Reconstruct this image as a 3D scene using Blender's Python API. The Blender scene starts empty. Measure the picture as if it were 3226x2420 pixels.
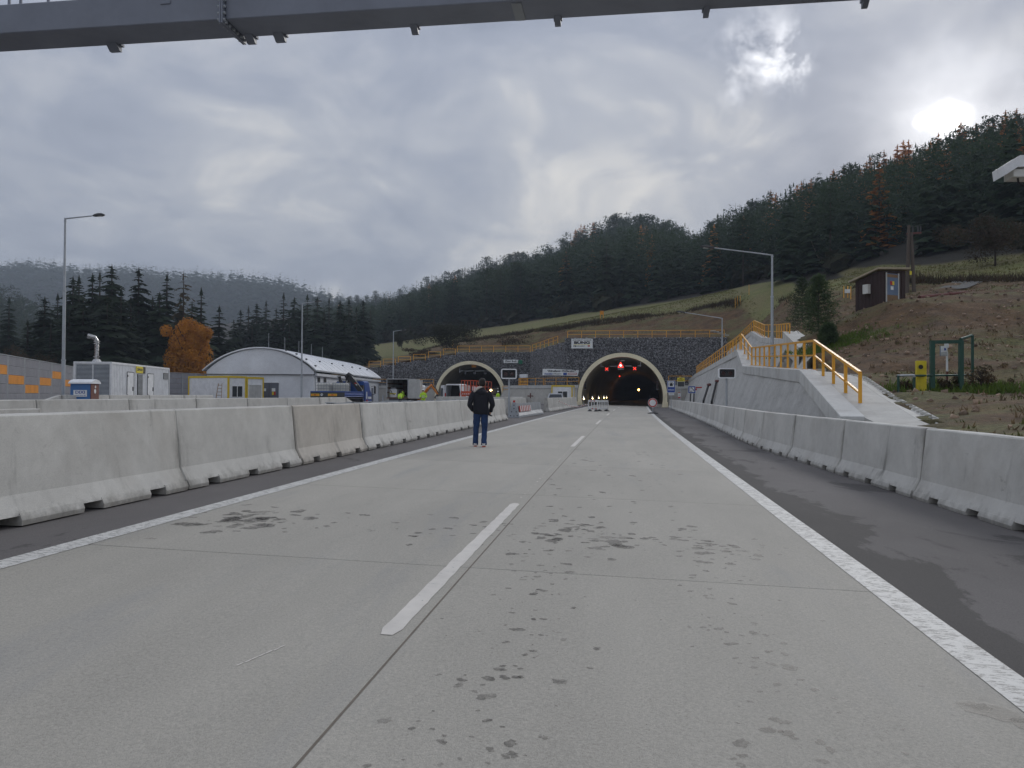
import bpy, bmesh, math, random
import numpy as np
from mathutils import Vector, Matrix
random.seed(7); rng = np.random.default_rng(11)
S = bpy.context.scene
COL = S.collection
# ------------------------------------------------------------------ camera (fitted to road lines, slab joints, lamp posts)
YAW, PITCH, ROLL, F_PX, SLOPE, CAM_H = 0.136324, 0.013610, 0.0048966, 2483.9, 0.02462, 1.5266
K = 3226 / 2212.0
_f = Vector((-math.sin(YAW)*math.cos(PITCH), math.cos(YAW)*math.cos(PITCH), math.sin(PITCH)))
_r = Vector((math.cos(YAW), math.sin(YAW), 0)); _u = _r.cross(_f)
_c, _s = math.cos(ROLL), math.sin(ROLL)
RGT, UPV = _c*_r + _s*_u, -_s*_r + _c*_u
cam = bpy.data.cameras.new('camera'); cam_o = bpy.data.objects.new('camera', cam); COL.objects.link(cam_o)
cam.sensor_width = 36; cam.lens = 36*F_PX/3226; cam.clip_start = .1; cam.clip_end = 9000
cam_o.matrix_world = Matrix((( RGT.x, UPV.x, -_f.x, 0), (RGT.y, UPV.y, -_f.y, 0), (RGT.z, UPV.z, -_f.z, CAM_H), (0, 0, 0, 1)))
S.camera = cam_o
def ray(px, py):
    return _f + (px*K-1613)/F_PX*RGT - (py*K-1210)/F_PX*UPV
def at(px, py, Y):          # photo pixel + distance along the road -> world point
    d = ray(px, py); t = Y/d.y
    return Vector((t*d.x, Y, t*d.z + CAM_H))
def atz(px, py, z):         # photo pixel + known height -> world point
    d = ray(px, py); t = (z-CAM_H)/d.z
    return Vector((t*d.x, t*d.y, z))
# ------------------------------------------------------------------ sky, sun, exposure
S.view_settings.view_transform = 'Standard'; S.view_settings.look = 'None'
S.view_settings.exposure = 0.5; S.view_settings.gamma = 1.0; S.view_settings.use_curve_mapping = False
SUN = ray(2050, 258).normalized()
SUN_EL = math.asin(SUN.z); SUN_AZ = math.atan2(SUN.x, SUN.y)
W = bpy.data.worlds.new('World'); S.world = W; W.use_nodes = True
def build_world():
    nt = W.node_tree; nt.nodes.clear(); N = nt.nodes.new; L = nt.links.new
    out = N('ShaderNodeOutputWorld'); bg = N('ShaderNodeBackground'); bg.inputs[1].default_value = 0.1
    sky = N('ShaderNodeTexSky'); sky.sky_type = 'NISHITA'; sky.sun_disc = False
    sky.sun_elevation = SUN_EL; sky.sun_rotation = SUN_AZ; sky.air_density = 1.0; sky.dust_density = 1.0
    tc = N('ShaderNodeTexCoord'); sep = N('ShaderNodeSeparateXYZ'); L(tc.outputs['Generated'], sep.inputs[0])
    def M(op, a, b=None, clamp=False):
        n = N('ShaderNodeMath'); n.operation = op; n.use_clamp = clamp
        for i, v in enumerate((a, b)):
            if v is None: continue
            if isinstance(v, (int, float)): n.inputs[i].default_value = v
            else: L(v, n.inputs[i])
        return n.outputs[0]
    zc = M('ADD', M('MAXIMUM', sep.outputs[2], 0.0), 0.22)
    u = M('DIVIDE', sep.outputs[0], zc); v = M('DIVIDE', sep.outputs[1], zc)
    cmb = N('ShaderNodeCombineXYZ'); L(u, cmb.inputs[0]); L(v, cmb.inputs[1])
    def noise(vec, sc, det, rough, dist, off, stretch=(1, 1, 1), rot=0):
        mp = N('ShaderNodeMapping'); mp.inputs['Location'].default_value = off; mp.inputs['Scale'].default_value = stretch
        mp.inputs['Rotation'].default_value = (0, 0, rot); L(vec, mp.inputs[0])
        n = N('ShaderNodeTexNoise'); n.inputs['Scale'].default_value = sc; n.inputs['Detail'].default_value = det
        n.inputs['Roughness'].default_value = rough; n.inputs['Distortion'].default_value = dist
        L(mp.outputs[0], n.inputs['Vector']); return n.outputs[0]
    def ramp(fac, stops):
        r = N('ShaderNodeValToRGB'); e = r.color_ramp.elements
        while len(e) < len(stops): e.new(.5)
        for i, (p, c) in enumerate(stops):
            e[i].position = p; e[i].color = (c[0], c[1], c[2], 1) if not isinstance(c, float) else (c, c, c, 1)
        L(fac, r.inputs[0]); return r.outputs[0]
    big = noise(cmb.outputs[0], 1.0, 8, .55, .7, (3.1, 1.7, 0), (1.0, .85, 1), .75)
    fine = noise(cmb.outputs[0], 3.2, 10, .58, .9, (7.3, 2.2, 1), (1.0, .8, 1), .75)
    mixn = M('ADD', M('MULTIPLY', big, .64), M('MULTIPLY', fine, .36))
    cloud = ramp(mixn, [(.36, (.178, .200, .255)), (.46, (.245, .267, .322)), (.545, (.335, .350, .386)), (.66, (.60, .58, .545))])
    # an overcast sky grows brighter towards the zenith
    ov = M('ADD', .92, M('MULTIPLY', M('MAXIMUM', sep.outputs[2], 0.0), .65))
    vm = N('ShaderNodeVectorMath'); vm.operation = 'SCALE'; L(cloud, vm.inputs[0]); L(ov, vm.inputs['Scale']); cloud = vm.outputs[0]
    # brighter, slightly warm band low over the horizon
    low = M('POWER', M('SUBTRACT', 1.0, M('MINIMUM', M('MAXIMUM', sep.outputs[2], 0.0), 1.0), True), 9.0)
    def mixc(fac, a, b, mode='MIX'):
        m = N('ShaderNodeMix'); m.data_type = 'RGBA'; m.blend_type = mode
        if isinstance(fac, (int, float)): m.inputs[0].default_value = fac
        else: L(fac, m.inputs[0])
        for i, v in ((6, a), (7, b)):
            if isinstance(v, tuple): m.inputs[i].default_value = (*v, 1)
            else: L(v, m.inputs[i])
        return m.outputs[2]
    cloud = mixc(M('MULTIPLY', low, .40), cloud, (.47, .47, .475))
    # sun behind the thin cloud: angle-dependent brightening, broken up by the cloud noise
    def blob(d, lo, hi, wob, ns=16):
        nrm = N('ShaderNodeVectorMath'); nrm.operation = 'ADD'
        w3 = N('ShaderNodeTexNoise'); w3.inputs['Scale'].default_value = ns; w3.inputs['Detail'].default_value = 6
        L(tc.outputs['Generated'], w3.inputs['Vector'])
        sc = N('ShaderNodeVectorMath'); sc.operation = 'MULTIPLY_ADD'
        L(w3.outputs[1], sc.inputs[0]); sc.inputs[1].default_value = (wob,)*3; sc.inputs[2].default_value = (-wob/2,)*3
        L(tc.outputs['Generated'], nrm.inputs[0]); L(sc.outputs[0], nrm.inputs[1])
        df = N('ShaderNodeVectorMath'); df.operation = 'DISTANCE'; L(nrm.outputs[0], df.inputs[0]); df.inputs[1].default_value = d
        mr = N('ShaderNodeMapRange'); mr.interpolation_type = 'SMOOTHSTEP'
        mr.inputs[1].default_value = hi; mr.inputs[2].default_value = lo; L(df.outputs['Value'], mr.inputs[0])
        return mr.outputs[0]
    disc = blob(tuple(SUN), .0, .034, .016, 34)
    disc2 = blob(tuple(ray(1993, 262).normalized()), .000, .014, .009, 40)
    halo = M('POWER', blob(tuple(SUN), 0.0, .34, .03), 3.0)
    rag = M('MULTIPLY', M('SUBTRACT', noise(tc.outputs['Generated'], 17, 9, .6, .25, (2.2, 5.1, .7)), .44, True), 7.0)
    gap = M('MULTIPLY', blob(tuple(ray(1645, 118).normalized()), .0, .07, .06, 26), M('MINIMUM', rag, 1.3))
    gap2 = M('MULTIPLY', blob(tuple(ray(1705, 138).normalized()), .0, .042, .05, 38), M('ADD', M('MINIMUM', rag, 1.0), .15))
    add = M('ADD', M('MULTIPLY', M('POWER', disc, 3.0), 4.0), M('MULTIPLY', M('POWER', disc2, 2.0), 1.6))
    add = M('ADD', add, M('MULTIPLY', M('POWER', blob(tuple(SUN), 0.0, .17, .06, 22), 2.6), .60))
    add = M('ADD', add, M('MULTIPLY', M('ADD', gap, gap2), .60))
    halo_c = M('MULTIPLY', halo, M('ADD', M('MULTIPLY', fine, .10), .0))
    add = M('ADD', add, halo_c)
    rgb = N('ShaderNodeCombineColor')
    for i, k in enumerate((1.0, .98, .95)): L(M('MULTIPLY', add, k), rgb.inputs[i])
    cloud = mixc(1.0, cloud, rgb.outputs[0], 'ADD')
    scl = mixc(1.0, cloud, (10., 10., 10.), 'MULTIPLY')
    fin = mixc(.97, sky.outputs[0], scl)
    L(fin, bg.inputs[0]); L(bg.outputs[0], out.inputs[0])
build_world()
sl = bpy.data.lights.new('sun', 'SUN'); sl.energy = 1.5; sl.angle = math.radians(20); sl.color = (1, .975, .94)
so = bpy.data.objects.new('sun', sl); COL.objects.link(so); so.rotation_euler = SUN.to_track_quat('Z', 'Y').to_euler()
S.cycles.max_bounces = 6; S.cycles.diffuse_bounces = 3; S.cycles.glossy_bounces = 2; S.cycles.transmission_bounces = 3
S.cycles.volume_bounces = 0; S.cycles.transparent_max_bounces = 6; S.cycles.use_denoising = True
S.cycles.sample_clamp_indirect = 6; S.cycles.volume_step_rate = 10; S.cycles.volume_max_steps = 64

# ------------------------------------------------------------------ mesh helpers
class MB:
    def __init__(s): s.v = []; s.f = []
    def add(s, vs, fs):
        o = len(s.v); s.v += [tuple(v) for v in vs]; s.f += [tuple(i+o for i in f) for f in fs]; return s
    def box(s, c, d, rz=0.0):
        x, y, z = d[0]/2, d[1]/2, d[2]/2; ca, sa = math.cos(rz), math.sin(rz)
        vs = []
        for k in (-z, z):
            for (i, j) in ((-x, -y), (x, -y), (x, y), (-x, y)):
                vs.append((c[0]+i*ca-j*sa, c[1]+i*sa+j*ca, c[2]+k))
        return s.add(vs, [(3, 2, 1, 0), (4, 5, 6, 7), (0, 1, 5, 4), (1, 2, 6, 5), (2, 3, 7, 6), (3, 0, 4, 7)])
    def b(s, x0, x1, y0, y1, z0, z1):
        return s.box(((x0+x1)/2, (y0+y1)/2, (z0+z1)/2), (abs(x1-x0), abs(y1-y0), abs(z1-z0)))
    def beam(s, p, q, w, h, up=(0, 0, 1)):
        p, q = Vector(p), Vector(q); d = (q-p).normalized(); up = Vector(up)
        if abs(d.dot(up)) > .98: up = Vector((0, 1, 0))
        a = d.cross(up).normalized()*w/2; b2 = a.cross(d).normalized()*h/2
        vs = [p-a-b2, p+a-b2, p+a+b2, p-a+b2, q-a-b2, q+a-b2, q+a+b2, q-a+b2]
        return s.add(vs, [(0, 1, 2, 3), (7, 6, 5, 4), (0, 4, 5, 1), (1, 5, 6, 2), (2, 6, 7, 3), (3, 7, 4, 0)])
    def tube(s, p, q, r0, r1=None, n=8, cap=True):
        return s.path([p, q], [r0, r0 if r1 is None else r1], n, cap)
    def path(s, pts, rs, n=8, cap=True):
        pts = [Vector(p) for p in pts]
        if not isinstance(rs, (list, tuple)): rs = [rs]*len(pts)
        o = len(s.v)
        t0 = (pts[1]-pts[0]).normalized()
        ref = Vector((0, 0, 1)) if abs(t0.z) < .9 else Vector((1, 0, 0))
        a = t0.cross(ref).normalized()
        for i, p in enumerate(pts):
            t = (pts[min(i+1, len(pts)-1)]-pts[max(i-1, 0)]).normalized()
            a = (a - t*a.dot(t)).normalized(); b2 = t.cross(a)
            for k in range(n):
                an = 2*math.pi*k/n; s.v.append(tuple(p + (a*math.cos(an)+b2*math.sin(an))*rs[i]))
        for i in range(len(pts)-1):
            for k in range(n):
                k2 = (k+1) % n; s.f.append((o+i*n+k, o+i*n+k2, o+(i+1)*n+k2, o+(i+1)*n+k))
        if cap:
            s.f.append(tuple(o+k for k in reversed(range(n)))); e = o+(len(pts)-1)*n; s.f.append(tuple(e+k for k in range(n)))
        return s
    def loft(s, rings, cap=True, closed=True):
        o = len(s.v); n = len(rings[0])
        for r in rings: s.v += [tuple(p) for p in r]
        for i in range(len(rings)-1):
            for k in range(n if closed else n-1):
                k2 = (k+1) % n; s.f.append((o+i*n+k, o+i*n+k2, o+(i+1)*n+k2, o+(i+1)*n+k))
        if cap and closed:
            s.f.append(tuple(o+k for k in reversed(range(n)))); e = o+(len(rings)-1)*n; s.f.append(tuple(e+k for k in range(n)))
        return s
    def prism(s, poly, axis, a0, a1):   # poly in the two other axes
        def mk(p, a):
            return (a, p[0], p[1]) if axis == 'x' else ((p[0], a, p[1]) if axis == 'y' else (p[0], p[1], a))
        return s.loft([[mk(p, a0) for p in poly], [mk(p, a1) for p in poly]])
    def quad(s, a, b, c, d): return s.add([a, b, c, d], [(0, 1, 2, 3)])
    def disc(s, c, nrm, r, n=16, r_in=0):
        nrm = Vector(nrm).normalized(); ref = Vector((0, 0, 1)) if abs(nrm.z) < .9 else Vector((1, 0, 0))
        a = ref.cross(nrm).normalized(); b2 = nrm.cross(a); c = Vector(c)
        ring = lambda R: [c+(a*math.cos(2*math.pi*k/n)+b2*math.sin(2*math.pi*k/n))*R for k in range(n)]
        if r_in <= 0: return s.add(ring(r), [tuple(range(n))])
        o, i = ring(r), ring(r_in)
        return s.add(o+i, [(k, (k+1) % n, n+(k+1) % n, n+k) for k in range(n)])
    def mesh(s, name, mat=None, smooth=False):
        m = bpy.data.meshes.new(name); m.from_pydata(s.v, [], s.f); m.update()
        if mat: m.materials.append(mat)
        if smooth is not False:
            m.polygons.foreach_set('use_smooth', [True]*len(m.polygons))
            if smooth is not True: m.set_sharp_from_angle(angle=math.radians(smooth))
        return m
    def build(s, name, mat=None, parent=None, smooth=False, bevel=0, world=False):
        m = s.mesh(name, mat, smooth)
        if bevel:
            bm = bmesh.new(); bm.from_mesh(m)
            es = [e for e in bm.edges if len(e.link_faces) == 2 and e.calc_face_angle(0) > .5]
            bmesh.ops.bevel(bm, geom=es, offset=bevel, segments=1, affect='EDGES', clamp_overlap=True)
            bm.to_mesh(m); bm.free()
        return link(name, m, parent, world)
MATW = {}
def link(name, data, parent=None, world=False):
    o = bpy.data.objects.new(name, data); COL.objects.link(o)
    if parent is not None:
        o.parent = parent
        if world: o.matrix_parent_inverse = full_matrix(parent).inverted()
    return o
def full_matrix(o):
    m = Matrix.LocRotScale(o.location, o.rotation_euler, o.scale)
    if o.parent is not None: m = full_matrix(o.parent) @ o.matrix_parent_inverse @ m
    return m
def tag(o, label=None, cat=None, group=None, kind=None):
    if label: o['label'] = label
    if cat: o['category'] = cat
    if group: o['group'] = group
    if kind: o['kind'] = kind
    return o
def thing(name, label, cat, loc=(0, 0, 0), rz=0.0, group=None):
    o = bpy.data.objects.new(name, None); COL.objects.link(o); o.empty_display_size = .1
    o.location = loc; o.rotation_euler = (0, 0, rz)
    return tag(o, label, cat, group)
def copy_tree(o, parent=None):
    c = o.copy(); COL.objects.link(c)
    if parent is not None: c.parent = parent
    for ch in o.children: copy_tree(ch, c)
    return c
def np_mesh(name, V, Fc, mat=None, smooth=False):
    """V (n,3), Fc (m,k) all same k"""
    V = np.ascontiguousarray(V, np.float32); Fc = np.ascontiguousarray(Fc, np.int32)
    m = bpy.data.meshes.new(name); k = Fc.shape[1]
    m.vertices.add(len(V)); m.vertices.foreach_set('co', V.ravel())
    m.loops.add(Fc.size); m.loops.foreach_set('vertex_index', Fc.ravel())
    m.polygons.add(len(Fc)); m.polygons.foreach_set('loop_start', np.arange(0, Fc.size, k, dtype=np.int32))
    if smooth: m.polygons.foreach_set('use_smooth', np.ones(len(Fc), bool))
    m.update(calc_edges=True)
    if mat: m.materials.append(mat)
    return m
def np_color(m, name, cols):   # per-vertex colour
    a = m.color_attributes.new(name, 'FLOAT_COLOR', 'POINT')
    c = np.ones((len(cols), 4), np.float32); c[:, :3] = cols; a.data.foreach_set('color', c.ravel())

# ------------------------------------------------------------------ materials
class G:
    """tiny node-graph helper"""
    def __init__(s, name):
        s.m = bpy.data.materials.new(name); s.m.use_nodes = True; s.nt = s.m.node_tree
        s.bsdf = s.nt.nodes['Principled BSDF']; s.out = s.nt.nodes['Material Output']
        s.N = s.nt.nodes.new; s.L = s.nt.links.new
    def geo(s): return s.N('ShaderNodeNewGeometry').outputs['Position']
    def objc(s, jitter=True):
        tc = s.N('ShaderNodeTexCoord')
        if not jitter: return tc.outputs['Object']
        oi = s.N('ShaderNodeObjectInfo'); va = s.N('ShaderNodeVectorMath'); va.operation = 'MULTIPLY_ADD'
        cb = s.N('ShaderNodeCombineXYZ')
        for i in range(3): s.L(oi.outputs['Random'], cb.inputs[i])
        s.L(cb.outputs[0], va.inputs[0]); va.inputs[1].default_value = (37, 53, 71); s.L(tc.outputs['Object'], va.inputs[2])
        return va.outputs[0]
    def rnd(s): return s.N('ShaderNodeObjectInfo').outputs['Random']
    def noise(s, vec, scale, det=4, rough=.55, stretch=None, dist=0.0, off=None):
        if stretch or off:
            mp = s.N('ShaderNodeMapping'); s.L(vec, mp.inputs[0]); vec = mp.outputs[0]
            if stretch: mp.inputs['Scale'].default_value = stretch
            if off: mp.inputs['Location'].default_value = off
        n = s.N('ShaderNodeTexNoise'); n.inputs['Scale'].default_value = scale; n.inputs['Detail'].default_value = det
        n.inputs['Roughness'].default_value = rough; n.inputs['Distortion'].default_value = dist
        s.L(vec, n.inputs['Vector']); return n.outputs[0]
    def vor(s, vec, scale, out=0, feat='F1', rnd=1.0):
        n = s.N('ShaderNodeTexVoronoi'); n.feature = feat; n.inputs['Scale'].default_value = scale
        n.inputs['Randomness'].default_value = rnd; s.L(vec, n.inputs['Vector']); return n.outputs[out]
    def mr(s, v, a, b, c=0.0, d=1.0):
        n = s.N('ShaderNodeMapRange'); n.inputs[1].default_value = a; n.inputs[2].default_value = b
        n.inputs[3].default_value = c; n.inputs[4].default_value = d; s.L(v, n.inputs[0]); return n.outputs[0]
    def math(s, op, a, b=None, clamp=False):
        n = s.N('ShaderNodeMath'); n.operation = op; n.use_clamp = clamp
        for i, v in enumerate((a, b)):
            if v is None: continue
            if isinstance(v, (int, float)): n.inputs[i].default_value = v
            else: s.L(v, n.inputs[i])
        return n.outputs[0]
    def mix(s, fac, a, b, mode='MIX'):
        n = s.N('ShaderNodeMix'); n.data_type = 'RGBA'; n.blend_type = mode
        if isinstance(fac, (int, float)): n.inputs[0].default_value = fac
        else: s.L(fac, n.inputs[0])
        for i, v in ((6, a), (7, b)):
            if isinstance(v, tuple): n.inputs[i].default_value = (*v[:3], 1)
            else: s.L(v, n.inputs[i])
        return n.outputs[2]
    def scale(s, col, fac):   # colour * scalar
        n = s.N('ShaderNodeVectorMath'); n.operation = 'SCALE'
        if isinstance(col, tuple): n.inputs[0].default_value = col[:3]
        else: s.L(col, n.inputs[0])
        s.L(fac, n.inputs['Scale']); return n.outputs[0]
    def sep(s, v): 
        n = s.N('ShaderNodeSeparateXYZ'); s.L(v, n.inputs[0]); return n.outputs
    def attr(s, name):
        n = s.N('ShaderNodeAttribute'); n.attribute_name = name; return n.outputs['Color']
    def fin(s, col, rough=.6, bump=None, bs=.3, bd=.02, metal=0.0, spec=None):
        if isinstance(col, tuple): s.bsdf.inputs['Base Color'].default_value = (*col[:3], 1)
        else: s.L(col, s.bsdf.inputs['Base Color'])
        if isinstance(rough, (int, float)): s.bsdf.inputs['Roughness'].default_value = rough
        else: s.L(rough, s.bsdf.inputs['Roughness'])
        s.bsdf.inputs['Metallic'].default_value = metal
        if spec is not None: s.bsdf.inputs['Specular IOR Level'].default_value = spec
        if bump is not None:
            b = s.N('ShaderNodeBump'); b.inputs['Strength'].default_value = bs; b.inputs['Distance'].default_value = bd
            s.L(bump, b.inputs['Height']); s.L(b.outputs[0], s.bsdf.inputs['Normal'])
        return s.m
def paint(name, col, rough=.45, metal=0.0, var=.14, sc=2.0, dirt=.25, bs=.08):
    """coated / plain surface with uneven tone, grime and faint relief"""
    g = G(name); v = g.objc()
    n1 = g.noise(v, sc, 5, .6); n2 = g.noise(v, sc*9, 4, .6)
    f = g.math('ADD', g.mr(n1, .3, .7, 1-var, 1+var*.6), g.mr(n2, .3, .7, -var*.4, var*.3))
    c = g.scale(col, f)
    gr = g.mr(g.noise(v, sc*1.7, 6, .65, (1, 1, .35), .3, (5, 3, 9)), .52, .72)
    c = g.mix(g.math('MULTIPLY', gr, dirt), c, (.10, .085, .07))
    return g.fin(c, g.mr(n2, .3, .7, max(.05, rough-.1), min(1, rough+.15)), n2, bs, .01, metal)
def emis(name, col, st):
    g = G(name); g.fin((0.02, 0.02, 0.02), .4)
    g.bsdf.inputs['Emission Color'].default_value = (*col, 1); g.bsdf.inputs['Emission Strength'].default_value = st
    return g.m
def plain_concrete(name, col, streak=.5, foot=False, speck=.08, warm=(.30, .24, .17), sc=1.0, bs=.35):
    g = G(name); v = g.objc()
    n1 = g.noise(v, .9*sc, 6, .6); n2 = g.noise(v, 6*sc, 6, .62); n3 = g.noise(v, 70*sc, 3, .6)
    rv = g.mr(g.rnd(), 0, 1, .93, 1.06)
    f = g.math('MULTIPLY', g.math('ADD', g.mr(n1, .3, .7, .88, 1.1), g.math('ADD', g.mr(n2, .3, .7, -.06, .06), g.mr(n3, .3, .7, -speck, speck))), rv)
    c = g.scale(col, f)
    wm = g.mr(g.noise(v, .55*sc, 5, .6, None, .4, (9, 1, 4)), .52, .72, 0, .55)
    c = g.mix(wm, c, g.scale(c, g.math('ADD', .78, 0.0)))
    c = g.mix(g.math('MULTIPLY', wm, .35), c, warm)
    st = g.mr(g.noise(v, 2.6*sc, 6, .68, (1, 1, .16), .25, (2, 8, 3)), .57, .70)
    st = g.math('MULTIPLY', st, g.mr(g.noise(v, 1.1*sc, 3, .5, None, 0, (4, 4, 4)), .45, .6))
    c = g.mix(g.math('MULTIPLY', st, streak), c, (.13, .125, .11))
    if foot:      # road splash on the foot, grime running down the joints
        q = g.sep(g.objc(False)); fd = g.mr(g.math('ADD', q[2], g.mr(g.noise(v, 5, 5, .7), .3, .7, -.09, .09)), .0, .15, .6, 0)
        c = g.mix(fd, c, (.16, .15, .13))
        ends = g.math('MULTIPLY', g.mr(g.math('ABSOLUTE', g.math('SUBTRACT', q[1], 2.01)), 1.72, 2.0), g.mr(g.noise(v, 3, 5, .7, (1, 1, .3)), .42, .62))
        c = g.mix(g.math('MULTIPLY', ends, .6), c, (.15, .14, .12))
        sc_ = g.math('MULTIPLY', g.mr(g.noise(v, 3.4, 6, .75, (1, .55, 1.6), .6, (6, 2, 1)), .63, .70), .45)
        c = g.mix(sc_, c, (.22, .21, .19))
    pits = g.mr(g.vor(v, 26*sc), .0, .13, 0.0, 1.0)
    return g.fin(c, .82, g.math('ADD', g.math('MULTIPLY', n3, .5), g.math('MULTIPLY', pits, .35)), bs, .006)
def leafy(name, c1, c2, rough=.7, trans=.4):
    g = G(name); v = g.objc()
    n = g.noise(v, 1.1, 4, .6); n2 = g.noise(v, .23, 3, .6)
    c = g.mix(g.mr(n, .35, .65), c1, c2)
    f = g.math('MULTIPLY', g.mr(n2, .3, .7, .7, 1.25), g.mr(g.rnd(), 0, 1, .75, 1.25))
    c = g.scale(c, f); m = g.fin(c, rough, spec=.15)
    tl = g.N('ShaderNodeBsdfTranslucent'); mx = g.N('ShaderNodeMixShader'); mx.inputs[0].default_value = trans; g.L(c, tl.inputs[0])
    g.L(g.bsdf.outputs[0], mx.inputs[1]); g.L(tl.outputs[0], mx.inputs[2]); g.L(mx.outputs[0], g.out.inputs[0]); return m
M = {}
M['yellow'] = paint('railing_yellow', (.80, .39, .035), .45, dirt=.10)
M['yellow2'] = paint('cabin_yellow', (.72, .52, .03), .45, dirt=.15)
M['white'] = paint('white_paint', (.80, .815, .83), .5, dirt=.12)
M['offwhite'] = paint('offwhite_plastic', (.66, .66, .62), .5, dirt=.25)
M['galv'] = paint('galvanised_steel', (.42, .45, .48), .5, .35, dirt=.1)
M['galv_dull'] = paint('dull_galvanised', (.33, .35, .37), .6, .15, dirt=.2)
M['gantry'] = paint('gantry_grey_paint', (.21, .23, .28), .5, dirt=.12, sc=1.2)
M['dark'] = paint('dark_grey', (.05, .052, .055), .5)
M['black'] = paint('black_rubber', (.018, .018, .02), .6, dirt=.15)
M['blue'] = paint('truck_blue', (.018, .075, .30), .32, dirt=.15)
M['signblue'] = paint('sign_blue', (.012, .06, .33), .45, dirt=.03)
M['signwhite'] = paint('sign_white', (.78, .80, .80), .45, dirt=.04)
M['red'] = paint('red_paint', (.50, .035, .025), .45, dirt=.1)
M['orange'] = paint('machine_orange', (.72, .23, .02), .42, dirt=.2)
M['liftred'] = paint('lift_red', (.58, .085, .03), .45, dirt=.2)
M['signyellow'] = paint('sign_yellow', (.80, .66, .03), .45, dirt=.05)
M['signgreen'] = paint('sign_green', (.02, .28, .15), .45, dirt=.05)
M['hivis'] = paint('hi_vis_yellow', (.52, .82, .04), .7, dirt=.1)
M['hivis'].node_tree.nodes['Principled BSDF'].inputs['Emission Strength'].default_value = 0
M['reflect'] = paint('reflective_tape', (.62, .64, .64), .4)
M['darkred'] = paint('rust_red_paint', (.13, .032, .025), .6, dirt=.3)
M['brownboard'] = paint('dark_brown_boards', (.040, .022, .020), .75, dirt=.15)
M['wood'] = paint('weathered_wood', (.24, .15, .08), .75, dirt=.3)
M['greywood'] = paint('pole_timber', (.10, .08, .065), .85, dirt=.2)
M['green'] = paint('dark_green_paint', (.012, .065, .045), .5, dirt=.35)
M['yellowpost'] = paint('weathered_yellow', (.62, .50, .02), .6, dirt=.45, sc=4)
M['hall'] = paint('hall_render', (.70, .72, .755), .75, dirt=.05, sc=.3)
M['hallroof'] = paint('hall_roof_sheet', (.76, .78, .81), .45, .05, dirt=.08, sc=.4)
M['greypanel'] = paint('noise_panel_grey', (.25, .255, .285), .65, dirt=.15, sc=1)
M['orangepanel'] = paint('noise_panel_orange', (.72, .28, .015), .6, dirt=.12, sc=1)
M['toiletblue'] = paint('toilet_blue', (.05, .16, .38), .5, dirt=.2)
M['toiletbrown'] = paint('toilet_brown', (.16, .045, .025), .55, dirt=.2)
M['cream'] = paint('portal_cream', (.84, .76, .54), .7, dirt=.10, sc=.6)
M['lining'] = paint('tunnel_lining', (.42, .37, .27), .8, dirt=.3, sc=.4)
M['doorgrey'] = paint('door_grey', (.13, .14, .17), .5, dirt=.1)
M['glass'] = paint('dark_glass', (.03, .035, .04), .12, dirt=.05)
M['steel'] = paint('stainless_steel', (.5, .5, .5), .25, .9, dirt=.15)
M['skin'] = paint('skin', (.45, .24, .16), .6, dirt=.05)
M['hair'] = paint('dark_hair', (.018, .014, .012), .75)
M['jacket'] = paint('navy_jacket', (.010, .011, .018), .85, dirt=.0, sc=5)
M['jeans'] = paint('blue_jeans', (.018, .045, .13), .9, dirt=.0, sc=7, var=.3)
M['lining_light'] = paint('hood_lining', (.55, .50, .46), .9)
M['shoewhite'] = paint('shoe_white', (.62, .60, .58), .7)
M['shoered'] = paint('shoe_red', (.42, .07, .03), .7)
M['plasticwhite'] = paint('barrier_plastic', (.66, .67, .67), .5, dirt=.25)
M['silver'] = paint('car_silver', (.42, .44, .46), .32, .6, dirt=.15)
M['ibc'] = paint('ibc_plastic', (.62, .62, .58), .45, dirt=.2)
M['tarp'] = paint('grey_panel', (.50, .50, .48), .6, dirt=.2)
M['truckwood'] = paint('box_interior', (.15, .075, .04), .7, dirt=.3)
M['doorblue'] = paint('door_blue', (.14, .20, .30), .6, dirt=.3)
M['rooffelt'] = paint('roof_trim', (.42, .36, .25), .7, dirt=.2)
M['seal'] = paint('joint_sealant', (.17, .145, .115), .8, dirt=.5, sc=6)
M['text'] = paint('black_print', (.02, .02, .022), .6, dirt=.0)
M['bark'] = paint('bark', (.055, .042, .032), .9, dirt=.0, sc=3)
M['birch'] = paint('birch_bark', (.34, .32, .29), .85, dirt=.3)
M['barrier'] = plain_concrete('barrier_concrete', (.58, .568, .53), streak=.65, foot=True)
M['barrier_brown'] = plain_concrete('barrier_concrete_stained', (.52, .485, .43), streak=.7, foot=True, warm=(.26, .18, .11))
M['capconc'] = plain_concrete('cap_concrete', (.55, .55, .53), streak=.35)
M['apron'] = plain_concrete('apron_concrete', (.52, .51, .475), streak=.25)
M['plinth'] = plain_concrete('plinth_concrete', (.42, .405, .37), streak=.5)
M['lampred'] = emis('red_signal', (1, .05, .03), 2.2)
M['lampwarm'] = emis('warm_lamp', (1, .72, .32), 8)
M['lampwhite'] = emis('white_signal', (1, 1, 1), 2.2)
M['lamporange'] = emis('orange_beacon', (1, .45, .1), 14)
M['lensdark'] = paint('dark_red_lens', (.045, .012, .012), .2)
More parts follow.
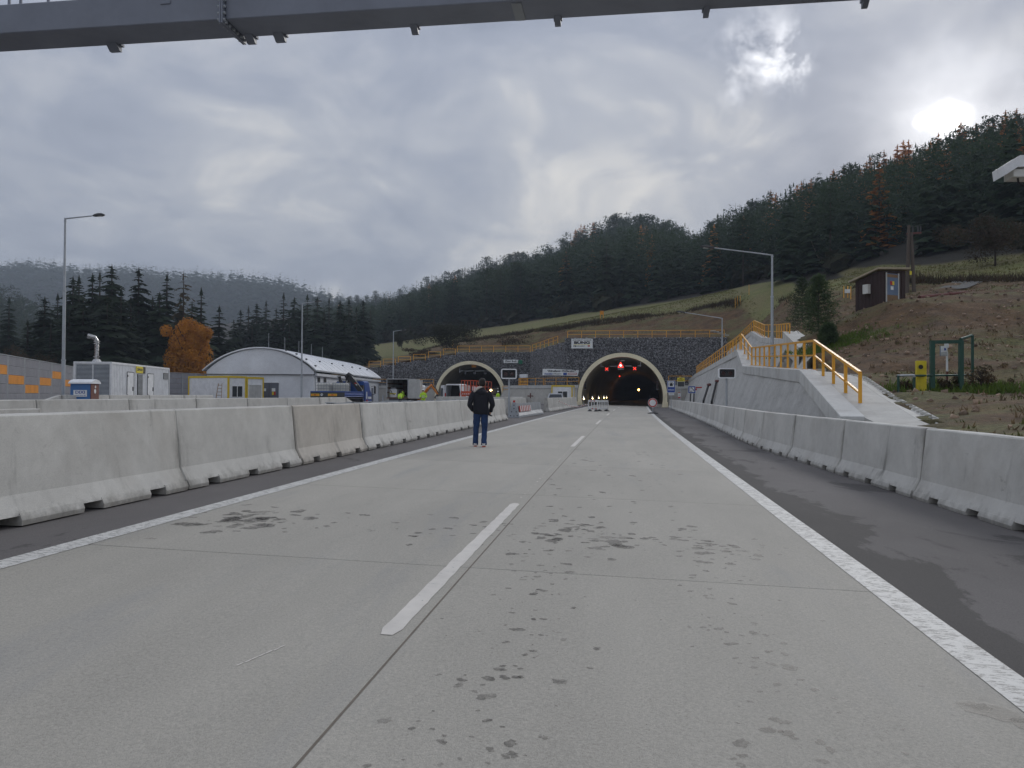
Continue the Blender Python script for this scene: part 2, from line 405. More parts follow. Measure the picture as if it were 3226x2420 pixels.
def text(parent, s, size, mat, mw, name='lettering', ext=.002, spacing=1.0, width=None, shear=0.0, bold=0.0, world=True):
    cu = bpy.data.curves.new('t', 'FONT'); cu.body = s; cu.size = size; cu.align_x = 'CENTER'; cu.align_y = 'CENTER'
    cu.extrude = ext; cu.space_character = spacing; cu.shear = shear; cu.offset = bold; cu.resolution_u = 2
    o = bpy.data.objects.new('t', cu); COL.objects.link(o)
    bpy.context.view_layer.update()
    me = bpy.data.meshes.new_from_object(o.evaluated_get(bpy.context.evaluated_depsgraph_get()))
    bpy.data.objects.remove(o)
    if width and len(me.vertices):
        xs = [v.co.x for v in me.vertices]; k = width/max(1e-6, max(xs)-min(xs)); me.transform(Matrix.Diagonal((k, 1, 1, 1)))
    me.transform(mw); me.materials.clear(); me.materials.append(mat); me.name = name
    return link(name, me, parent, world)
def facing(p, rz=0.0):
    """local text plane: x right, y up, facing -Y (towards the traffic), turned rz about Z"""
    return Matrix.Translation(p) @ Matrix.Rotation(rz, 4, 'Z') @ Matrix.Rotation(math.pi/2, 4, 'X')
def gz(x):      # platform height: 2.5 % crossfall, level beyond the left shoulder
    return -SLOPE*x if x > -8 else SLOPE*8
def rc(y):      # the carriageway bends gently to the right
    return 1.33e-4*y*y if y > 0 else 0.0
# ================================================================== GROUND, ROAD, MARKINGS
g = G('ground_soil'); v = g.geo()
c = g.mix(g.mr(g.noise(v, .05, 5), .4, .6), (.075, .065, .04), (.06, .075, .03))
tag(MB().quad((-1650, -300, -.45), (1650, -300, -.45), (1650, 1800, -.45), (-1650, 1800, -.45)).build('ground', g.fin(c, .9, g.noise(v, 3, 5), .5, .1)), kind='structure')
# asphalt of the shoulders and of the parallel carriageway
g = G('asphalt'); v = g.geo(); sx = g.sep(v)
n1 = g.noise(v, .35, 6, .62, (1, .45, 1)); n2 = g.noise(v, 90, 3, .7); n3 = g.noise(v, 2.2, 6, .65, (1, .5, 1), .4)
base = g.scale((.150, .140, .136), g.math('ADD', g.mr(n1, .3, .7, .78, 1.18), g.mr(n2, .25, .75, -.3, .3)))
# damp, darker asphalt with a ragged outline beside the edge line and in patches
dx = g.math('SUBTRACT', sx[0], g.math('MULTIPLY', g.math('MULTIPLY', sx[1], sx[1]), 1.33e-4))
wet = g.mr(g.math('ADD', dx, g.mr(g.noise(v, .8, 7, .68, (1, .4, 1), .3), .3, .7, -.5, .5)), 2.78, 2.68)
wet = g.math('MULTIPLY', wet, g.mr(sx[0], 1.0, 1.2))
pat = g.mr(g.noise(v, .55, 6, .68, (1, .6, 1), .6, (8, 3, 0)), .57, .61)
wet = g.math('MAXIMUM', wet, g.math('MULTIPLY', pat, .8))
c = g.mix(wet, base, g.scale(base, g.math('ADD', .48, 0.0)))
pale = g.mr(g.noise(v, 1.4, 7, .72, (1, .35, 1), .5, (1, 5, 0)), .62, .76, 0, .4)
c = g.mix(pale, c, (.20, .19, .18))
M['asphalt'] = g.fin(c, g.mr(wet, 0, 1, .88, .86), n2, .5, .004, spec=.3)
xs = [-80, -40, -20, -8, -5, 0, 3, 6, 9.2]; ys = list(range(-40, 161, 10))
mb = MB()
for j in range(len(ys)-1):
    for i in range(len(xs)-1):
        mb.quad(*[(xs[a], ys[b], gz(xs[a])-.012) for a, b in ((i, j), (i+1, j), (i+1, j+1), (i, j+1))])
tag(mb.build('asphalt_pavement', M['asphalt']), 'dark damp asphalt of the shoulders and side carriageway', None, kind='structure')

# concrete slabs
g = G('slab_concrete'); v = g.geo()
n1 = g.noise(v, .5, 6, .6, (1, .3, 1)); n2 = g.noise(v, 55, 3, .75); n3 = g.noise(v, 190, 2, .8); n4 = g.noise(v, 1.6, 6, .6, (1, .2, 1), .3)
f = g.math('ADD', g.mr(n1, .3, .7, .90, 1.08), g.math('ADD', g.mr(n2, .25, .75, -.22, .22), g.mr(n3, .25, .75, -.24, .24)))
f = g.math('MULTIPLY', g.math('ADD', f, g.mr(n4, .3, .7, -.05, .05)), g.mr(g.rnd(), 0, 1, .965, 1.03))
c = g.scale((.411, .387, .337), f)
tyre = g.mr(g.noise(v, .9, 6, .66, (1.3, .16, 1), .4, (3, 9, 2)), .56, .74, 0, .42)
c = g.mix(tyre, c, (.27, .275, .285))
pits = g.mr(g.vor(v, 9), .0, .035, .0, 1.0)
c = g.mix(g.mr(pits, 0, 1, .5, 0), c, (.06, .055, .05))
M['slab'] = g.fin(c, .78, g.math('ADD', n2, n3), .6, .006)
road = tag(thing('road', None, None), 'pale concrete motorway carriageway laid in jointed slabs', None, kind='structure')
def slab_mesh(x0, x1, L, nm):
    q = .006; mb = MB(); h = .10
    X = [x0+q, x1-q]; Yh = L/2-q
    top = [(X[0]+.006, -Yh+.006), (X[1]-.006, -Yh+.006), (X[1]-.006, Yh-.006), (X[0]+.006, Yh-.006)]
    low = [(X[0], -Yh), (X[1], -Yh), (X[1], Yh), (X[0], Yh)]
    z = lambda x: -SLOPE*x
    mb.loft([[(x, y, z(x)-h) for x, y in low], [(x, y, z(x)-.004) for x, y in low], [(x, y, z(x)) for x, y in top]])
    return mb.mesh(nm, M['slab'])
sm = [slab_mesh(-5.13, -1.29, 5.0, 'slab'), slab_mesh(-1.29, 2.27, 5.0, 'slab')]
for k in range(-3, 32):
    y = 6.72+5*k+2.5
    for m in sm:
        o = link('slab', m, road); o.location = (rc(y), y, 0); o.rotation_euler = (0, 0, -2.66e-4*max(y, 0))
def strip(mb, x0, x1, y0, y1, z, step=2.0):
    n = max(1, int((y1-y0)/step))
    for i in range(n):
        a, b2 = y0+(y1-y0)*i/n, y0+(y1-y0)*(i+1)/n
        mb.quad((x0+rc(a), a, -SLOPE*x0+z), (x1+rc(a), a, -SLOPE*x1+z), (x1+rc(b2), b2, -SLOPE*x1+z), (x0+rc(b2), b2, -SLOPE*x0+z))
    return mb
tag(strip(MB(), -5.0, 2.2, 165, 420, -.012, 5).build('tunnel_carriageway', M['slab']), 'concrete carriageway running on inside the tunnel', None, kind='structure')
g = G('road_paint_textured'); v = g.geo()
fl = g.noise(v, 26, 5, .75, (.55, 1.5, 1), .2); fl2 = g.noise(v, 8, 4, .6)
wr = g.mr(g.math('ADD', fl, g.mr(fl2, .3, .7, -.05, .05)), .43, .475)
yv = g.sep(v)[1]
groove = g.mr(g.math('ABSOLUTE', g.math('SUBTRACT', g.math('FRACT', g.math('MULTIPLY', yv, 1.7)), .5)), .0, .03)
wr = g.math('MULTIPLY', wr, g.mr(groove, 0, 1, .55, 1))
c = g.mix(wr, (.30, .29, .27), g.scale((.66, .65, .615), g.mr(fl2, .3, .7, .88, 1.05)))
M['linewhite'] = g.fin(c, .65, fl, .6, .004)
g = G('road_paint_smooth'); v = g.geo(); fl = g.noise(v, 20, 5, .7)
wr = g.mr(fl, .31, .36)
c = g.mix(wr, (.34, .33, .31), g.scale((.70, .66, .60), g.mr(g.noise(v, 5, 4), .3, .7, .9, 1.06)))
M['dash'] = g.fin(c, .65, fl, .3, .003)
strip(MB(), -5.11, -4.875, -10, 160, .004).build('edge_line', M['linewhite'], road)
strip(MB(), 2.0, 2.25, -10, 160, .004).build('edge_line', M['linewhite'], road)
for k in range(-1, 9):
    y = 4.75+18.08*k; mb = MB(); n = 46; ring = []
    r2 = random.Random(k)
    for i in range(n+1):
        t = i/n; yy = y+6*t; w = .063 + r2.uniform(-.006, .006)
        if i in (0, n): w *= .55
        ring.append(((-1.43-w+rc(yy), yy), (-1.43+w+rc(yy), yy)))
    for (a, b2), (c2, d) in zip(ring[:-1], ring[1:]):
        mb.quad(*[(p[0], p[1], gz(p[0]-rc(p[1]))+.004) for p in (a, b2, d, c2)])
    mb.build('lane_dash', M['dash'], road)
mb = MB()                       # sealant bead in the lane joint
strip(mb, -1.297, -1.283, -10, 160, -.002, 4); mb.build('joint_seal', M['seal'], road)
mb = MB()                       # surveyors' white flecks beside the joint
for k in range(26):
    y = 11.4+k*.42+random.uniform(-.1, .1); x = -1.43+random.uniform(-.012, .012)+rc(y); l = random.uniform(.02, .09)
    mb.quad(*[(a, b2, gz(a)+.003) for a, b2 in ((x-.012, y), (x+.012, y), (x+.012, y+l), (x-.012, y+l))])
for k in range(7):
    x, y = -2.05+.016*k+random.uniform(-.004, .004), 4.05+.055*k
    mb.quad(*[(a, b2, gz(a)+.003) for a, b2 in ((x-.006, y), (x+.006, y), (x+.018, y+.05), (x+.008, y+.05))])
mb.build('paint_flecks', M['dash'], road)['kind'] = 'stuff'
mb = MB()                       # damp drips and splashes on the concrete
def blot(x, y, r, el=1.0):
    n = 15; ph = random.uniform(0, 6.28)
    pts = []
    for i in range(n):
        a = 2*math.pi*i/n; rr = r*(1+.22*math.sin(2*a+ph)+random.uniform(-.3, .3)); px = x+rr*math.cos(a); py = y+rr*math.sin(a)*el
        pts.append((px, py, gz(px-rc(py))+.0022))
    mb.add(pts, [tuple(range(n))])
R = random.Random(5)
for k in range(70): blot(R.gauss(-4.15, .28), R.gauss(8.45, .42), abs(R.gauss(.035, .03))+.008)
for k in range(22): blot(R.gauss(-4.2, .17), R.gauss(8.3, .25), R.uniform(.05, .10))
for k in range(75): blot(R.uniform(-3.3, 1.7), 8.5+R.gauss(0, .45), abs(R.gauss(.018, .02))+.008)
for k in range(90): blot(R.gauss(-.5, .42), R.gauss(8.7, .6), abs(R.gauss(.02, .025))+.01)
blot(-.06, 8.25, .11, 1.5); blot(-.13, 8.5, .07, 1.4); blot(.02, 8.05, .09, 1.2); blot(-.28, 8.4, .05); blot(1.05, 8.1, .06, .8)
for k in range(30): blot(R.gauss(.95, .35), R.gauss(8.3, .35), abs(R.gauss(.024, .03))+.01)
for k in range(120): blot(R.gauss(-.62, .19), R.uniform(2.9, 7.8), abs(R.gauss(.011, .012))+.005)
for k in range(100): blot(R.gauss(.78, .18), R.uniform(3.2, 8.0), abs(R.gauss(.011, .013))+.005)
for k in range(60): blot(R.uniform(-1.2, 1.8), R.uniform(2.6, 7), abs(R.gauss(.006, .006))+.003)
for k in range(110): blot(R.choice((-.75, .55))+R.gauss(0, .35), R.uniform(9, 22), abs(R.gauss(.018, .02))+.008, 1.3)
blot(1.86, 4.25, .13, .8); blot(1.95, 4.12, .08); blot(1.80, 4.33, .06)
g = G('damp_stain'); v = g.geo()
al = g.math('MULTIPLY', g.mr(g.noise(v, 34, 5, .7), .33, .62, .15, .62), g.mr(g.noise(v, 2.3, 3, .6), .34, .6, .4, 1.0))
tr = g.N('ShaderNodeBsdfTransparent'); mx = g.N('ShaderNodeMixShader')
m = g.fin((.085, .075, .062), .5); g.L(al, mx.inputs[0]); g.L(tr.outputs[0], mx.inputs[1]); g.L(g.bsdf.outputs[0], mx.inputs[2]); g.L(mx.outputs[0], g.out.inputs[0])
mb.build('damp_spots', m, road)['kind'] = 'stuff'

# ================================================================== CONCRETE BARRIERS
def barrier_mesh(L=4.02, H=1.14, ramp=0, notches=(.18, .5, .82), jit=1):
    mb = MB(); B = .335
    def prof(y, k=1.0, hh=H):
        hp = [(B-.03, .10), (B-.135, .31), (B-.225, hh-.02), (B-.245, hh)]
        if hh < .6: hp = [(B-.03, .10), (B-.06, .10+.5*(hh-.1)), (B-.08, hh-.02), (B-.10, hh)]
        return [(-x*k, y, z) for x, z in hp] + [(x*k, y, z) for x, z in reversed(hp)]
    st = [(0, .90), (.025, .99), (.04, 1.0)] + [(t, 1.0) for t in np.linspace(.4, L-.4, 8)] + [(L-.04, 1.0), (L-.025, .99), (L, .90)]
    hgt = lambda y: H if not ramp else max(.24, H*(1-(y/L if ramp > 0 else 1-y/L)*.8))
    mb.loft([prof(y, k, hgt(y)) for y, k in st])
    ed = [0.02]
    for nf in notches: ed += [nf*L-.17, nf*L+.17]
    ed.append(L-.02)
    for a, b2 in zip(ed[0::2], ed[1::2]):
        lo = [(-B, 0), (B, 0)]; 
        mb.loft([[(-B+.012, y, 0), (B-.012, y, 0), (B-.002, y, .05), (B-.033, y, .125), (-B+.033, y, .125), (-B+.002, y, .05)] for y in (a, b2)])
    jr = random.Random(jit); mb.v = [(x+jr.uniform(-.004, .004), y+jr.uniform(-.003, .003), z+jr.uniform(-.004, .004)*(z > .01)) for x, y, z in mb.v]      # handling wear
    return mb.mesh('barrier', M['barrier'], 11)
BMS = [barrier_mesh(jit=j, notches=(.18+.02*(j % 2), .5, .82-.015*(j % 3))) for j in range(5)]; BM = BMS[0]; BM_B = BM.copy(); BM_B.materials[0] = M['barrier_brown']; BM_R = barrier_mesh(ramp=1); BM_R2 = barrier_mesh(ramp=-1)
def barrier(p, q, label, group, mesh=BM, zoff=0.0):
    p, q = Vector(p), Vector(q)
    if mesh is BM: mesh = random.choice(BMS)
    o = link('concrete_barrier', mesh); o.location = (p.x, p.y, p.z+zoff); o.rotation_euler = (0, -(q.z-p.z)/max(.1, (q-p).length)*0, -math.atan2(q.x-p.x, q.y-p.y))
    return tag(o, label, 'barrier', group)
RB_Y = [-6, 10.4, 13.7, 17.8, 21.9, 25.9, 31.2, 40.7, 52.4, 61.9, 72, 118]; RB_X = [5.15, 4.87, 4.69, 4.56, 4.38, 4.27, 4.4, 4.81, 5.21, 5.5, 5.8, 6.75]
for k in range(-3, 25):
    y0 = 13.69+4.06*k; y1 = y0+4.02
    x0, x1 = np.interp([y0, y1], RB_Y, RB_X)+.335
    tilt = random.uniform(-.022, .022)
    barrier((x0+tilt, y0, gz(x0)), (x1-tilt, y1, gz(x1)), 'last concrete barrier of its row, standing at the foot of the cream portal ring' if k == 24 else 'grey concrete barrier in the row below the sprayed concrete slope', None if k == 24 else 'barriers below the slope')
for k in range(-3, 8):
    y0 = 10.52+4.05*k
    t = random.uniform(-.018, .018)
    lb, gp = 'grey concrete barrier in the row beside the walking man', 'barriers beside the man'
    if k == 1: lb, gp = 'brown-stained concrete barrier in the row beside the walking man', None
    if k == 7: lb, gp = 'end barrier of the walking man\'s row, next to the lane signal post', None
    barrier((-6.405+t, y0, gz(-6.3)), (-6.405-t, y0+4.02, gz(-6.3)), lb, gp, BM_B if k == 1 else BM)
for k in (0, 1):
    y0 = 9.3+4.05*k; barrier((-14.0, y0, .0), (-14.0, y0+4.02, .0), 'low concrete barrier of the short row between two longer rows', 'short row of barriers')
for k in range(-4, 6):
    y0 = 23.4+4.05*k; barrier((-15.72, y0, .19), (-15.72, y0+4.02, .19), 'concrete barrier with a sloped end piece behind the steel barrier' if k == 5 else 'concrete barrier in the row in front of the blue truck', None if k == 5 else 'barriers in front of the blue truck', BM_R if k == 5 else BM)
for k in range(-1, 4):
    y0 = 39.3+4.05*k; barrier((-30.3, y0, .25), (-30.3, y0+4.02, .25), 'concrete barrier with a sloped end below the orange noise panels' if k == -1 else 'concrete barrier in the row in front of the white generator container', None if k == -1 else 'barriers in front of the generator', BM_R2 if k == -1 else BM)
for k in range(7):      # row beside the silver car
    t0, t1 = k/7, (k+1)/7; xa, xb = -5.85, -5.05
    barrier((xa+(xb-xa)*t0-.1, 63.7+4.06*k, .14), (xa+(xb-xa)*t1-.1, 67.7+4.06*k, .14), 'concrete barrier in the row beside the parked silver car', 'barriers beside the silver car')
for i, (px, Y, ang) in enumerate(((943, 66, .55), (1064, 62, .5), (985, 70, .6))):
    p = at(px, 866, Y); p.z = .2
    barrier(p, (p.x+4*math.sin(ang), p.y+4*math.cos(ang), .2), 'concrete barrier set across the road in front of the work vehicles', 'barriers across the work area')
for i, (x, y, ang) in enumerate(((-7.9, 46.5, -.25), (-7.4, 52.2, .15))):
    barrier((x, y, .17), (x+4*math.sin(ang), y+4*math.cos(ang), .17), 'weathered concrete barrier behind the left lane signal post', 'barriers behind the signal')
# ================================================================== TERRAIN
A_ = at(1821, 899, 20); B_ = at(1731, 799, 30); C_ = at(1606, 791, 52); D_ = at(1593, 755.5, 59); E_ = at(1501, 809, 112)
U1, U2, U3, U4, U5 = at(1570, 762, 117), at(1623, 716, 85), at(1646, 729, 72), at(1672, 731, 66), at(1700, 733, 56)
APR = [at(2040, 925, 16.5), at(2029, 904, 18.5), at(1937, 857, 24), at(1873, 815, 29), at(1838, 807, 32.5)]      # outer edge of the apron
CH = [at(1838, 807, 32.5), at(1790, 778, 40), at(1763.5, 737, 47), at(1719, 705, 58)]                          # channel along the slope foot
ctrl = []
def cp(px, py, Y, dz=0.0):
    p = at(px, py, Y); ctrl.append((p.x, p.y, p.z+dz))
for p in APR+CH: ctrl.append((p.x+.15, p.y, p.z-.03))
for x in (-8.5, 0, 8, 15.5, 17): ctrl.append((x, 120.2, 9.75))
for a in ((985, 761, 136.5), (1150, 761, 136.5), (940, 767, 136.5), (900, 774, 136.5), (860, 783, 136.5), (820, 790, 136.5), (790, 795, 136.5)): cp(*a, -.15)
ctrl += [(-10.5, 128, 9.0), (-13, 134, 8.9), (-52, 136.5, 4.6), (-60, 142, 3.0), (-75, 150, 1.0), (-110, 170, .0), (-150, 200, 0), (-200, 260, 4), (-130, 235, 8), (-260, 400, 22)]
for a in ((670, 771, 230), (760, 752, 250), (830, 725, 330), (1000, 715, 265), (1100, 702, 240), (1300, 672, 200), (1450, 652, 185), (1600, 620, 170), (1810, 582, 130), (1850, 600, 108), (2000, 575, 108), (2212, 550, 100), (2500, 500, 96),
          (1000, 735, 190), (1100, 724, 170), (1200, 708, 155), (1300, 692, 150), (1400, 680, 147), (1500, 666, 146), (1600, 647, 138), (1700, 634, 112), (1780, 622, 92),
          (1900, 655, 51), (1845, 661, 49), (1958, 648, 52), (2050, 640, 60), (2150, 625, 64), (2212, 612, 66), (2100, 720, 40), (2212, 740, 38), (2212, 850, 24), (2000, 857, 27.5), (2100, 868, 23), (2150, 925, 16), (2212, 932, 13.5), (2450, 930, 12.5),
          (2500, 750, 36), (2500, 600, 66), (1800, 700, 50), (1830, 740, 42), (1760, 705, 52), (1880, 760, 36), (1967, 627, 85), (1730, 690, 68), (1690, 690, 94), (1640, 705, 108), (1600, 712, 126), (1880, 610, 80),
          (1350, 555, 430), (1250, 590, 430), (1100, 630, 500), (960, 655, 560), (850, 680, 640), (1470, 590, 370), (1560, 585, 300), (1700, 544, 260), (1850, 506, 240), (2000, 463, 230), (2100, 436, 225), (2212, 405, 220), (2400, 350, 215), (2700, 270, 205)):
    cp(*a)
for (px, py, Y) in ((1350, 555, 430), (1100, 630, 500), (850, 680, 640), (1560, 585, 300), (1850, 506, 240), (2212, 405, 220), (2700, 270, 205)):
    p = at(px, py, Y); d = Vector((p.x, p.y, 0)).normalized(); ctrl.append((p.x+d.x*130, p.y+d.y*130, p.z-4)); ctrl.append((p.x+d.x*320, p.y+d.y*320, p.z-30))
ctrl += [(5.7, 14, .72), (5.7, 4, .7), (5.7, -8, .7), (14, -8, 1.2), (30, -8, 3), (60, 0, 8), (90, 30, 18), (120, 90, 34), (30, 15, 4.0), (60, 50, 14)]
for p in (U1, U2, U3, U4, U5): ctrl.append((p.x+.7, p.y, p.z-.08)); ctrl.append((p.x+2.2, p.y, p.z+.2))
CT = np.array(ctrl); PX = CT[:, :2]/50.0
def _phi(r2): return np.where(r2 > 0, r2*np.log(np.maximum(r2, 1e-12))*.5, 0)
n_ = len(CT); Kx = _phi(((PX[:, None]-PX[None])**2).sum(-1)) + np.eye(n_)*4e-3
P_ = np.c_[np.ones(n_), PX]; Ab = np.zeros((n_+3, n_+3)); Ab[:n_, :n_] = Kx; Ab[:n_, n_:] = P_; Ab[n_:, :n_] = P_.T
wts = np.linalg.solve(Ab, np.r_[CT[:, 2], 0, 0, 0])
def hz(x, y):
    x = np.asarray(x, float); y = np.asarray(y, float); sh = x.shape; q = np.c_[x.ravel(), y.ravel()]/50.0
    out = np.empty(len(q))
    for i in range(0, len(q), 20000):
        b = q[i:i+20000]; out[i:i+20000] = _phi(((b[:, None]-PX[None])**2).sum(-1)) @ wts[:n_] + wts[n_] + b @ wts[n_+1:]
    return out.reshape(sh)
def vnoise(x, y, s, seed=0):      # smooth value noise
    x = x*s+seed*17.3; y = y*s+seed*9.1; xi = np.floor(x).astype(int); yi = np.floor(y).astype(int); fx = x-xi; fy = y-yi
    fx = fx*fx*(3-2*fx); fy = fy*fy*(3-2*fy)
    h = lambda a, b: np.modf(np.abs(np.sin(a*127.1+b*311.7+seed*13.7)*43758.5453))[0]
    return (h(xi, yi)*(1-fx)+h(xi+1, yi)*fx)*(1-fy)+(h(xi, yi+1)*(1-fx)+h(xi+1, yi+1)*fx)*fy
# world-space edges of the meadow (soil below, forest above), as distance along the road for each x
_e = [at(670, 771, 230), at(760, 752, 250), at(830, 725, 330), at(1000, 715, 265), at(1100, 702, 240), at(1300, 672, 200), at(1450, 652, 185), at(1600, 620, 170), at(1810, 582, 130), at(1850, 600, 108), at(2000, 575, 108), at(2212, 550, 100), at(2500, 500, 96)]
FE = np.array(sorted([(p.x, p.y) for p in _e])+[(160, 80), (400, 20)])
def forest_edge(x): return np.interp(x, FE[:, 0], FE[:, 1])
_s = [at(820, 770, 175), at(1000, 738, 185), at(1100, 726, 165), at(1200, 711, 152), at(1300, 694, 148), at(1400, 682, 145), at(1500, 668, 144), at(1600, 649, 136), at(1700, 637, 110), at(1790, 622, 90), at(1960, 632, 76), at(2100, 618, 72), at(2212, 592, 74)]
SE = np.array(sorted([(p.x, p.y) for p in _s])+[(90, 70)])
def soil_edge(x): return np.interp(x, SE[:, 0], SE[:, 1])
# platform outline: terrain exists only outside (behind walls and caps)
PLAT = [(-300, 135.9), (-16, 135.9), (-11.5, 132), (-8.6, 121), (-8.4, 119.4), (15.6, 119.4), (U1.x+.7, 117), (U2.x+.45, 85), (U3.x+.45, 72), (U4.x+.45, 66), (U5.x+.5, 56), (CH[3].x-.6, 55.5), (CH[2].x-.3, 47), (CH[1].x-.3, 40)] + \
       [(p.x-.3, p.y) for p in reversed(APR)] + [(5.6, 15.9), (5.6, -60), (-300, -60)]
PL = np.array(PLAT)
def inside(x, y):
    r = np.zeros(x.shape, bool); j = len(PL)-1
    for i in range(len(PL)):
        xi, yi, xj, yj = *PL[i], *PL[j]
        with np.errstate(divide='ignore', invalid='ignore'):
            r ^= ((yi > y) != (yj > y)) & (x < (xj-xi)*(y-yi)/(yj-yi+1e-12)+xi)
        j = i
    return r
gx = np.unique(np.r_[np.arange(-400, -60, 8), np.arange(-60, -5, 1.0), np.arange(-5, 45, .55), np.arange(45, 130, 2.5), np.arange(130, 460, 10)])
gy = np.unique(np.r_[np.arange(-40, 0, 2), np.arange(0, 62, .55), np.arange(62, 160, .9), np.arange(160, 280, 2.5), np.arange(280, 860, 9)])
XX, YY = np.meshgrid(gx, gy, indexing='ij')
ZZ = hz(XX, YY)
soil = np.clip((soil_edge(XX)-YY)/5+.5, 0, 1); dist = np.hypot(XX, YY)
amp = np.clip((dist-8)/25, .25, 1)
nz = (vnoise(XX, YY, .9, 1)-.5)*.28+(vnoise(XX, YY, 2.3, 2)-.5)*.12+(vnoise(XX, YY, .25, 3)-.5)*.5
furrow = np.sin(YY*2.4+vnoise(XX, YY, .4, 4)*5)*.10*np.clip((YY-95)/20, 0, 1)*soil
ZZ = ZZ + (nz*(.35+.65*soil)+furrow)*amp
fl = vnoise(XX, YY, .12, 5)*.6+vnoise(XX, YY, .5, 6)*.4
idx = np.arange(XX.size).reshape(XX.shape)
cxm = (XX[:-1, :-1]+XX[1:, 1:])/2; cym = (YY[:-1, :-1]+YY[1:, 1:])/2
keep = ~inside(cxm, cym) & ~((cxm < -65) & (cym < 136))
Q = np.stack([idx[:-1, :-1], idx[1:, :-1], idx[1:, 1:], idx[:-1, 1:]], -1)[keep]
V = np.c_[XX.ravel(), YY.ravel(), ZZ.ravel()]
used = np.unique(Q); rem = -np.ones(len(V), int); rem[used] = np.arange(len(used)); V = V[used]; Q = rem[Q]
forest = np.clip((YY-forest_edge(XX))/4+.3, 0, 1)
cols = np.stack([soil, np.clip((fl-.45)*4, 0, 1), forest], -1).reshape(-1, 3)[used]
g = G('hillside_ground'); v = g.geo(); at_ = g.N('ShaderNodeAttribute'); at_.attribute_name = 'mask'; sp = g.N('ShaderNodeSeparateColor'); g.L(at_.outputs['Color'], sp.inputs[0])
n1 = g.noise(v, .9, 7, .66); n2 = g.noise(v, 7, 5, .7); n3 = g.noise(v, .13, 4, .6)
soilc = g.mix(g.mr(n1, .35, .65), (.165, .096, .044), (.075, .045, .023))
soilc = g.mix(g.mr(g.noise(v, 3, 6, .7, None, .3, (3, 3, 3)), .60, .72, 0, .5), soilc, (.21, .15, .09))
grs = g.mix(g.mr(n1, .3, .7), (.135, .155, .045), (.215, .20, .075))
dry = g.mix(g.mr(n3, .4, .6, 0, .6), grs, (.20, .16, .08))
gmask = g.math('MULTIPLY', g.mr(g.noise(v, .34, 6, .68, (.5, 1, 1), .4, (1, 7, 2)), .47, .62), .8)
soilg = g.mix(gmask, soilc, g.mix(g.mr(n2, .3, .7), (.09, .105, .032), (.155, .145, .055)))
c = g.mix(sp.outputs[0], dry, soilg)
c = g.mix(sp.outputs[2], c, (.030, .026, .018))
c = g.scale(c, g.mr(n2, .25, .75, .5, 1.5))
stones = g.mr(g.vor(v, 2.6), .05, .075, 1.0, 0.0)
c = g.mix(g.math('MULTIPLY', g.math('MULTIPLY', stones, sp.outputs[0]), g.mr(g.noise(v, 1.3, 2), .5, .55)), c, (.30, .27, .23))
be = {}
for q in Q.tolist():
    for a, b in ((q[0], q[1]), (q[1], q[2]), (q[2], q[3]), (q[3], q[0])): be[(min(a, b), max(a, b))] = be.get((min(a, b), max(a, b)), 0)+1
bd_ = np.array([k for k, n in be.items() if n == 1]); nb = len(V); sk = V[bd_].reshape(-1, 3).copy(); sk[:, 2] -= 1.2      # earth edge hidden behind walls and beams
Q = np.r_[Q, np.c_[bd_[:, 0], bd_[:, 1], nb+2*np.arange(len(bd_))+1, nb+2*np.arange(len(bd_))]]; cols = np.r_[cols, cols[bd_].reshape(-1, 3)]; V = np.r_[V, sk]
hm = np_mesh('hillside', V, Q, g.fin(c, .95, g.math('ADD', n1, n2), .9, .12), True); np_color(hm, 'mask', cols)
tag(link('hillside', hm), kind='structure')

# ================================================================== SLOPE WALLS ALONG THE CUTTING
g = G('sprayed_concrete'); v = g.geo()
n1 = g.noise(v, .5, 6, .6); n2 = g.noise(v, 5, 6, .72, (1, .55, .55)); n3 = g.noise(v, 30, 4, .65); n4 = g.noise(v, 2.2, 4, .6, (1, .22, 1.2))
c = g.scale((.49, .485, .465), g.math('ADD', g.mr(n1, .3, .7, .85, 1.12), g.math('ADD', g.mr(n2, .3, .7, -.13, .10), g.mr(n3, .3, .7, -.10, .10))))
c = g.mix(g.mr(n4, .56, .72, 0, .3), c, (.20, .195, .18))
M['spray'] = g.fin(c, .9, g.math('ADD', n2, g.math('MULTIPLY', n3, .4)), .9, .07)
def poly_sub(pts, n):
    out = []
    for a, b2 in zip(pts[:-1], pts[1:]):
        for i in range(n): out.append(Vector(a).lerp(Vector(b2), i/n))
    out.append(Vector(pts[-1])); return out
def face_strip(name, low, high, mat, parent, n=12, rows=9, amp=.035, seed=0):
    lo, hi = poly_sub(low, n), poly_sub(high, n); R = len(lo)
    Vv = []; 
    for i in range(R):
        for j in range(rows+1):
            p = lo[i].lerp(hi[i], j/rows)
            Vv.append(p)
    A = np.array([tuple(p) for p in Vv]); 
    d = (vnoise(A[:, 1], A[:, 2], 1.1, seed)-.5)*2*amp+(vnoise(A[:, 1], A[:, 2], 3.1, seed+1)-.5)*amp
    A[:, 0] += d
    Fq = [(i*(rows+1)+j, (i+1)*(rows+1)+j, (i+1)*(rows+1)+j+1, i*(rows+1)+j+1) for i in range(R-1) for j in range(rows)]
    return link(name, np_mesh(name, A, np.array(Fq), mat, True), parent, True)
def cap_beam(mb, pts, w=.55, h=.45, over=.06):
    """beam along pts (top front edge), width w away from the road (+x side)"""
    pts = [Vector(p) for p in pts]; rings = []
    for i, p in enumerate(pts):
        t = (pts[min(i+1, len(pts)-1)]-pts[max(i-1, 0)]); t.z = 0; t.normalize(); nrm = Vector((t.y, -t.x, 0))
        if nrm.x < 0: nrm = -nrm
        a = p-nrm*over; b2 = p+nrm*w
        rings.append([a, a-Vector((0, 0, h)), b2-Vector((0, 0, h)), b2])
    return mb.loft(rings)
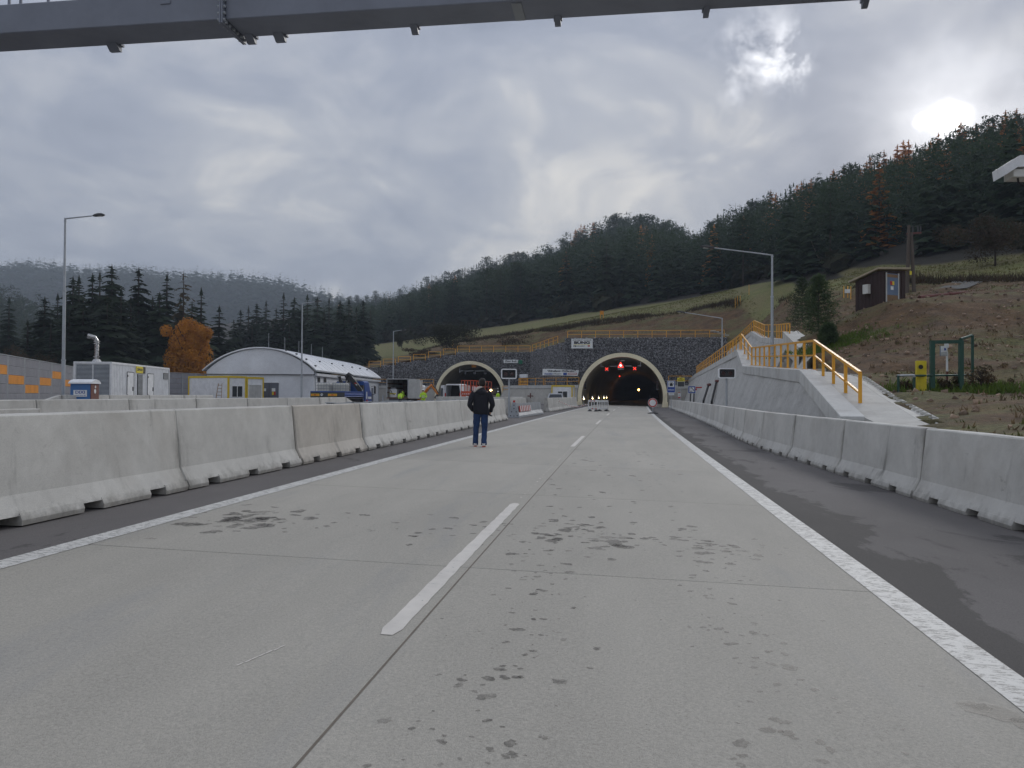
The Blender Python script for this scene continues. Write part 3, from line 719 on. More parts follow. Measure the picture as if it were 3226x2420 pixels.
sw = thing('slope_wall', 'lower grey sprayed concrete slope with capping beam behind the barriers', 'slope wall', (7, 40, 0))
E2_ = at(1488, 820, 117)
low = [Vector((5.5, 19.6, -.2)), Vector((5.75, 30, -.2)), Vector((6.65, 52, -.2)), Vector((7.0, 59, -.2)), Vector((8.6, 112, -.2)), Vector((8.9, 118.4, -.2))]
high = [p+Vector((.02, 0, -.42)) for p in (A_, B_, C_, D_, E_, E2_)]
high[0] = Vector((A_.x, A_.y, A_.z-.42))
face_strip('sprayed_face', low, high, M['spray'], sw, 14, 10, .05, 3)
BC = B_.lerp(C_, .55); 
cap_beam(MB(), [A_, A_.lerp(B_, .5), B_], .5, .48).build('capping_beam', M['capconc'], sw, bevel=.015, world=True)
cap_beam(MB(), [B_+Vector((0, .02, .004)), C_], .5, .47).build('capping_beam', M['capconc'], sw, bevel=.015, world=True)
cap_beam(MB(), [C_+Vector((0, .02, .004)), D_], .5, .47).build('capping_beam', M['capconc'], sw, bevel=.015, world=True)
cap_beam(MB(), [D_+Vector((0, .02, .004)), E_, E2_], .5, .47).build('capping_beam', M['capconc'], sw, bevel=.015, world=True)
uw = thing('slope_wall', 'upper grey sprayed concrete slope with capping beam and a bend', 'slope wall', (12, 70, 3))
ub = [Vector((13.2, 118, 4.3)), Vector((11.6, 85, 4.0)), Vector((10.9, 72, 3.5)), Vector((10.9, 66, 3.3)), Vector((10.5, 56.2, 3.1))]
uh = [p+Vector((.02, 0, -.40)) for p in (U1, U2, U3, U4, U5)]
face_strip('sprayed_face', list(reversed(ub)), list(reversed(uh)), M['spray'], uw, 12, 8, .04, 5)
cap_beam(MB(), [U1, U2], .5, .45).build('capping_beam', M['capconc'], uw, bevel=.015, world=True)
cap_beam(MB(), [U2+Vector((0, -.02, .004)), U2.lerp(U3, .5), U3, U4, U5], .5, .45).build('capping_beam', M['capconc'], uw, bevel=.015, world=True)
# end face of the upper tier, towards the channel
MB().quad(ub[-1], ub[-1]+Vector((3.6, .3, .1)), U5+Vector((1.5, .1, -.35)), uh[-1]).build('end_face', M['spray'], uw, world=True)
# concrete berm between the tiers, apron and channel
ap = thing('concrete_apron', 'pale concrete apron and drainage channel beside the yellow railing', 'apron', (8, 30, 1))
def sheet(name, left, right, mat, parent, n=4, m=3, dz=0.0, thick=.12):
    lo, hi = poly_sub(left, n), poly_sub(right, n); rings = []
    mb = MB(); o = 0
    for i in range(len(lo)):
        top = [lo[i].lerp(hi[i], j/m)+Vector((0, 0, dz)) for j in range(m+1)]
        rings.append(top+[top[-1]-Vector((0, 0, thick)), top[0]-Vector((0, 0, thick))])
    mb.loft(rings); return mb.build(name, mat, parent, world=True)
up = lambda p, d: Vector(p)+Vector(d)
capback = [Vector((5.45, 15.7, .70)), up(A_, (.5, 0, -.03)), up(A_.lerp(B_, .5), (.5, 0, -.03)), up(B_, (.5, 0, -.03)), up(B_.lerp(C_, .15), (.5, 0, -.03))]
outer = [APR[0], APR[1], APR[2], APR[3], APR[4]]
inn = [outer[i].lerp(capback[i], .30) for i in range(5)]
sheet('apron_slab', capback, inn, M['apron'], ap, 3, 3, 0)
gut = [outer[i].lerp(capback[i], .12)+Vector((0, 0, -.06)) for i in range(5)]
sheet('channel_side', [p+Vector((0, 0, .004)) for p in inn], gut, M['apron'], ap, 3, 2, 0)
sheet('channel_side', gut, outer, M['apron'], ap, 3, 2, .004, .9)
for i in range(46):          # setts lining the channel edge
    t = i/46*4; k = min(3, int(t)); a = outer[k].lerp(outer[k+1], t-k); b2 = gut[k].lerp(gut[k+1], t-k)
    p = a.lerp(b2, .42); d = (outer[k+1]-outer[k]).normalized()
    if i == 0: settm = MB().box((0, 0, 0), (.13, .22, .05)).mesh('kerb_sett', M['apron'])
    o = link('kerb_sett', settm, ap, True); o.location = p+Vector((0, 0, .012)); o.rotation_euler = (random.uniform(-.05, .05), .1, -math.atan2(d.x, d.y)+random.uniform(-.05, .05))
berm_l = [up(B_.lerp(C_, .15), (.5, .01, -.04)), up(C_, (.5, 0, -.04)), up(D_, (.5, 0, -.06)), up(E_, (.5, 0, -.05)), up(E2_, (.5, 0, -.05))]
berm_r = [up(B_.lerp(C_, .15), (1.5, .01, .02)), up(ub[4], (.25, -3.0, .1)), up(ub[3], (.3, -3, .12)), up(ub[1], (.3, 15, .1)), up(ub[0], (.3, 0, .1))]
sheet('berm_slab', berm_l, berm_r, M['apron'], ap, 5, 3)
chl = [CH[3]+Vector((-.9, 0, -.05)), CH[2]+Vector((-1.0, -.2, -.05)), Vector((ub[4].x-.2, 50.5, 3.35)), Vector((ub[4].x-.9, 47.5, 3.15))]
chr_ = [CH[3]+Vector((.2, .3, .02)), CH[2]+Vector((.25, 0, .02)), CH[2]+Vector((-1.2, -3.0, -1.0)), Vector((9.6, 42.5, 3.0))]
sheet('channel_chute', chl, chr_, M['apron'], ap, 5, 3, -.32, 1.2)
for i in range(9):           # rough steps down the chute
    p = Vector((ub[4].x+.1, 52.3, 3.4)).lerp(Vector((U5.x+.9, 54.4, 5.0)), i/8)
    MB().box((0, 0, 0), (.9, .34, .20)).build('step', M['plinth'], ap).location = p-ap.location+Vector((.0, 0, .02))

def railing(name, label, pts, group=None, step=1.5, h=1.1, bw=.06, plates=True, mid=1, post_at=None):
    """posts with base plates, a top rail and a middle rail along pts (base line)"""
    pts = [Vector(p) for p in pts]; t = thing(name, label, 'railing', pts[0], 0, group); o0 = Vector(pts[0])
    segs = list(zip(pts[:-1], pts[1:]))
    for si, (a, b2) in enumerate(segs):
        l = (b2-a).length; n = max(1, round(l/step)); ang = -math.atan2(b2.x-a.x, b2.y-a.y)
        for i in range(n+(1 if si == len(segs)-1 else 0)):
            p = a.lerp(b2, i/n)-o0
            mb = MB().box((p.x, p.y, p.z+h/2), (bw, bw, h), ang)
            post = mb.build('post', M['yellow'], t)
            if plates: MB().box((p.x, p.y, p.z+.012), (bw*2.6, bw*2.6, .02), ang).build('base_plate', M['yellow'], post)
        MB().beam(a-o0+Vector((0, 0, h)), b2-o0+Vector((0, 0, h)), bw*.95, bw*.95).build('top_rail', M['yellow'], t)
        for k in range(mid):
            z = h*(k+1)/(mid+1); MB().beam(a-o0+Vector((0, 0, z)), b2-o0+Vector((0, 0, z)), bw*.7, bw*.7).build('middle_rail', M['yellow'], t)
    return t
off = Vector((.22, 0, 0))
Aend = at(1858, 894, 22.2); Bp = at(1759, 800, 30.5); Cp = at(1624, 789, 52)
railing('yellow_railing', 'yellow railing with base plates bending along the lower capping beam', [Aend, Bp, Cp, D_+Vector((.22, -.4, 0))], step=2.1, bw=.085)
railing('yellow_railing', 'long yellow railing running down the lower slope wall to the portal', [D_+Vector((.22, .3, 0)), E_+off], step=2.4, bw=.07)
railing('yellow_railing', 'yellow railing climbing to the peak of the upper slope wall', [U2+off, U1+off], step=2.2, bw=.07, group=None)
railing('yellow_railing', 'yellow railing along the bend of the upper slope wall', [U5+off+Vector((0, .2, 0)), U4+off, U3+off, U2+off+Vector((0, -.4, 0))], step=1.9, bw=.075)
# ================================================================== PORTALS AND GABION WALLS
def zm(x0, y0, sc): return lambda x, y: ((x0+x*sc)/K, (y0+y*sc)/K)
z1 = zm(0, 800, 800/2212); z2 = zm(700, 900, 600/2212); z3 = zm(1200, 950, 500/2212); z4 = zm(1600, 950, 600/2212); z5 = zm(2100, 700, 600/2212)
z6 = zm(2100, 950, 600/2212); z7 = zm(2600, 750, 626/2077); z8 = zm(2500, 1000, 726/2007); zp = zm(1780, 1090, 320/2212); zs = zm(2080, 1140, 160/2212)
GL = 135.0
g = G('gabion_stone'); at_ = g.attr('tint'); v = g.geo()
c = g.mix(1.0, at_, g.mix(g.mr(g.noise(v, 9, 4, .7), .3, .7), (.65, .65, .66), (1.25, 1.25, 1.25)), 'MULTIPLY')
M['stone'] = g.fin(c, .85, g.noise(v, 14, 4), .5, .03)
M['gabdark'] = paint('gabion_core', (.06, .06, .062), .9)
def stones(name, P, nrm, parent, smin=.08, smax=.175):
    """jittered blocks at points P (n,3), flattened along nrm"""
    n = len(P); base = np.array([(-1, -1, -1), (1, -1, -1), (1, 1, -1), (-1, 1, -1), (-1, -1, 1), (1, -1, 1), (1, 1, 1), (-1, 1, 1)], float)
    sz = rng.uniform(smin, smax, (n, 1, 1))*rng.uniform(.7, 1.2, (n, 1, 3))*.62
    Vv = base[None]*sz*rng.uniform(.55, 1.15, (n, 8, 3))
    a = rng.uniform(0, 6.28, n); b = rng.uniform(-.6, .6, n); ca, sa, cb, sb = np.cos(a), np.sin(a), np.cos(b), np.sin(b)
    x, y, z = Vv[..., 0].copy(), Vv[..., 1].copy(), Vv[..., 2].copy()
    x, z = x*ca[:, None]-z*sa[:, None], x*sa[:, None]+z*ca[:, None]
    x, y = x*cb[:, None]-y*sb[:, None], x*sb[:, None]+y*cb[:, None]
    Vv = np.stack([x, y, z], -1)+P[:, None]
    Fq = np.array([(3, 2, 1, 0), (4, 5, 6, 7), (0, 1, 5, 4), (1, 2, 6, 5), (2, 3, 7, 6), (3, 0, 4, 7)])
    Fa = (Fq[None]+(np.arange(n)*8)[:, None, None]).reshape(-1, 4)
    m = np_mesh(name, Vv.reshape(-1, 3), Fa, M['stone'])
    tv = .235+.09*rng.standard_normal(n); tv = np.clip(tv, .10, .42); tv[rng.random(n) < .045] = rng.uniform(.22, .42)
    t = np.repeat(tv, 8); np_color(m, 'tint', np.stack([t, t*1.0, t*1.03], -1))
    return tag(link(name, m, parent, True), kind='stuff')
def gabion_face(parent, p0, p1, top, hole=None, z0=-.3, thick=1.6, seed=0):
    """wall face from p0 to p1 (x,y); top(s) height along s; hole=(s_c, z_c, R)"""
    p0, p1 = np.array(p0, float), np.array(p1, float); L = np.linalg.norm(p1-p0); d = (p1-p0)/L; nrm = np.array([d[1], -d[0]])
    if nrm[1] > 0: nrm = -nrm
    def bot(s):
        if hole and abs(s-hole[0]) < hole[2]: return hole[1]+math.sqrt(max(0, hole[2]**2-(s-hole[0])**2))
        return z0
    mb = MB(); ss = np.linspace(0, L, int(L/.25)+1)
    for a, b2 in zip(ss[:-1], ss[1:]):
        m = (a+b2)/2; t = top(m); A = p0+d*a; B = p0+d*b2; Ab = A-nrm*thick; Bb = B-nrm*thick
        za, zb = min(bot(a), t-.02), min(bot(b2), t-.02)
        mb.quad((A[0], A[1], za), (B[0], B[1], zb), (B[0], B[1], t), (A[0], A[1], t))
        mb.quad((A[0], A[1], t), (B[0], B[1], t), (Bb[0], Bb[1], t), (Ab[0], Ab[1], t))
        if abs(top(m+.25)-t) > .05:
            lo, hi = sorted((t, top(m+.25))); mb.quad((B[0], B[1], lo), (Bb[0], Bb[1], lo), (Bb[0], Bb[1], hi), (B[0], B[1], hi))
    mb.build('backing', M['gabdark'], parent, world=True)
    pts = []; cell = .158
    for s in np.arange(cell/2, L, cell):
        t = top(s)
        for zc in np.arange(z0+cell/2, t, cell):
            ss2 = s+rng.uniform(-.05, .05); zz = zc+rng.uniform(-.045, .045)
            if hole and math.hypot(ss2-hole[0], zz-hole[1]) < hole[2]-.02: continue
            if hole and zz < hole[1] and abs(ss2-hole[0]) < hole[2]: continue
            fr = (zz-z0) % 1.0                       # wire-basket courses: each a hand's width behind the one below
            setb = .05*math.floor((zz-z0)/1.0)*.35
            o = -.03+rng.uniform(-.03, .05)-(.05 if fr < .10 else 0)
            q = p0+d*ss2+nrm*(o+.06); pts.append((q[0], q[1], zz))
    stones('gabion_stones', np.array(pts), nrm, parent)
    for k in range(1, int(max(top(s) for s in ss)-z0)+1):      # mesh edge wires of each basket course
        z = z0+k; run = None
        for s in list(ss)+[L+9]:
            ok = s <= L and top(s) > z+.05 and not (hole and math.hypot(s-hole[0], z-hole[1]) < hole[2]+.1) and not (hole and z < hole[1] and abs(s-hole[0]) < hole[2])
            if ok and run is None: run = s
            if not ok and run is not None:
                if s-run > .8:
                    a, b2 = p0+d*run+nrm*.13, p0+d*(min(s, L)-.25)+nrm*.13
                    MB().beam((a[0], a[1], z), (b2[0], b2[1], z), .02, .02).build('basket_edge', M['galv_dull'], parent, world=True)
                run = None
XC, ZC, RO, RI, YF = .28, 1.25, 6.32, 5.74, 113.0
XCL, ZCL, ROL, RIL, YFL = -25.0, 1.15, 6.0, 5.45, 130.0
gw = thing('gabion_wall', 'dark stone gabion wall round the right-hand tunnel portal', 'gabion wall', (3, 119, 0))
gw['label'] = 'dark stone gabion wall round the portal with red lane crosses'
topR = at(1400, 729.5, 119).z
gabion_face(gw, (-8.3, 119), (15.6, 119), lambda s: topR, hole=(8.3+XC, ZC, RO))
gl = thing('gabion_wall', 'dark stone gabion wall with stepped top round the portal behind the scissor lift', 'gabion wall', (-25, GL, 0))
ST = [(793, 824, 793.8), (824, 856, 789), (856.5, 889, 783.6), (889.5, 921, 779), (921.5, 954, 773.2), (954, 986, 767.2), (986, 1150, 760.8)]
STW = [(at(a, y, GL).x, at(b, y, GL).x, at((a+b)/2, y, GL).z) for a, b, y in ST]
X0 = STW[0][0]-9
def topL(s):
    x = X0+s
    for a, b, z in reversed(STW):
        if x >= a: return z
    return max(1.0, STW[0][2]-(STW[0][0]-x)*.35)
XE = STW[-1][1]-.3
gabion_face(gl, (X0, GL), (XE, GL), topL, hole=(XCL-X0, ZCL, ROL))
gr_ = thing('gabion_wall', 'slanting stretch of gabion wall joining the two portal walls', 'gabion wall', (-12, 128, 0))
zA, zB = STW[-1][2], at(1217, 741, 121).z
Lr = math.hypot(-8.25-XE, 119.2-GL)
gabion_face(gr_, (XE, GL-.1), (-8.25, 119.2), lambda s: zA+(zB-zA)*round(s/Lr*3)/3)

def arch(xc, zc, R, y, n=40, drop=1.5, a0=-8):
    pts = []
    for i in range(n+1):
        a = math.radians(a0+(180-2*a0)*i/n); pts.append((xc+R*math.cos(a), y, zc+R*math.sin(a)))
    x0, z0 = pts[0][0], pts[0][2]; k = R*.97*math.cos(math.radians(a0))
    return [(xc+k, y, -.25)]+pts+[(xc-k, y, -.25)]
def portal(label, xc, zc, ro, ri, y0, y1, depth, curve):
    t = thing('tunnel_portal', label, 'tunnel portal', (xc, y0, 0))
    o, i = arch(xc, zc, ro, y0), arch(xc, zc, ri, y0); n = len(o); mb = MB()
    ib = arch(xc, zc, ri, y0+.5); ob = arch(xc, zc, ro, y0+.5)
    mb.add(o+i+ib+ob, [(k, k+1, n+k+1, n+k) for k in range(n-1)]+[(n+k, n+k+1, 2*n+k+1, 2*n+k) for k in range(n-1)]+[(k+1, k, 3*n+k, 3*n+k+1) for k in range(n-1)])
    mb.build('portal_ring', M['cream'], t, 30, world=True)
    for s in (-1, 1):
        MB().b(xc+s*ri*.985, xc+s*(ro+.10), y0-.06, y0+.5, -.25, .62).build('ring_foot', M['cream'], t, world=True)
    sh = MB(); rows = [arch(xc, zc, ro-.02, y) for y in (y0+.5, y1)]
    sh.loft(rows, closed=False).build('portal_shell', M['plinth'], t, True, world=True)
    rim = [arch(xc, zc, ro+.14, y) for y in (y0+1.2, y1)]
    m2 = MB().loft(rim, closed=False)
    a, b2 = arch(xc, zc, ro+.14, y0+1.2), arch(xc, zc, ro-.02, y0+1.2); n2 = len(a); m2.add(a+b2, [(k, k+1, n2+k+1, n2+k) for k in range(n2-1)])
    m2.build('sealing_collar', M['dark'], t, True, world=True)
    rows = []
    for k in range(int(depth/8)+1):
        y = y0+.5+8*k; dx = (rc(y)-rc(y0)) if curve else 0
        rows.append(arch(xc+dx, zc, ri+.01, y))
    ln = MB().loft(rows, closed=False); e = rows[-1]; ln.add(e, [tuple(range(len(e)))])
    ln.build('tunnel_lining', M['lining'], t, True, world=True)
    for s in (-1, 1):
        w = MB()
        for k in range(int(depth/8)):
            ya, yb = y0+.3+8*k, y0+.3+8*(k+1); da, db = ((rc(ya)-rc(y0), rc(yb)-rc(y0)) if curve else (0, 0))
            xa, xb = xc+s*(ri-1.05), xc+s*(ri+.05)
            w.loft([[(xa+da, ya, -.2), (xa+da, ya, .28), (xb+da, ya, .28), (xb+da, ya, -.2)], [(xa+db, yb, -.2), (xa+db, yb, .28), (xb+db, yb, .28), (xb+db, yb, -.2)]])
        w.build('walkway', M['plinth'], t, world=True)
    return t
pr = portal('cream ringed tunnel portal with red lane crosses glowing inside', XC, ZC, RO, RI, YF, 119.6, 300, True)
pl = portal('cream ringed tunnel portal with scissor lift and van parked at its mouth', XCL, ZCL, ROL, RIL, YFL, GL+.6, 200, False)
# --- signal frame just inside the right portal
YS = 114.8
sf = thing('lane_signal_gantry', 'lit signal frame with red crosses and warning triangle in the portal', 'lane signal', at(*zp(1210, 440), YS))
def W_(mb, name, mat, parent, **k): return mb.build(name, mat, parent, world=True, **k)
for x0, x1, yy in ((975, 1120, 443), (1300, 1450, 436), (770, 840, 447), (1580, 1660, 432)):
    W_(MB().tube(at(*zp(x0, yy), YS), at(*zp(x1, yy), YS), .075, n=8), 'carrier_tube', M['galv'], sf)
for x, yt in ((787, 300), (1640, 300)):
    W_(MB().tube(at(*zp(x, yt), YS), at(*zp(x, 455), YS), .07, n=8), 'hanger', M['galv'], sf)
for cx, cy in ((908, 505), (1518, 493)):
    p = at(*zp(cx, cy), YS-.12)
    bx = W_(MB().box(p+Vector((0, .16, 0)), (.62, .2, .62)), 'signal_box', M['black'], sf)
    for sg in (-1, 1):
        W_(MB().beam(p+Vector((-.2, 0, -.2*sg)), p+Vector((.2, 0, .2*sg)), .05, .05, (0, 1, 0)), 'red_cross_bar', M['lampred'], bx)
p = at(*zp(1212, 415), YS-.15); hw, hh = .40, .34
bx = W_(MB().box(p+Vector((0, .16, .02)), (.95, .2, .9)), 'signal_box', M['black'], sf)
tri = [p+Vector((-hw, 0, -hh)), p+Vector((hw, 0, -hh)), p+Vector((0, 0, hh+.06))]
for a, b2 in zip(tri, tri[1:]+tri[:1]): W_(MB().beam(a, b2, .05, .07, (0, 1, 0)), 'red_triangle_bar', M['lampred'], bx)
W_(MB().add([p+Vector(q) for q in ((-.13, -.01, -.18), (.15, -.01, -.18), (.15, -.01, -.06), (.06, -.01, .02), (.04, -.01, .14), (-.04, -.01, .06), (-.13, -.01, .02))], [tuple(range(7))]), 'lit_symbol', M['lampwhite'], bx)
p = at(*zp(1210, 500), YS-.15)
pb = W_(MB().box(p, (.88, .06, .26)), 'text_plate', M['black'], sf)
W_(MB().beam(p+Vector((-.42, -.04, .11)), p+Vector((.42, -.04, .11)), .03, .03), 'plate_edge', M['signwhite'], pb); W_(MB().beam(p+Vector((-.42, -.04, -.11)), p+Vector((.42, -.04, -.11)), .03, .03), 'plate_edge', M['signwhite'], pb)
text(pb, '\u2191 200 m \u2191', .17, M['signwhite'], facing(p+Vector((0, -.035, 0))))
W_(MB().box(at(*zp(1252, 322), YS), (.66, .05, .13)), 'number_plate', M['signwhite'], sf)
W_(MB().tube(at(*zp(1050, 290), 116), at(*zp(1390, 278), 116), .06, n=6), 'cable_duct', M['galv'], sf)
# side traffic lights on the portal walls
for x, s, lb in ((440, 1, 'dark three-lamp traffic light on the portal wall above the guide lamps'), (2008, -1, 'dark three-lamp traffic light on the portal wall above the round sign')):
    p = at(*zp(x, 855), 114.5); t = thing('traffic_light', lb, 'traffic light', p)
    W_(MB().box(p, (.34, .3, 1.15)), 'housing', M['black'], t)
    for k in (-.36, 0, .36): W_(MB().tube(p+Vector((0, -.15, k)), p+Vector((0, -.24, k)), .12, n=12), 'lens_hood', M['lensdark'], t)
    W_(MB().beam(p+Vector((-s*.35, 0, -.62)), p+Vector((s*.15, 0, -.62)), .05, .05), 'bracket', M['galv'], t)
# guide lamps along the walkway, receding into the tunnel
for i, (px, py) in enumerate(((410, 1152), (600, 1145), (735, 1136), (848, 1131), (905, 1128))):
    Y = (109, 126, 142, 160, 170)[i]; p = at(*zp(px, py), Y)
    t = thing('guide_lamp', 'small glowing guide lamp on a thin post behind the plastic barrier', 'lamp', (p.x, p.y, gz(p.x)), 0, 'guide lamps in the tunnel mouth')
    W_(MB().tube((p.x, p.y, -.1), (p.x, p.y, p.z-.05), .03, n=6), 'post', M['galv'], t)
    W_(MB().tube(p+Vector((0, 0, -.07)), p+Vector((0, 0, .07)), .10, n=10), 'lamp', M['lampwarm'], t)
    W_(MB().tube(p+Vector((0, 0, .06)), p+Vector((-.05, 0, .42)), .035, .01, n=6), 'glow_spike', M['lampwhite'], t)  # tapering spike above the lamp, made to glow white though it is no lamp
# lit vehicle lamp deeper inside, with its glow on the wall
p = at(*zp(1605, 955), 190); t = thing('work_lamp', 'bright orange work lamp shining deep inside the tunnel', 'lamp', (p.x, p.y, gz(p.x)))
W_(MB().tube((p.x, p.y, -.2), (p.x, p.y, p.z-.1), .03, n=6), 'stand', M['dark'], t)
W_(MB().path([p+Vector((0, 0, -.22)), p+Vector((0, 0, -.1)), p+Vector((0, 0, .1)), p+Vector((0, 0, .22))], [.08, .22, .22, .08], 10), 'lamp', M['lamporange'], t)
ll = bpy.data.lights.new('work_lamp_light', 'POINT'); ll.energy = 8; ll.color = (1, .42, .1); ll.shadow_soft_size = .2
lo = bpy.data.objects.new('work_lamp_light', ll); COL.objects.link(lo); lo.parent = t; lo.location = (.4, .6, p.z+.3-gz(p.x))
p = at(*zp(1190, 660), 150); t = thing('red_signal_lamp', 'tiny red signal lamp hanging in the dark tunnel', 'lamp', p)
W_(MB().path([p+Vector((0, 0, -.1)), p, p+Vector((0, 0, .1))], [.05, .1, .05], 8), 'lamp', M['lampred'], t); W_(MB().tube(p+Vector((0, 0, .1)), p+Vector((0, 0, 2.6)), .02, n=5), 'cable', M['dark'], t)
# left portal equipment
p = at(*z3(1297, 893), 131.2); t = thing('lane_signal_gantry', 'unlit sign frame under the crown of the portal behind the scissor lift', 'lane signal', p)
W_(MB().box(p, (.8, .1, .62)), 'orange_plate', M['orangepanel'], t)
for x0, x1 in ((1090, 1145), (1168, 1292), (1315, 1440), (1462, 1515)): W_(MB().tube(at(*z3(x0, 970), 131.2), at(*z3(x1, 967), 131.2), .07, n=8), 'carrier_tube', M['galv'], t)
for x in (1098, 1508): W_(MB().tube(at(*z3(x, 930), 131.2), at(*z3(x, 990), 131.2), .07, n=8), 'hanger', M['galv'], t)
for x in (1180, 1308, 1455): W_(MB().box(at(*z3(x, 1000), 131.2), (.5 if x != 1180 else .2, .15, .32)), 'signal_box', M['dark'], t)

# --- plinth walls below the gabions
def plinth(label, a, b, ztop, batter=.5):
    a, b = Vector(a), Vector(b); d = (b-a).normalized(); nrm = Vector((d.y, -d.x, 0)); nrm = nrm if nrm.y < 0 else -nrm
    t = thing('plinth_wall', label, 'wall', a); rings = []
    L = (b-a).length
    for i in range(13):
        p = a+d*L*i/12; rings.append([p+nrm*batter+Vector((0, 0, -.2)), p+nrm*.04+Vector((0, 0, ztop-.5)), p-nrm*.6+Vector((0, 0, ztop-.5)), p-nrm*.6+Vector((0, 0, -.2))])
    MB().loft(rings).build('wall_face', M['plinth'], t, world=True)
    n = max(1, int(L/4))
    for i in range(n):
        p, q = a+d*(L*i/n+.01), a+d*(L*(i+1)/n-.01)
        MB().loft([[x+nrm*.12+Vector((0, 0, ztop-.48)), x+nrm*.12+Vector((0, 0, ztop)), x-nrm*.6+Vector((0, 0, ztop)), x-nrm*.6+Vector((0, 0, ztop-.48))] for x in (p, q)]).build('cap_block', M['capconc'], t, world=True, bevel=.01)
    return a, b
PZ = 3.0
plinth('weathered concrete plinth wall between the two portals', (-18.7, 126, 0), (-5.75, 115.6, 0), PZ, 1.0)
plinth('short concrete plinth wall behind the blue tunnel sign', (6.75, 116, 0), (10.3, 116, 0), PZ)
plinth('concrete plinth wall behind the orange excavator arm', (-46, 132, 0), (-31.3, 131.5, 0), PZ)
def pv(t): return Vector((-18.7, 126, PZ)).lerp(Vector((-5.75, 115.6, PZ)), t)+Vector((.15, .2, 0))
railing('yellow_railing', 'yellow railing on the plinth wall under the white company banner', [pv(.55), pv(.97)], step=2.0, bw=.07, plates=False)
railing('yellow_railing', 'yellow railing on the plinth wall beside the lane signal', [pv(.22), pv(.53)], step=2.0, bw=.07, plates=False)
railing('yellow_railing', 'low yellow railing beside the base of the portal behind the scissor lift', [pv(.0)+Vector((-.2, -.4, -1.2)), pv(.14)+Vector((0, -.3, -1.2))], step=1.0, bw=.06, plates=False)
railing('yellow_railing', 'yellow railing on the plinth wall behind the speed display', [Vector((6.95, 116.2, PZ)), Vector((10.2, 116.2, PZ))], step=1.75, bw=.08, plates=False, h=1.35)
railing('yellow_railing', 'yellow railing on the plinth wall above the excavator arm', [Vector((-42.5, 132.1, PZ)), Vector((-31.6, 131.8, PZ))], step=2.6, bw=.07, plates=False)
p = pv(.20); t = thing('steel_gate', 'yellow slatted gate on the plinth wall under a small white box', 'gate', p)
for k in range(9): W_(MB().beam(p+Vector((.0+.19*k, -.15*k, 0)), p+Vector((.0+.19*k, -.15*k, 1.15)), .06, .06), 'bar', M['yellow'], t)
for z in (.15, .6, 1.12): W_(MB().beam(p+Vector((0, 0, z)), p+Vector((1.55, -1.22, z)), .05, .08), 'cross_bar', M['yellow'], t)
p2 = p+Vector((.9, -.7, 1.5)); W_(MB().box(p2, (1.6, .3, .55), -.67), 'white_box', M['white'], thing('equipment_box', 'small white rounded box standing above the yellow slatted gate', 'box', p2))
# --- railings on top of the gabions
for i, (a, b, z) in enumerate(STW):
    if i == len(STW)-1: continue
    ords = ('lowest', 'second lowest', 'third lowest', 'third highest', 'second highest', 'highest')[i]
    railing('step_railing', f'short yellow railing on the {ords} step of the stepped gabion wall', [(a+.25, GL+.3, z), (b-.25, GL+.3, z)], 'railings on the gabion steps', step=2.0, bw=.075, plates=False)
a, b, z = STW[-1]
railing('yellow_railing', 'long level yellow railing on the gabion wall above the scissor lift portal', [(a+.1, GL+.3, z), (b-.4, GL+.3, z)], step=2.05, bw=.075, plates=False)
railing('yellow_railing', 'yellow railing on the slanting gabion wall beside the black and white banner', [(XE+.3, GL-.2, zA+.1), (-9.6, 122.0, zB+.05)], step=2.3, bw=.075, plates=False)
railing('yellow_railing', 'long yellow railing on the gabion wall above the lit portal', [(-7.9, 119.4, topR), (15.2, 119.4, topR)], step=2.2, bw=.075, plates=False)
# ================================================================== SIGNS AND BANNERS
def panel(px0, py0, px1, py1, Y, d=.04):
    a, b = at(px0, py0, Y), at(px1, py1, Y); c = (a+b)/2
    return c, abs(b.x-a.x), abs(b.z-a.z)
def board(t, name, c, w, h, mat, d=.04, dy=0.0, bevel=.0):
    return MB().box(c+Vector((0, dy, 0)), (w, d, h)).build(name, mat, t, world=True, bevel=bevel)
c, w, h = panel(*z3(1710, 812), *z3(1910, 858), GL-.35)
t = thing('greeting_sign', 'white sign reading Zdar Boh on the gabion wall', 'sign', c); bd = board(t, 'board', c, w, h, M['signwhite'], bevel=.01)
text(bd, 'Zdar Boh', h*.72, M['text'], facing(c+Vector((0, -.03, 0))), width=w*.78, spacing=1.15, bold=.012)
c, w, h = panel(*z3(1920, 820), *z3(1971, 868), GL-.35)
t = thing('emblem_sign', 'small green sign with crossed hammers on the gabion wall', 'sign', c); bd = board(t, 'board', c, w, h, M['signgreen'])
for s in (-1, 1):
    MB().beam(c+Vector((-s*w*.32, -.03, -h*.34)), c+Vector((s*w*.24, -.03, h*.22)), .03, .09, (0, 1, 0)).build('hammer_handle', M['text'], bd, world=True)
    MB().beam(c+Vector((s*w*.10, -.032, h*.36)), c+Vector((s*w*.38, -.032, h*.08)), .03, .15, (0, 1, 0)).build('hammer_head', M['text'], bd, world=True)
c, w, h = panel(*z4(737, 433), *z4(985, 545), 118.7)
t = thing('banner', 'white banner with large black lettering and yellow line above the portal', 'banner', c); bd = board(t, 'board', c, w, h, M['signwhite'])
f = lambda dx, dz: facing(c+Vector((w*dx, -.03, h*dz)))
text(bd, 'STAVEBN\u00dd DOZOR', h*.16, M['dark'], f(0, .35), width=w*.88, bold=.006)
text(bd, 'BUNG', h*.36, M['text'], f(0, .08), width=w*.74, bold=.03)
board(bd, 'yellow_line', c+Vector((0, -.03, -h*.12)), w*.8, h*.035, M['signyellow'], .01)
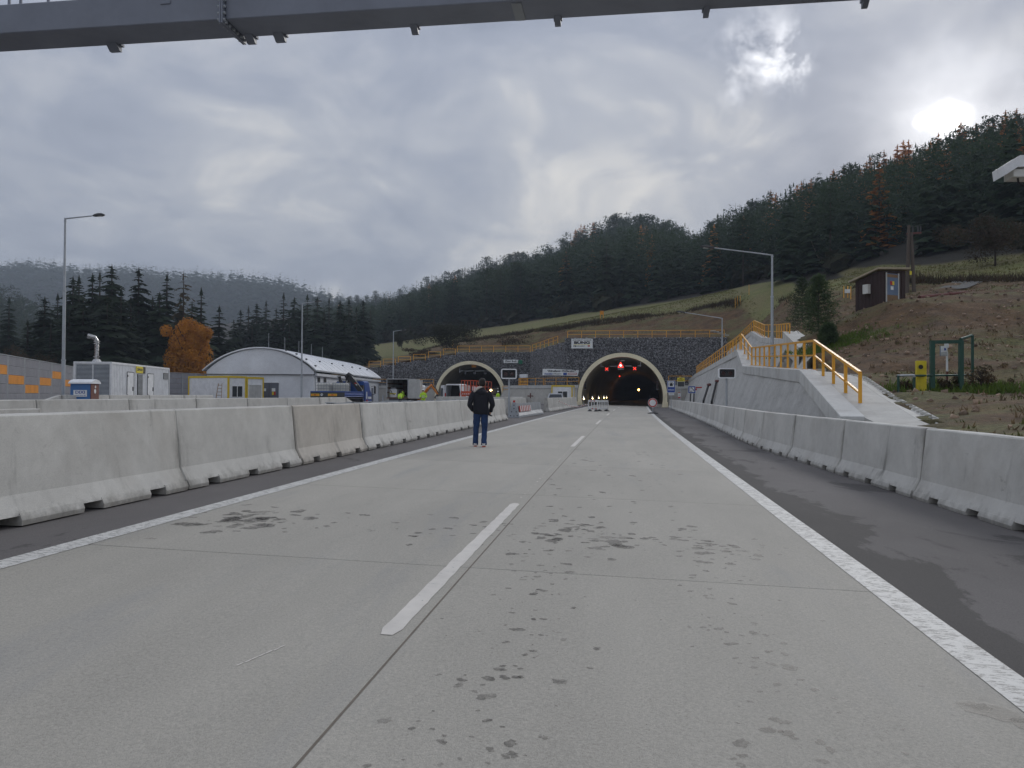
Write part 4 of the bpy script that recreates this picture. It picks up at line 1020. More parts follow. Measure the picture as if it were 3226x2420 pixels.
text(bd, 'V', h*.2, M['text'], f(-.38, -.27), width=w*.09, shear=.3, bold=.02); board(bd, 'logo_bar', c+Vector((-w*.29, -.03, -h*.27)), w*.06, h*.15, M['dark'], .01)
text(bd, 'GEOCONSULT', h*.13, M['dark'], f(-.05, -.27), width=w*.36, bold=.006); board(bd, 'logo_red', c+Vector((w*.32, -.03, -h*.25)), w*.11, h*.13, M['red'], .01)
# wavy banner fixed to the plinth railing
a, b, c2, d = at(*z4(405, 782), 117.4), at(*z4(826, 796), 117.4), at(*z4(810, 862), 117.4), at(*z4(400, 858), 117.4)
t = thing('banner', 'wide white banner with blue lettering hung over the plinth railing', 'banner', (a+c2)/2)
mb = MB(); n = 14
for sgn, yo in ((1, 0), (-1, .03)):
    rows = []
    for i in range(n+1):
        s = i/n; wv = Vector((0, math.sin(s*9)*.05+yo, math.sin(s*5)*.03)); rows.append([d.lerp(c2, s)+wv, a.lerp(b, s)+wv])
    mb.loft(rows, closed=False)
bd = mb.build('sheet', M['signwhite'], t, world=True); cc = (a+b+c2+d)/4; bw_ = (b-a).length; bh = (a-d).length
f = lambda dx, dz: facing(cc+Vector((bw_*dx, -.08, bh*dz)))
text(bd, '"Zdru\u017eenie Ov\u010diarsko"', bh*.32, M['text'], f(.02, .22), width=bw_*.78, shear=.25, bold=.012)
text(bd, 'Doprastav', bh*.24, M['signblue'], f(-.33, -.2), width=bw_*.24, shear=.35, bold=.012)
text(bd, 'STRABAG', bh*.17, M['dark'], f(-.08, -.22), width=bw_*.22, bold=.004)
board(bd, 'logo_blue', cc+Vector((bw_*.13, -.08, -bh*.22)), bw_*.10, bh*.34, M['signblue'], .01)
for dz in (-.10, -.30): board(bd, 'logo_line', cc+Vector((bw_*.33, -.08, bh*dz)), bw_*.23, bh*.045, M['red'], .01)
for dx in (.215, .445): board(bd, 'logo_line', cc+Vector((bw_*dx, -.08, -bh*.2)), bw_*.012, bh*.2, M['red'], .01)
MB().path([at(*z4(943, 640), 118.5), at(*z4(880, 780), 117.8)], .015, 5).build('banner_rope', M['offwhite'], t, world=True)
# tunnel name sign, speed display, emergency phone signs (behind the barriers beside the portal)
def post(t, p, ztop, r=.04, z0=-.2): MB().tube((p.x, p.y, z0), (p.x, p.y, ztop), r, n=8).build('post', M['galv'], t, world=True)
c, w, h = panel(*zs(300, 820), *zs(655, 1345), 98)
t = thing('tunnel_sign', 'tall blue sign with tunnel symbol beside the portal', 'sign', (c.x, c.y, gz(c.x))); post(t, c+Vector((0, .06, 0)), c.z)
bd = board(t, 'board', c, w, h, M['signwhite'], .03, bevel=.006); board(bd, 'blue_field', c, w*.92, h*.95, M['signblue'], .03, -.008)
c3 = c+Vector((0, -.03, h*.20)); board(bd, 'white_field', c3, w*.72, h*.47, M['signwhite'], .02, -.004)
ar = [(c3.x+w*.19*math.cos(a_), c3.y-.02, c3.z-h*.02+w*.19*math.sin(a_)) for a_ in np.linspace(0, math.pi, 12)]
MB().add([(c3.x+w*.19, c3.y-.02, c3.z-h*.15)]+ar+[(c3.x-w*.19, c3.y-.02, c3.z-h*.15)], [tuple(range(14))]).build('tunnel_symbol', M['text'], bd, world=True)
ao = [(math.cos(a_), math.sin(a_)) for a_ in np.linspace(0, math.pi, 14)]
mb = MB(); P1 = [(c3.x+w*.32*x, c3.y-.018, c3.z-h*.04+w*.34*y) for x, y in ao]; P2 = [(c3.x+w*.28*x, c3.y-.018, c3.z-h*.04+w*.30*y) for x, y in ao]
mb.add(P1+P2, [(k, k+1, 14+k+1, 14+k) for k in range(13)]).build('arch_symbol', M['dark'], bd, world=True)
text(bd, 'Ov\u010diarsko', h*.13, M['signwhite'], facing(c+Vector((0, -.03, -h*.27))), width=w*.74, bold=.006)
c, w, h = panel(*zs(365, 1355), *zs(608, 1455), 98); bd = board(t, 'length_plate', c, w, h, M['signwhite'], .03); text(bd, '2360 m', h*.6, M['text'], facing(c+Vector((0, -.02, 0))), width=w*.7)
c, w, h = panel(*zs(740, 690), *zs(1058, 1090), 94)
t = thing('speed_display', 'yellow speed display with dark screen on a grey post', 'sign', (c.x, c.y, gz(c.x))); post(t, c+Vector((0, .1, 0)), c.z)
board(t, 'housing', c, w, h, M['offwhite'], .12); board(t, 'screen', c+Vector((0, -.062, -h*.21)), w*.88, h*.52, M['dark'], .02)
bd = board(t, 'yellow_plate', c+Vector((0, -.065, h*.29)), w, h*.40, M['signyellow'], .03)
text(bd, 'VA\u0160A', h*.13, M['text'], facing(c+Vector((0, -.084, h*.37))), width=w*.45, bold=.008); text(bd, 'R\u00ddCHLOS\u0164', h*.13, M['text'], facing(c+Vector((0, -.084, h*.22))), width=w*.82, bold=.008)
c, w, h = panel(*zs(1215, 1055), *zs(1540, 1375), 92)
t = thing('emergency_phone_sign', 'square blue sign with a telephone handset on twin dark posts', 'sign', (c.x, c.y, gz(c.x)))
for s in (-.25, .2): MB().beam((c.x+w*s, c.y+.06, -.2), (c.x+w*s+.1, c.y+.06, c.z), .14, .1).build('post', M['dark'], t, world=True)
bd = board(t, 'board', c, w, h, M['signwhite'], .03, bevel=.006); board(bd, 'blue_field', c, w*.94, h*.94, M['signblue'], .03, -.008); board(bd, 'white_field', c, w*.66, h*.66, M['signwhite'], .03, -.014)
pts = [c+Vector((w*x, -.04, h*z)) for x, z in ((-.16, .25), (-.02, .22), (.12, .08), (.2, -.02), (.24, -.12))]
MB().path(pts, [.07, .035, .03, .04, .075], 6).build('handset', M['text'], bd, world=True); text(bd, 'SOS', h*.17, M['dark'], facing(c+Vector((-.1*w, -.035, -h*.23))), width=w*.3, bold=.006)
c, w, h = panel(*zs(780, 1310), *zs(880, 1590), 93)
t = thing('phone_marker', 'small white marker with handset and red bands behind the barrier', 'sign', (c.x, c.y, gz(c.x))); post(t, c+Vector((0, .04, 0)), c.z, .03)
board(t, 'plate', c, w, h*.6, M['signwhite'], .05); board(t, 'red_band', c+Vector((0, -.005, -h*.38)), w, h*.22, M['red'], .05); board(t, 'red_band', c+Vector((0, -.005, h*.36)), w, h*.1, M['red'], .05)
MB().path([c+Vector((.02, -.05, .12)), c+Vector((-.06, -.05, 0)), c+Vector((.04, -.05, -.12))], [.03, .02, .03], 5).build('handset', M['text'], t, world=True)
# lane signals in white rounded frames
def lane_signal(label, pc, w, h, zbase):
    t = thing('lane_signal', label, 'traffic signal', (pc.x, pc.y, zbase))
    def rr(w, h, r, n=6): return [(math.copysign(w/2-r, cx)+r*math.cos(a), math.copysign(h/2-r, cz)+r*math.sin(a)) for cx, cz, a0 in ((1, 1, 0), (-1, 1, 90), (-1, -1, 180), (1, -1, 270)) for a in [math.radians(a0+90*i/n) for i in range(n+1)]]
    yaw = -YAW*.6; Mx = Matrix.Translation(pc) @ Matrix.Rotation(-yaw, 4, 'Z')
    o, i = rr(w, h, .11), rr(w*.86, h*.78, .05); n = len(o); mb = MB()
    V3 = lambda q, y: Mx @ Vector((q[0], y, q[1]))
    mb.add([V3(q, -.07) for q in o]+[V3(q, -.07) for q in i]+[V3(q, .07) for q in o]+[V3(q, -.01) for q in i], [(k, (k+1) % n, n+(k+1) % n, n+k) for k in range(n)]+[((k+1) % n, k, 2*n+k, 2*n+(k+1) % n) for k in range(n)]+[(n+k, n+(k+1) % n, 3*n+(k+1) % n, 3*n+k) for k in range(n)]+[tuple(range(2*n, 3*n))])
    mb.build('frame', M['white'], t, world=True)
    f = MB().add([V3(q, -.012) for q in rr(w*.86, h*.78, .05)], [tuple(range(n))]).build('face', M['black'], t, world=True)
    for s in (-.2, .2):
        q = Mx @ Vector((w*s, -.02, 0)); q2 = Mx @ Vector((w*s, -.05, 0)); MB().tube(q, q2, h*.21, n=16).build('lens', M['lensdark'], t, world=True, smooth=40)
        hood = [[Mx @ Vector((w*s+h*.24*math.cos(a), y, h*.24*math.sin(a))) for a in np.linspace(.1, math.pi-.1, 12)] for y in (-.02, -.16)]
        MB().loft(hood, closed=False).build('hood', M['black'], t, world=True, smooth=True)
    MB().tube((pc.x, pc.y+.09, zbase), (pc.x, pc.y+.09, pc.z-h/2+.1), .055, n=10).build('post', M['galv'], t, world=True, smooth=40)
    MB().box((pc.x, pc.y+.09, zbase+.02), (.3, .3, .04)).build('base_plate', M['galv'], t, world=True)
c, w, h = panel(*z3(1678, 938), *z3(1892, 1080), 48); lane_signal('twin-lamp signal in a white rounded frame near the steel barrier', c, w, h, gz(c.x)-.01)
c, w, h = panel(*z6(597, 774), *z6(802, 894), 43); lane_signal('twin-lamp signal in a white rounded frame in front of the slope', c, w, h, -.15)
# ================================================================== THINGS ON THE CARRIAGEWAY
# round no-vehicles sign on a rubber foot
p = Vector((2.81, 69.4, gz(2.81-rc(69)))); c = at(*zp(1908, 1238), 69.3); t = thing('round_sign', 'round white sign with red ring on a rubber foot', 'sign', p)
MB().tube((p.x, p.y, p.z+.02), (p.x, p.y, c.z), .03, n=8).build('post', M['galv'], t, world=True)
bs = MB().loft([[(p.x+x*k, p.y+y*k, z+p.z) for x, y in ((-.45, -.22), (.45, -.22), (.45, .22), (-.45, .22))] for k, z in ((1, 0), (1, .05), (.35, .12))]); bs.build('rubber_foot', M['black'], t, world=True)
R0 = .40
MB().tube(c+Vector((0, -.04, 0)), c+Vector((0, -.07, 0)), R0, n=28).build('disc', M['signwhite'], t, world=True)
MB().disc(c+Vector((0, -.076, 0)), (0, -1, 0), R0*.94, 28, R0*.70).build('red_ring', M['red'], t, world=True)
# white plastic pedestrian barriers
def plastic_barrier(label, p, q, slats, red):
    p, q = Vector(p), Vector(q); L = (q-p).length; ang = math.atan2(q.y-p.y, q.x-p.x)
    t = thing('plastic_barrier', label, 'barrier', p, ang); mb = MB()
    z0, z1_ = .16, 1.02
    fr = [(0, L, z1_-.18, z1_), (0, L, z0, z0+.16), (0, .09, z0+.16, z1_-.18), (L-.09, L, z0+.16, z1_-.18)]
    body = MB()
    for x0, x1, a, b2 in fr: body.b(x0, x1, -.03, .03, a, b2)
    body.build('frame', M['plasticwhite'], t, bevel=.015)
    for i in range(slats):
        x = .09+(L-.18)*(i+1)/(slats+1); MB().b(x-.035, x+.035, -.022, .022, z0+.14, z1_-.16).build('slat', M['plasticwhite'], t)
    for x in (.2*L, .85*L):
        MB().add([(x-.16, -.3, 0), (x+.16, -.3, 0), (x+.16, .3, 0), (x-.16, .3, 0), (x-.03, -.02, .2), (x+.03, -.02, .2), (x+.03, .02, .2), (x-.03, .02, .2)], [(3, 2, 1, 0), (0, 1, 5, 4), (1, 2, 6, 5), (2, 3, 7, 6), (3, 0, 4, 7), (4, 5, 6, 7)]).build('rubber_foot', M['black'], t)
    for i, (x, z) in enumerate(red): MB().b(x-.06, x+.06, -.036, -.03, z-.04, z+.04).build('red_reflector', M['red'], t)
    for x in (-.05, L+.01): MB().b(x, x+.05, -.02, .02, .55, .66).build('hook', M['plasticwhite'], t)
y0 = 71.0; a = at(*zp(500, 1380), y0); b = at(*zp(712, 1380), y0-.3)
plastic_barrier('white plastic barrier panel with red reflectors and three openings', (a.x, y0, gz(a.x)), (b.x, y0-.3, gz(b.x)), 2, [(.3, .93), (.62, .93), (.45, .25), (.78, .25)])
a = at(*zp(705, 1380), 72.4); b = at(*zp(938, 1380), 72.4)
plastic_barrier('white plastic barrier panel with narrow slats, no reflectors', (a.x, 72.0, gz(a.x)), (b.x, 73.2, gz(b.x)), 5, [])
# red and white chain from the barrier row to the plastic panel
pts = [at(*z4(x, y), Y) for x, y, Y in ((585, 1150, 66), (640, 1180, 67), (700, 1205, 68), (760, 1222, 69), (800, 1226, 69.5), (850, 1215, 70), (918, 1193, 70.9))]
t = thing('chain', 'red and white chain drooping from the barriers to the plastic panel', 'chain', pts[0])
dense = poly_sub(pts, 6)
for i in range(len(dense)-1): MB().tube(dense[i], dense[i+1], .022, n=5).build('link', M['red' if i % 2 else 'signwhite'], t, world=True)
# steel end barrier with striped board
p0 = Vector((-6.3, 46.9, .15)); p1 = Vector((-5.75, 56.6, .13)); L = (p1-p0).length; ang = -math.atan2(p1.x-p0.x, p1.y-p0.y)
t = thing('steel_barrier', 'galvanised steel barrier with red and white striped board and end plate', 'barrier', p0, ang)
MB().prism([(-.32, 0), (.32, 0), (.30, .12), (.12, .34), (.06, .86), (-.06, .86), (-.12, .34), (-.30, .12)], 'y', .05, L).build('body', M['galv_dull'], t)
e = MB().prism([(-.36, 0), (.36, 0), (.10, .92), (-.10, .92)], 'y', -.04, .04).build('end_plate', M['galv'], t)
for x, z in ((-.2, .12), (.2, .12), (0, .10), (-.14, .35), (.14, .35), (0, .55), (0, .75)): MB().tube((x, -.045, z), (x, -.035, z), .035, n=8).build('bolt_hole', M['black'], e)
MB().tube((0, 0, .92), (0, 0, 1.04), .07, n=10).build('warning_lamp', M['red'], t)
for i in range(14): MB().loft([[(.165+k, .9+i*.3, .34), (.165+k, 1.2+i*.3-.002, .34), (.115+k, 1.2+i*.3-.002, .70), (.115+k, .9+i*.3, .70)] for k in (0, .03)]).build('stripe', M['red' if i % 2 == 0 else 'signwhite'], t)
# low steel barriers behind the concrete row
def steel_rail(label, a, b, h=1.05, taper=False):
    a, b = Vector(a), Vector(b); L = (b-a).length; t = thing('steel_barrier', label, 'barrier', a, -math.atan2(b.x-a.x, b.y-a.y))
    MB().prism([(-.28, 0), (.28, 0), (.10, .32), (.09, h), (-.09, h), (-.10, .32)], 'y', .9 if taper else 0, L).build('body', M['galv_dull'], t)
    if taper: MB().loft([[(-.2, 0, 0), (.2, 0, 0), (.08, 0, h*.75), (-.08, 0, h*.75)], [(-.28, .9, 0), (.28, .9, 0), (.09, .9, h-.01), (-.09, .9, h-.01)]]).build('tapered_end', M['galv_dull'], t)
    for k in range(int(L/2)): MB().box((0, 1+2*k, h+.012), (.26, .3, .02)).build('joint_plate', M['galv'], t)
steel_rail('dull steel barrier with tapered end behind the concrete row', (-9.6, 24.3, .19), (-9.6, 30.6, .19), 1.03, True)
steel_rail('long dull steel barrier on the road before the box truck', (-9.7, 30.8, .19), (-9.7, 50, .19), 1.02)
# silver estate car seen from behind
def car():
    c = at(*z4(556, 1245), 79); t = thing('parked_car', 'silver estate car parked behind the concrete barriers', 'car', (c.x, 78.6, gz(c.x)), .03)
    w = .86
    def ring(y, zb, zs, zr, ws, wr): return [(-w*ws, y, zb), (w*ws, y, zb), (w, y, (zb+zs)/2), (w*ws, y, zs), (w*wr, y, zr), (-w*wr, y, zr), (-w*ws, y, zs), (-w, y, (zb+zs)/2)]
    MB().loft([ring(0, .35, .95, 1.0, .93, .85), ring(.12, .28, .98, 1.05, .97, .9), ring(3.0, .25, .98, 1.0, .97, .9), ring(4.3, .28, .85, .88, .95, .85), ring(4.5, .35, .7, .75, .85, .7)]).build('body', M['silver'], t, smooth=35)
    cab = MB().loft([[(-.80, .05, 1.0), (.80, .05, 1.0), (.66, .35, 1.5), (-.66, .35, 1.5)], [(-.82, .6, 1.0), (.82, .6, 1.0), (.66, .62, 1.53), (-.66, .62, 1.53)], [(-.82, 2.5, 1.0), (.82, 2.5, 1.0), (.64, 2.2, 1.52), (-.64, 2.2, 1.52)], [(-.80, 3.3, .98), (.80, 3.3, .98), (.62, 2.6, 1.4), (-.62, 2.6, 1.4)]]).build('cabin', M['silver'], t, smooth=35)
    MB().add([(-.66, .035, 1.08), (.66, .035, 1.08), (.58, .29, 1.43), (-.58, .29, 1.43)], [(0, 1, 2, 3)]).build('rear_window', M['glass'], cab)
    for s in (-1, 1):
        MB().add([(s*.83, .75, 1.06), (s*.83, 2.4, 1.06), (s*.705, 2.15, 1.44), (s*.705, .8, 1.44)], [(0, 1, 2, 3)]).build('side_window', M['glass'], cab)
        MB().b(s*.62, s*.86, -.02, .1, .72, 1.02).build('tail_light', M['red'], t)
        MB().beam((s*.6, .4, 1.56), (s*.6, 2.1, 1.57), .03, .03).build('roof_rail', M['dark'], t)
        for y in (.75, 3.5):
            wh = MB().tube((s*.66, y, .31), (s*.88, y, .31), .31, n=18).build('wheel', M['black'], t, smooth=40); MB().tube((s*.875, y, .31), (s*.885, y, .31), .19, n=14).build('rim', M['silver'], wh)
        MB().b(s*.9, s*1.05, 2.6, 2.7, 1.0, 1.12).build('mirror', M['silver'], t)
    MB().b(-.78, .78, -.06, .06, .38, .58).build('bumper', M['silver'], t, bevel=.02); MB().b(-.26, .26, -.066, -.05, .68, .80).build('number_plate', M['signwhite'], t)
car()
# small site cabin between the portals
def cabin(label, loc, rz, w, d, h, trim, wall, front):
    t = thing('site_cabin', label, 'cabin', loc, rz)
    MB().b(-w/2+.05, w/2-.05, .05, d-.05, .12, h-.08).build('wall_panel', wall, t)
    for x in (-w/2, w/2-.16):
        for y in (0, d-.16): MB().b(x, x+.16, y, y+.16, 0, h).build('corner_post', trim, t)
    for z0, z1_ in ((0, .16), (h-.2, h)):
        MB().b(-w/2+.16, w/2-.16, 0, .12, z0, z1_).build('frame_rail', trim, t); MB().b(-w/2+.16, w/2-.16, d-.12, d, z0, z1_).build('frame_rail', trim, t)
        MB().b(-w/2, -w/2+.12, .16, d-.16, z0, z1_).build('frame_rail', trim, t); MB().b(w/2-.12, w/2, .16, d-.16, z0, z1_).build('frame_rail', trim, t)
    for kind, x0, x1, z0, z1_ in front:
        fr = MB(); 
        for a, b2, c2, d2 in ((x0, x1, z1_-.07, z1_), (x0, x1, z0, z0+.07), (x0, x0+.07, z0+.07, z1_-.07), (x1-.07, x1, z0+.07, z1_-.07)): fr.b(a, b2, .0, .06, c2, d2)
        fo = fr.build(kind, M['signwhite'], t); MB().b(x0+.06, x1-.06, .03, .045, z0+.06, z1_-.06).build('pane', M['glass'] if kind != 'shutter' else M['tarp'], fo)
        if kind == 'window' and x1-x0 > .6: MB().b((x0+x1)/2-.035, (x0+x1)/2+.035, .005, .06, z0+.07, z1_-.07).build('mullion', M['signwhite'], fo)
    return t
a, b = at(*z4(505, 972), 102), at(*z4(752, 972), 102)
cabin('white site cabin with yellow frame and dark window between the portals', ((a.x+b.x)/2, 102, .15), 0, b.x-a.x, 5, a.z-.15, M['yellow2'], M['white'], [('window', -.6, .75, .8, 1.9)])
# rusty fitting with hose on the plinth wall
p = at(*z4(262, 1098), 119.2); t = thing('wall_fitting', 'rust red fitting with dark hose on the plinth wall', 'fitting', p)
MB().tube(p+Vector((-.45, 0, 0)), p+Vector((.45, 0, 0)), .08, n=8).build('pipe', M['darkred'], t, world=True); MB().tube(p+Vector((0, 0, -.3)), p+Vector((0, 0, .45)), .09, n=8).build('valve', M['darkred'], t, world=True)
MB().path([p+Vector((0, -.05, -.3)), p+Vector((.1, -.1, -.8)), p+Vector((-.15, -.1, -1.3)), p+Vector((-.1, -.1, -1.5))], .11, 8).build('hose', M['black'], t, world=True)
p = at(*z4(190, 1155), 100); MB().b(p.x-.9, p.x+.9, 100, 100.8, .1, p.z+.35).build('box', M['plinth'], tag(thing('cable_box', 'grey concrete box standing before the plinth wall', 'box', (p.x, 100, .1)), None), world=True)
# ================================================================== LEFT SIDE: HALL, CABINS, GENERATOR, NOISE WALLS
RZC = YAW    # axis parallel to the camera direction = hall axis
def hall():
    o = at(678, 803, 85); o.z = .2; W_h, L_h = 12.1, 43.5; ze = 3.9; zt = 6.45
    t = thing('arched_hall', 'long white hall with arched sheet roof and grey double door', 'building', o, RZC)
    MB().b(-W_h, 0, .15, L_h, 0, ze-.35).build('wall', M['hall'], t)
    n = 22
    def arc(k=1.0, dz=0.0, ov=0.0):
        w = W_h/2+ov; s = zt-ze; R = (w*w+s*s)/(2*s); cx = -W_h/2; cz = zt-R+dz; a0 = math.asin(w/R)
        return [(cx+R*math.sin(-a0+2*a0*i/n), cz+R*math.cos(-a0+2*a0*i/n)) for i in range(n+1)]
    A = arc()
    g_ = MB().loft([[(x, y, z-.08) for x, z in A]+[(0, y, ze-.38), (-W_h, y, ze-.38)] for y in (0.0, .35)]).build('gable', M['hall'], t)
    MB().b(-W_h-.05, .05, -.05, .3, ze-.45, ze-.385).build('gable_trim', M['dark'], t)
    top, bot = arc(dz=.12, ov=.35), arc(dz=-.02, ov=.35)
    rf = MB().loft([[(x, y, z) for x, z in top]+[(x, y, z) for x, z in reversed(bot)] for y in [-.25]+[L_h*i/8 for i in range(1, 8)]+[L_h+.3]]).build('roof', M['hallroof'], t, smooth=40)
    for k in range(1, 15):      # standing seams
        y = L_h*k/15; MB().loft([[(x, yy, z+dz) for x, z in top] for yy, dz in ((y-.03, .0), (y-.03, .04), (y+.03, .04), (y+.03, .0))], closed=False).build('roof_seam', M['hallroof'], rf)
    for s, x in ((1, .36), (-1, -W_h-.36)): MB().beam((x, -.2, ze+.02), (x, L_h, ze+.02), .16, .16).build('gutter', M['galv'], rf)
    MB().b(.0, .32, .3, L_h, ze-.55, ze-.25).build('eaves_band', M['hall'], t)
    for i, y in enumerate((3, 9.5, 16, 22.5, 29)):
        MB().tube((-W_h/2, y, zt+.1), (-W_h/2, y, zt+1.9), .025, n=5).build('lightning_rod', M['galv'], rf)
    for y in (1.2, 7.5, 14, 20.5, 27, 33, 39):
        for fx in ((.72, .80, .88, .955) if y < 2 else (.90,)):
            i = int(fx*n); x, z = top[i]; MB().tube((x, y, z), (x, y, z+.16), .13, n=8).build('roof_vent', M['dark'], rf)
    MB().tube((.12, .35, .1), (.12, .35, ze), .06, n=8).build('downpipe', M['galv'], t); MB().tube((.12, L_h-1, .1), (.12, L_h-1, ze), .06, n=8).build('downpipe', M['galv'], t)
    for y in (1.6, 4.6, 26, 31): 
        fr = MB().b(-.02, .03, y, y+1.3, ze-1.25, ze-.65).build('window', M['doorgrey'], t); MB().b(.025, .035, y+.08, y+1.22, ze-1.18, ze-.72).build('pane', M['glass'], fr)
    MB().b(-.02, .04, 2.2, 3.8, 0, 2.4).build('side_door', M['doorgrey'], t); MB().b(-.02, .04, 36.5, 38, 0, 2.3).build('side_door', M['doorgrey'], t)
    x0 = -9.0+.05; dr = MB().b(-6.1, -4.0, .08, .16, 0, 2.55).build('double_door', M['doorgrey'], t)
    MB().b(-5.07, -5.03, .07, .09, .02, 2.5).build('door_gap', M['black'], dr)
    for x, z, w, h, m in ((-5.6, 1.75, .42, .32, 'signwhite'), (-4.55, 1.75, .40, .36, 'signwhite'), (-4.62, 1.35, .2, .38, 'signyellow'), (-4.42, 1.35, .2, .38, 'red')): MB().b(x-w/2, x+w/2, .06, .075, z-h/2, z+h/2).build('notice', M[m], dr)
    MB().b(-6.2, -3.9, .06, .15, 2.55, 2.63).build('door_frame', M['white'], dr)
hall()
# two yellow framed site cabins
C0 = at(*z1(1990, 1062), 77); rz = math.radians(69.8); ex = Vector((math.cos(rz), math.sin(rz), 0))
cc = Vector((C0.x, C0.y, .35))+ex*1.22
cabin('white site cabin with yellow frame, long side and twin-pane window', cc, rz, 2.44, 6.06, C0.z-.35, M['yellow2'], M['white'], [('window', -.75, .75, .75, 2.0)])
cabin('white site cabin with yellow frame and closed grey shutter', cc+ex*2.5, rz, 2.44, 6.06, C0.z-.4, M['yellow2'], M['white'], [('shutter', -.95, .95, .1, 2.15)])
# wooden ladder leaning on the cabin
p0, p1 = at(*z1(1870, 1255), 71.5), at(*z1(1903, 1130), 72.6); p0.z = .2; q0, q1 = at(*z1(1925, 1255), 71.5), at(*z1(1934, 1130), 72.6); q0.z = .2
t = thing('ladder', 'wooden step ladder leaning against the white site cabin', 'ladder', p0)
for a, b in ((p0, p1), (q0, q1)): MB().beam(a, b, .05, .09).build('stile', M['wood'], t, world=True)
for k in range(7): MB().beam(p0.lerp(p1, .06+k*.145), q0.lerp(q1, .06+k*.145), .05, .05).build('rung', M['wood'], t, world=True)
# generator container
def generator():
    near = at(*z1(975, 940), 49.0); zt = near.z; rz = math.radians(15.2); H = 2.95; L = 12.9
    t = thing('generator_container', 'white corrugated generator container with louvred end and exhaust', 'generator', (near.x, near.y, zt-H), rz)
    w = 2.44
    MB().b(-w+.06, -.06, .08, L-.06, .12, H-.06).build('inner_wall', M['white'], t)
    cs = MB(); per = .30; n = int((L-.4)/per)
    prof = []
    for k in range(n): 
        y = .2+k*per; prof += [(-.055, y), (-.055, y+.09), (-.015, y+.13), (-.015, y+.24)]
    cs.loft([[(x, y, z) for x, y in prof] for z in (.16, H-.16)], closed=False).build('corrugated_side', M['white'], t)
    for x in (-w, -.14):
        for y in (0, L-.14): MB().b(x, x+.14, y, y+.14, 0, H).build('corner_post', M['white'], t)
    for z0, z1_ in ((0, .16), (H-.14, H)):
        MB().b(-.10, 0, .14, L-.14, z0, z1_).build('side_rail', M['white'], t); MB().b(-w, -w+.10, .14, L-.14, z0, z1_).build('side_rail', M['white'], t)
        MB().b(-w+.14, -.14, 0, .10, z0, z1_).build('end_rail', M['white'], t)
    MB().b(-w+.1, -.1, .1, L-.1, H-.05, H-.01).build('roof', M['white'], t)
    for x0, x1 in ((-w+.18, -w/2-.04), (-w/2+.04, -.18)):
        fr = MB().b(x0, x1, .05, .09, .2, H-.2).build('louvre', M['dark'], t)
        s = MB()
        for k in range(30): s.loft([[(x, .012, .22+k*.085), (x, .048, .272+k*.085), (x, .052, .262+k*.085), (x, .02, .215+k*.085)] for x in (x0, x1)])
        s.build('louvre_slats', M['galv'], fr)['kind'] = 'stuff'
    MB().b(-w/2-.035, -w/2+.035, .03, .08, .2, H-.2).build('louvre_post', M['white'], t)
    for y0, y1 in ((2.9, 4.25), (7.3, 8.75)):
        d = MB().b(-.03, .02, y0, y1, .18, 2.35).build('door', M['white'], t)
        for yy in (y0, y1): MB().b(.015, .028, yy-.03, yy+.03, .18, 2.35).build('door_seal', M['dark'], d)
        MB().b(.015, .028, y0, y1, 2.32, 2.37).build('door_seal', M['dark'], d); MB().b(.02, .05, y1-.3, y1-.15, 1.0, 1.3).build('handle', M['dark'], d)
        for z in (.6, 2.0): MB().b(.02, .05, y0+.03, y0+.12, z, z+.14).build('hinge', M['dark'], d)
    for y0, y1, z0, z1_ in ((5.1, 6.2, .18, 2.25), (11.2, 12.6, 2.0, 2.5)):
        lv = MB().b(-.03, .01, y0, y1, z0, z1_).build('side_louvre', M['dark'], t); s = MB()
        for k in range(int((z1_-z0)/.09)): s.b(.012, .03, y0+.04, y1-.04, z0+.03+k*.09, z0+.07+k*.09)
        s.build('louvre_slats', M['galv'], lv)['kind'] = 'stuff'
    sg = MB().b(.0, .03, 4.75, 6.2, 2.33, 2.82).build('maker_plate', M['signyellow'], t); MB().b(.0, .032, 6.2, 6.75, 2.33, 2.82).build('maker_plate', M['black'], t)
    mw = Matrix.Translation((.034, 5.47, 2.57)) @ Matrix.Rotation(math.pi/2, 4, 'Z') @ Matrix.Rotation(math.pi/2, 4, 'X')
    text(sg, 'ZEPPELIN', .25, M['text'], mw, width=1.2, bold=.008, world=False)
    ex = -w*.55; pts = [(ex, 1.0, H-.1), (ex, 1.0, H+1.45), (ex-.12, .95, H+1.68), (ex-.55, .85, H+1.78)]
    pipe = MB().path(pts, [.13, .13, .15, .17], 14).build('exhaust_pipe', M['steel'], t, smooth=40)
    MB().tube((ex, 1.0, H-.02), (ex, 1.0, H+.2), .34, .2, 14).build('exhaust_collar', M['steel'], pipe)
    for z in (.35, 1.25, 1.4): MB().tube((ex, 1.0, H+z), (ex, 1.0, H+z+.06), .20, n=14).build('clamp_ring', M['steel'], pipe)
    MB().disc((ex-.555, .848, H+1.781), (-.97, -.2, .2), .17, 14).build('pipe_mouth', M['black'], pipe)
generator()
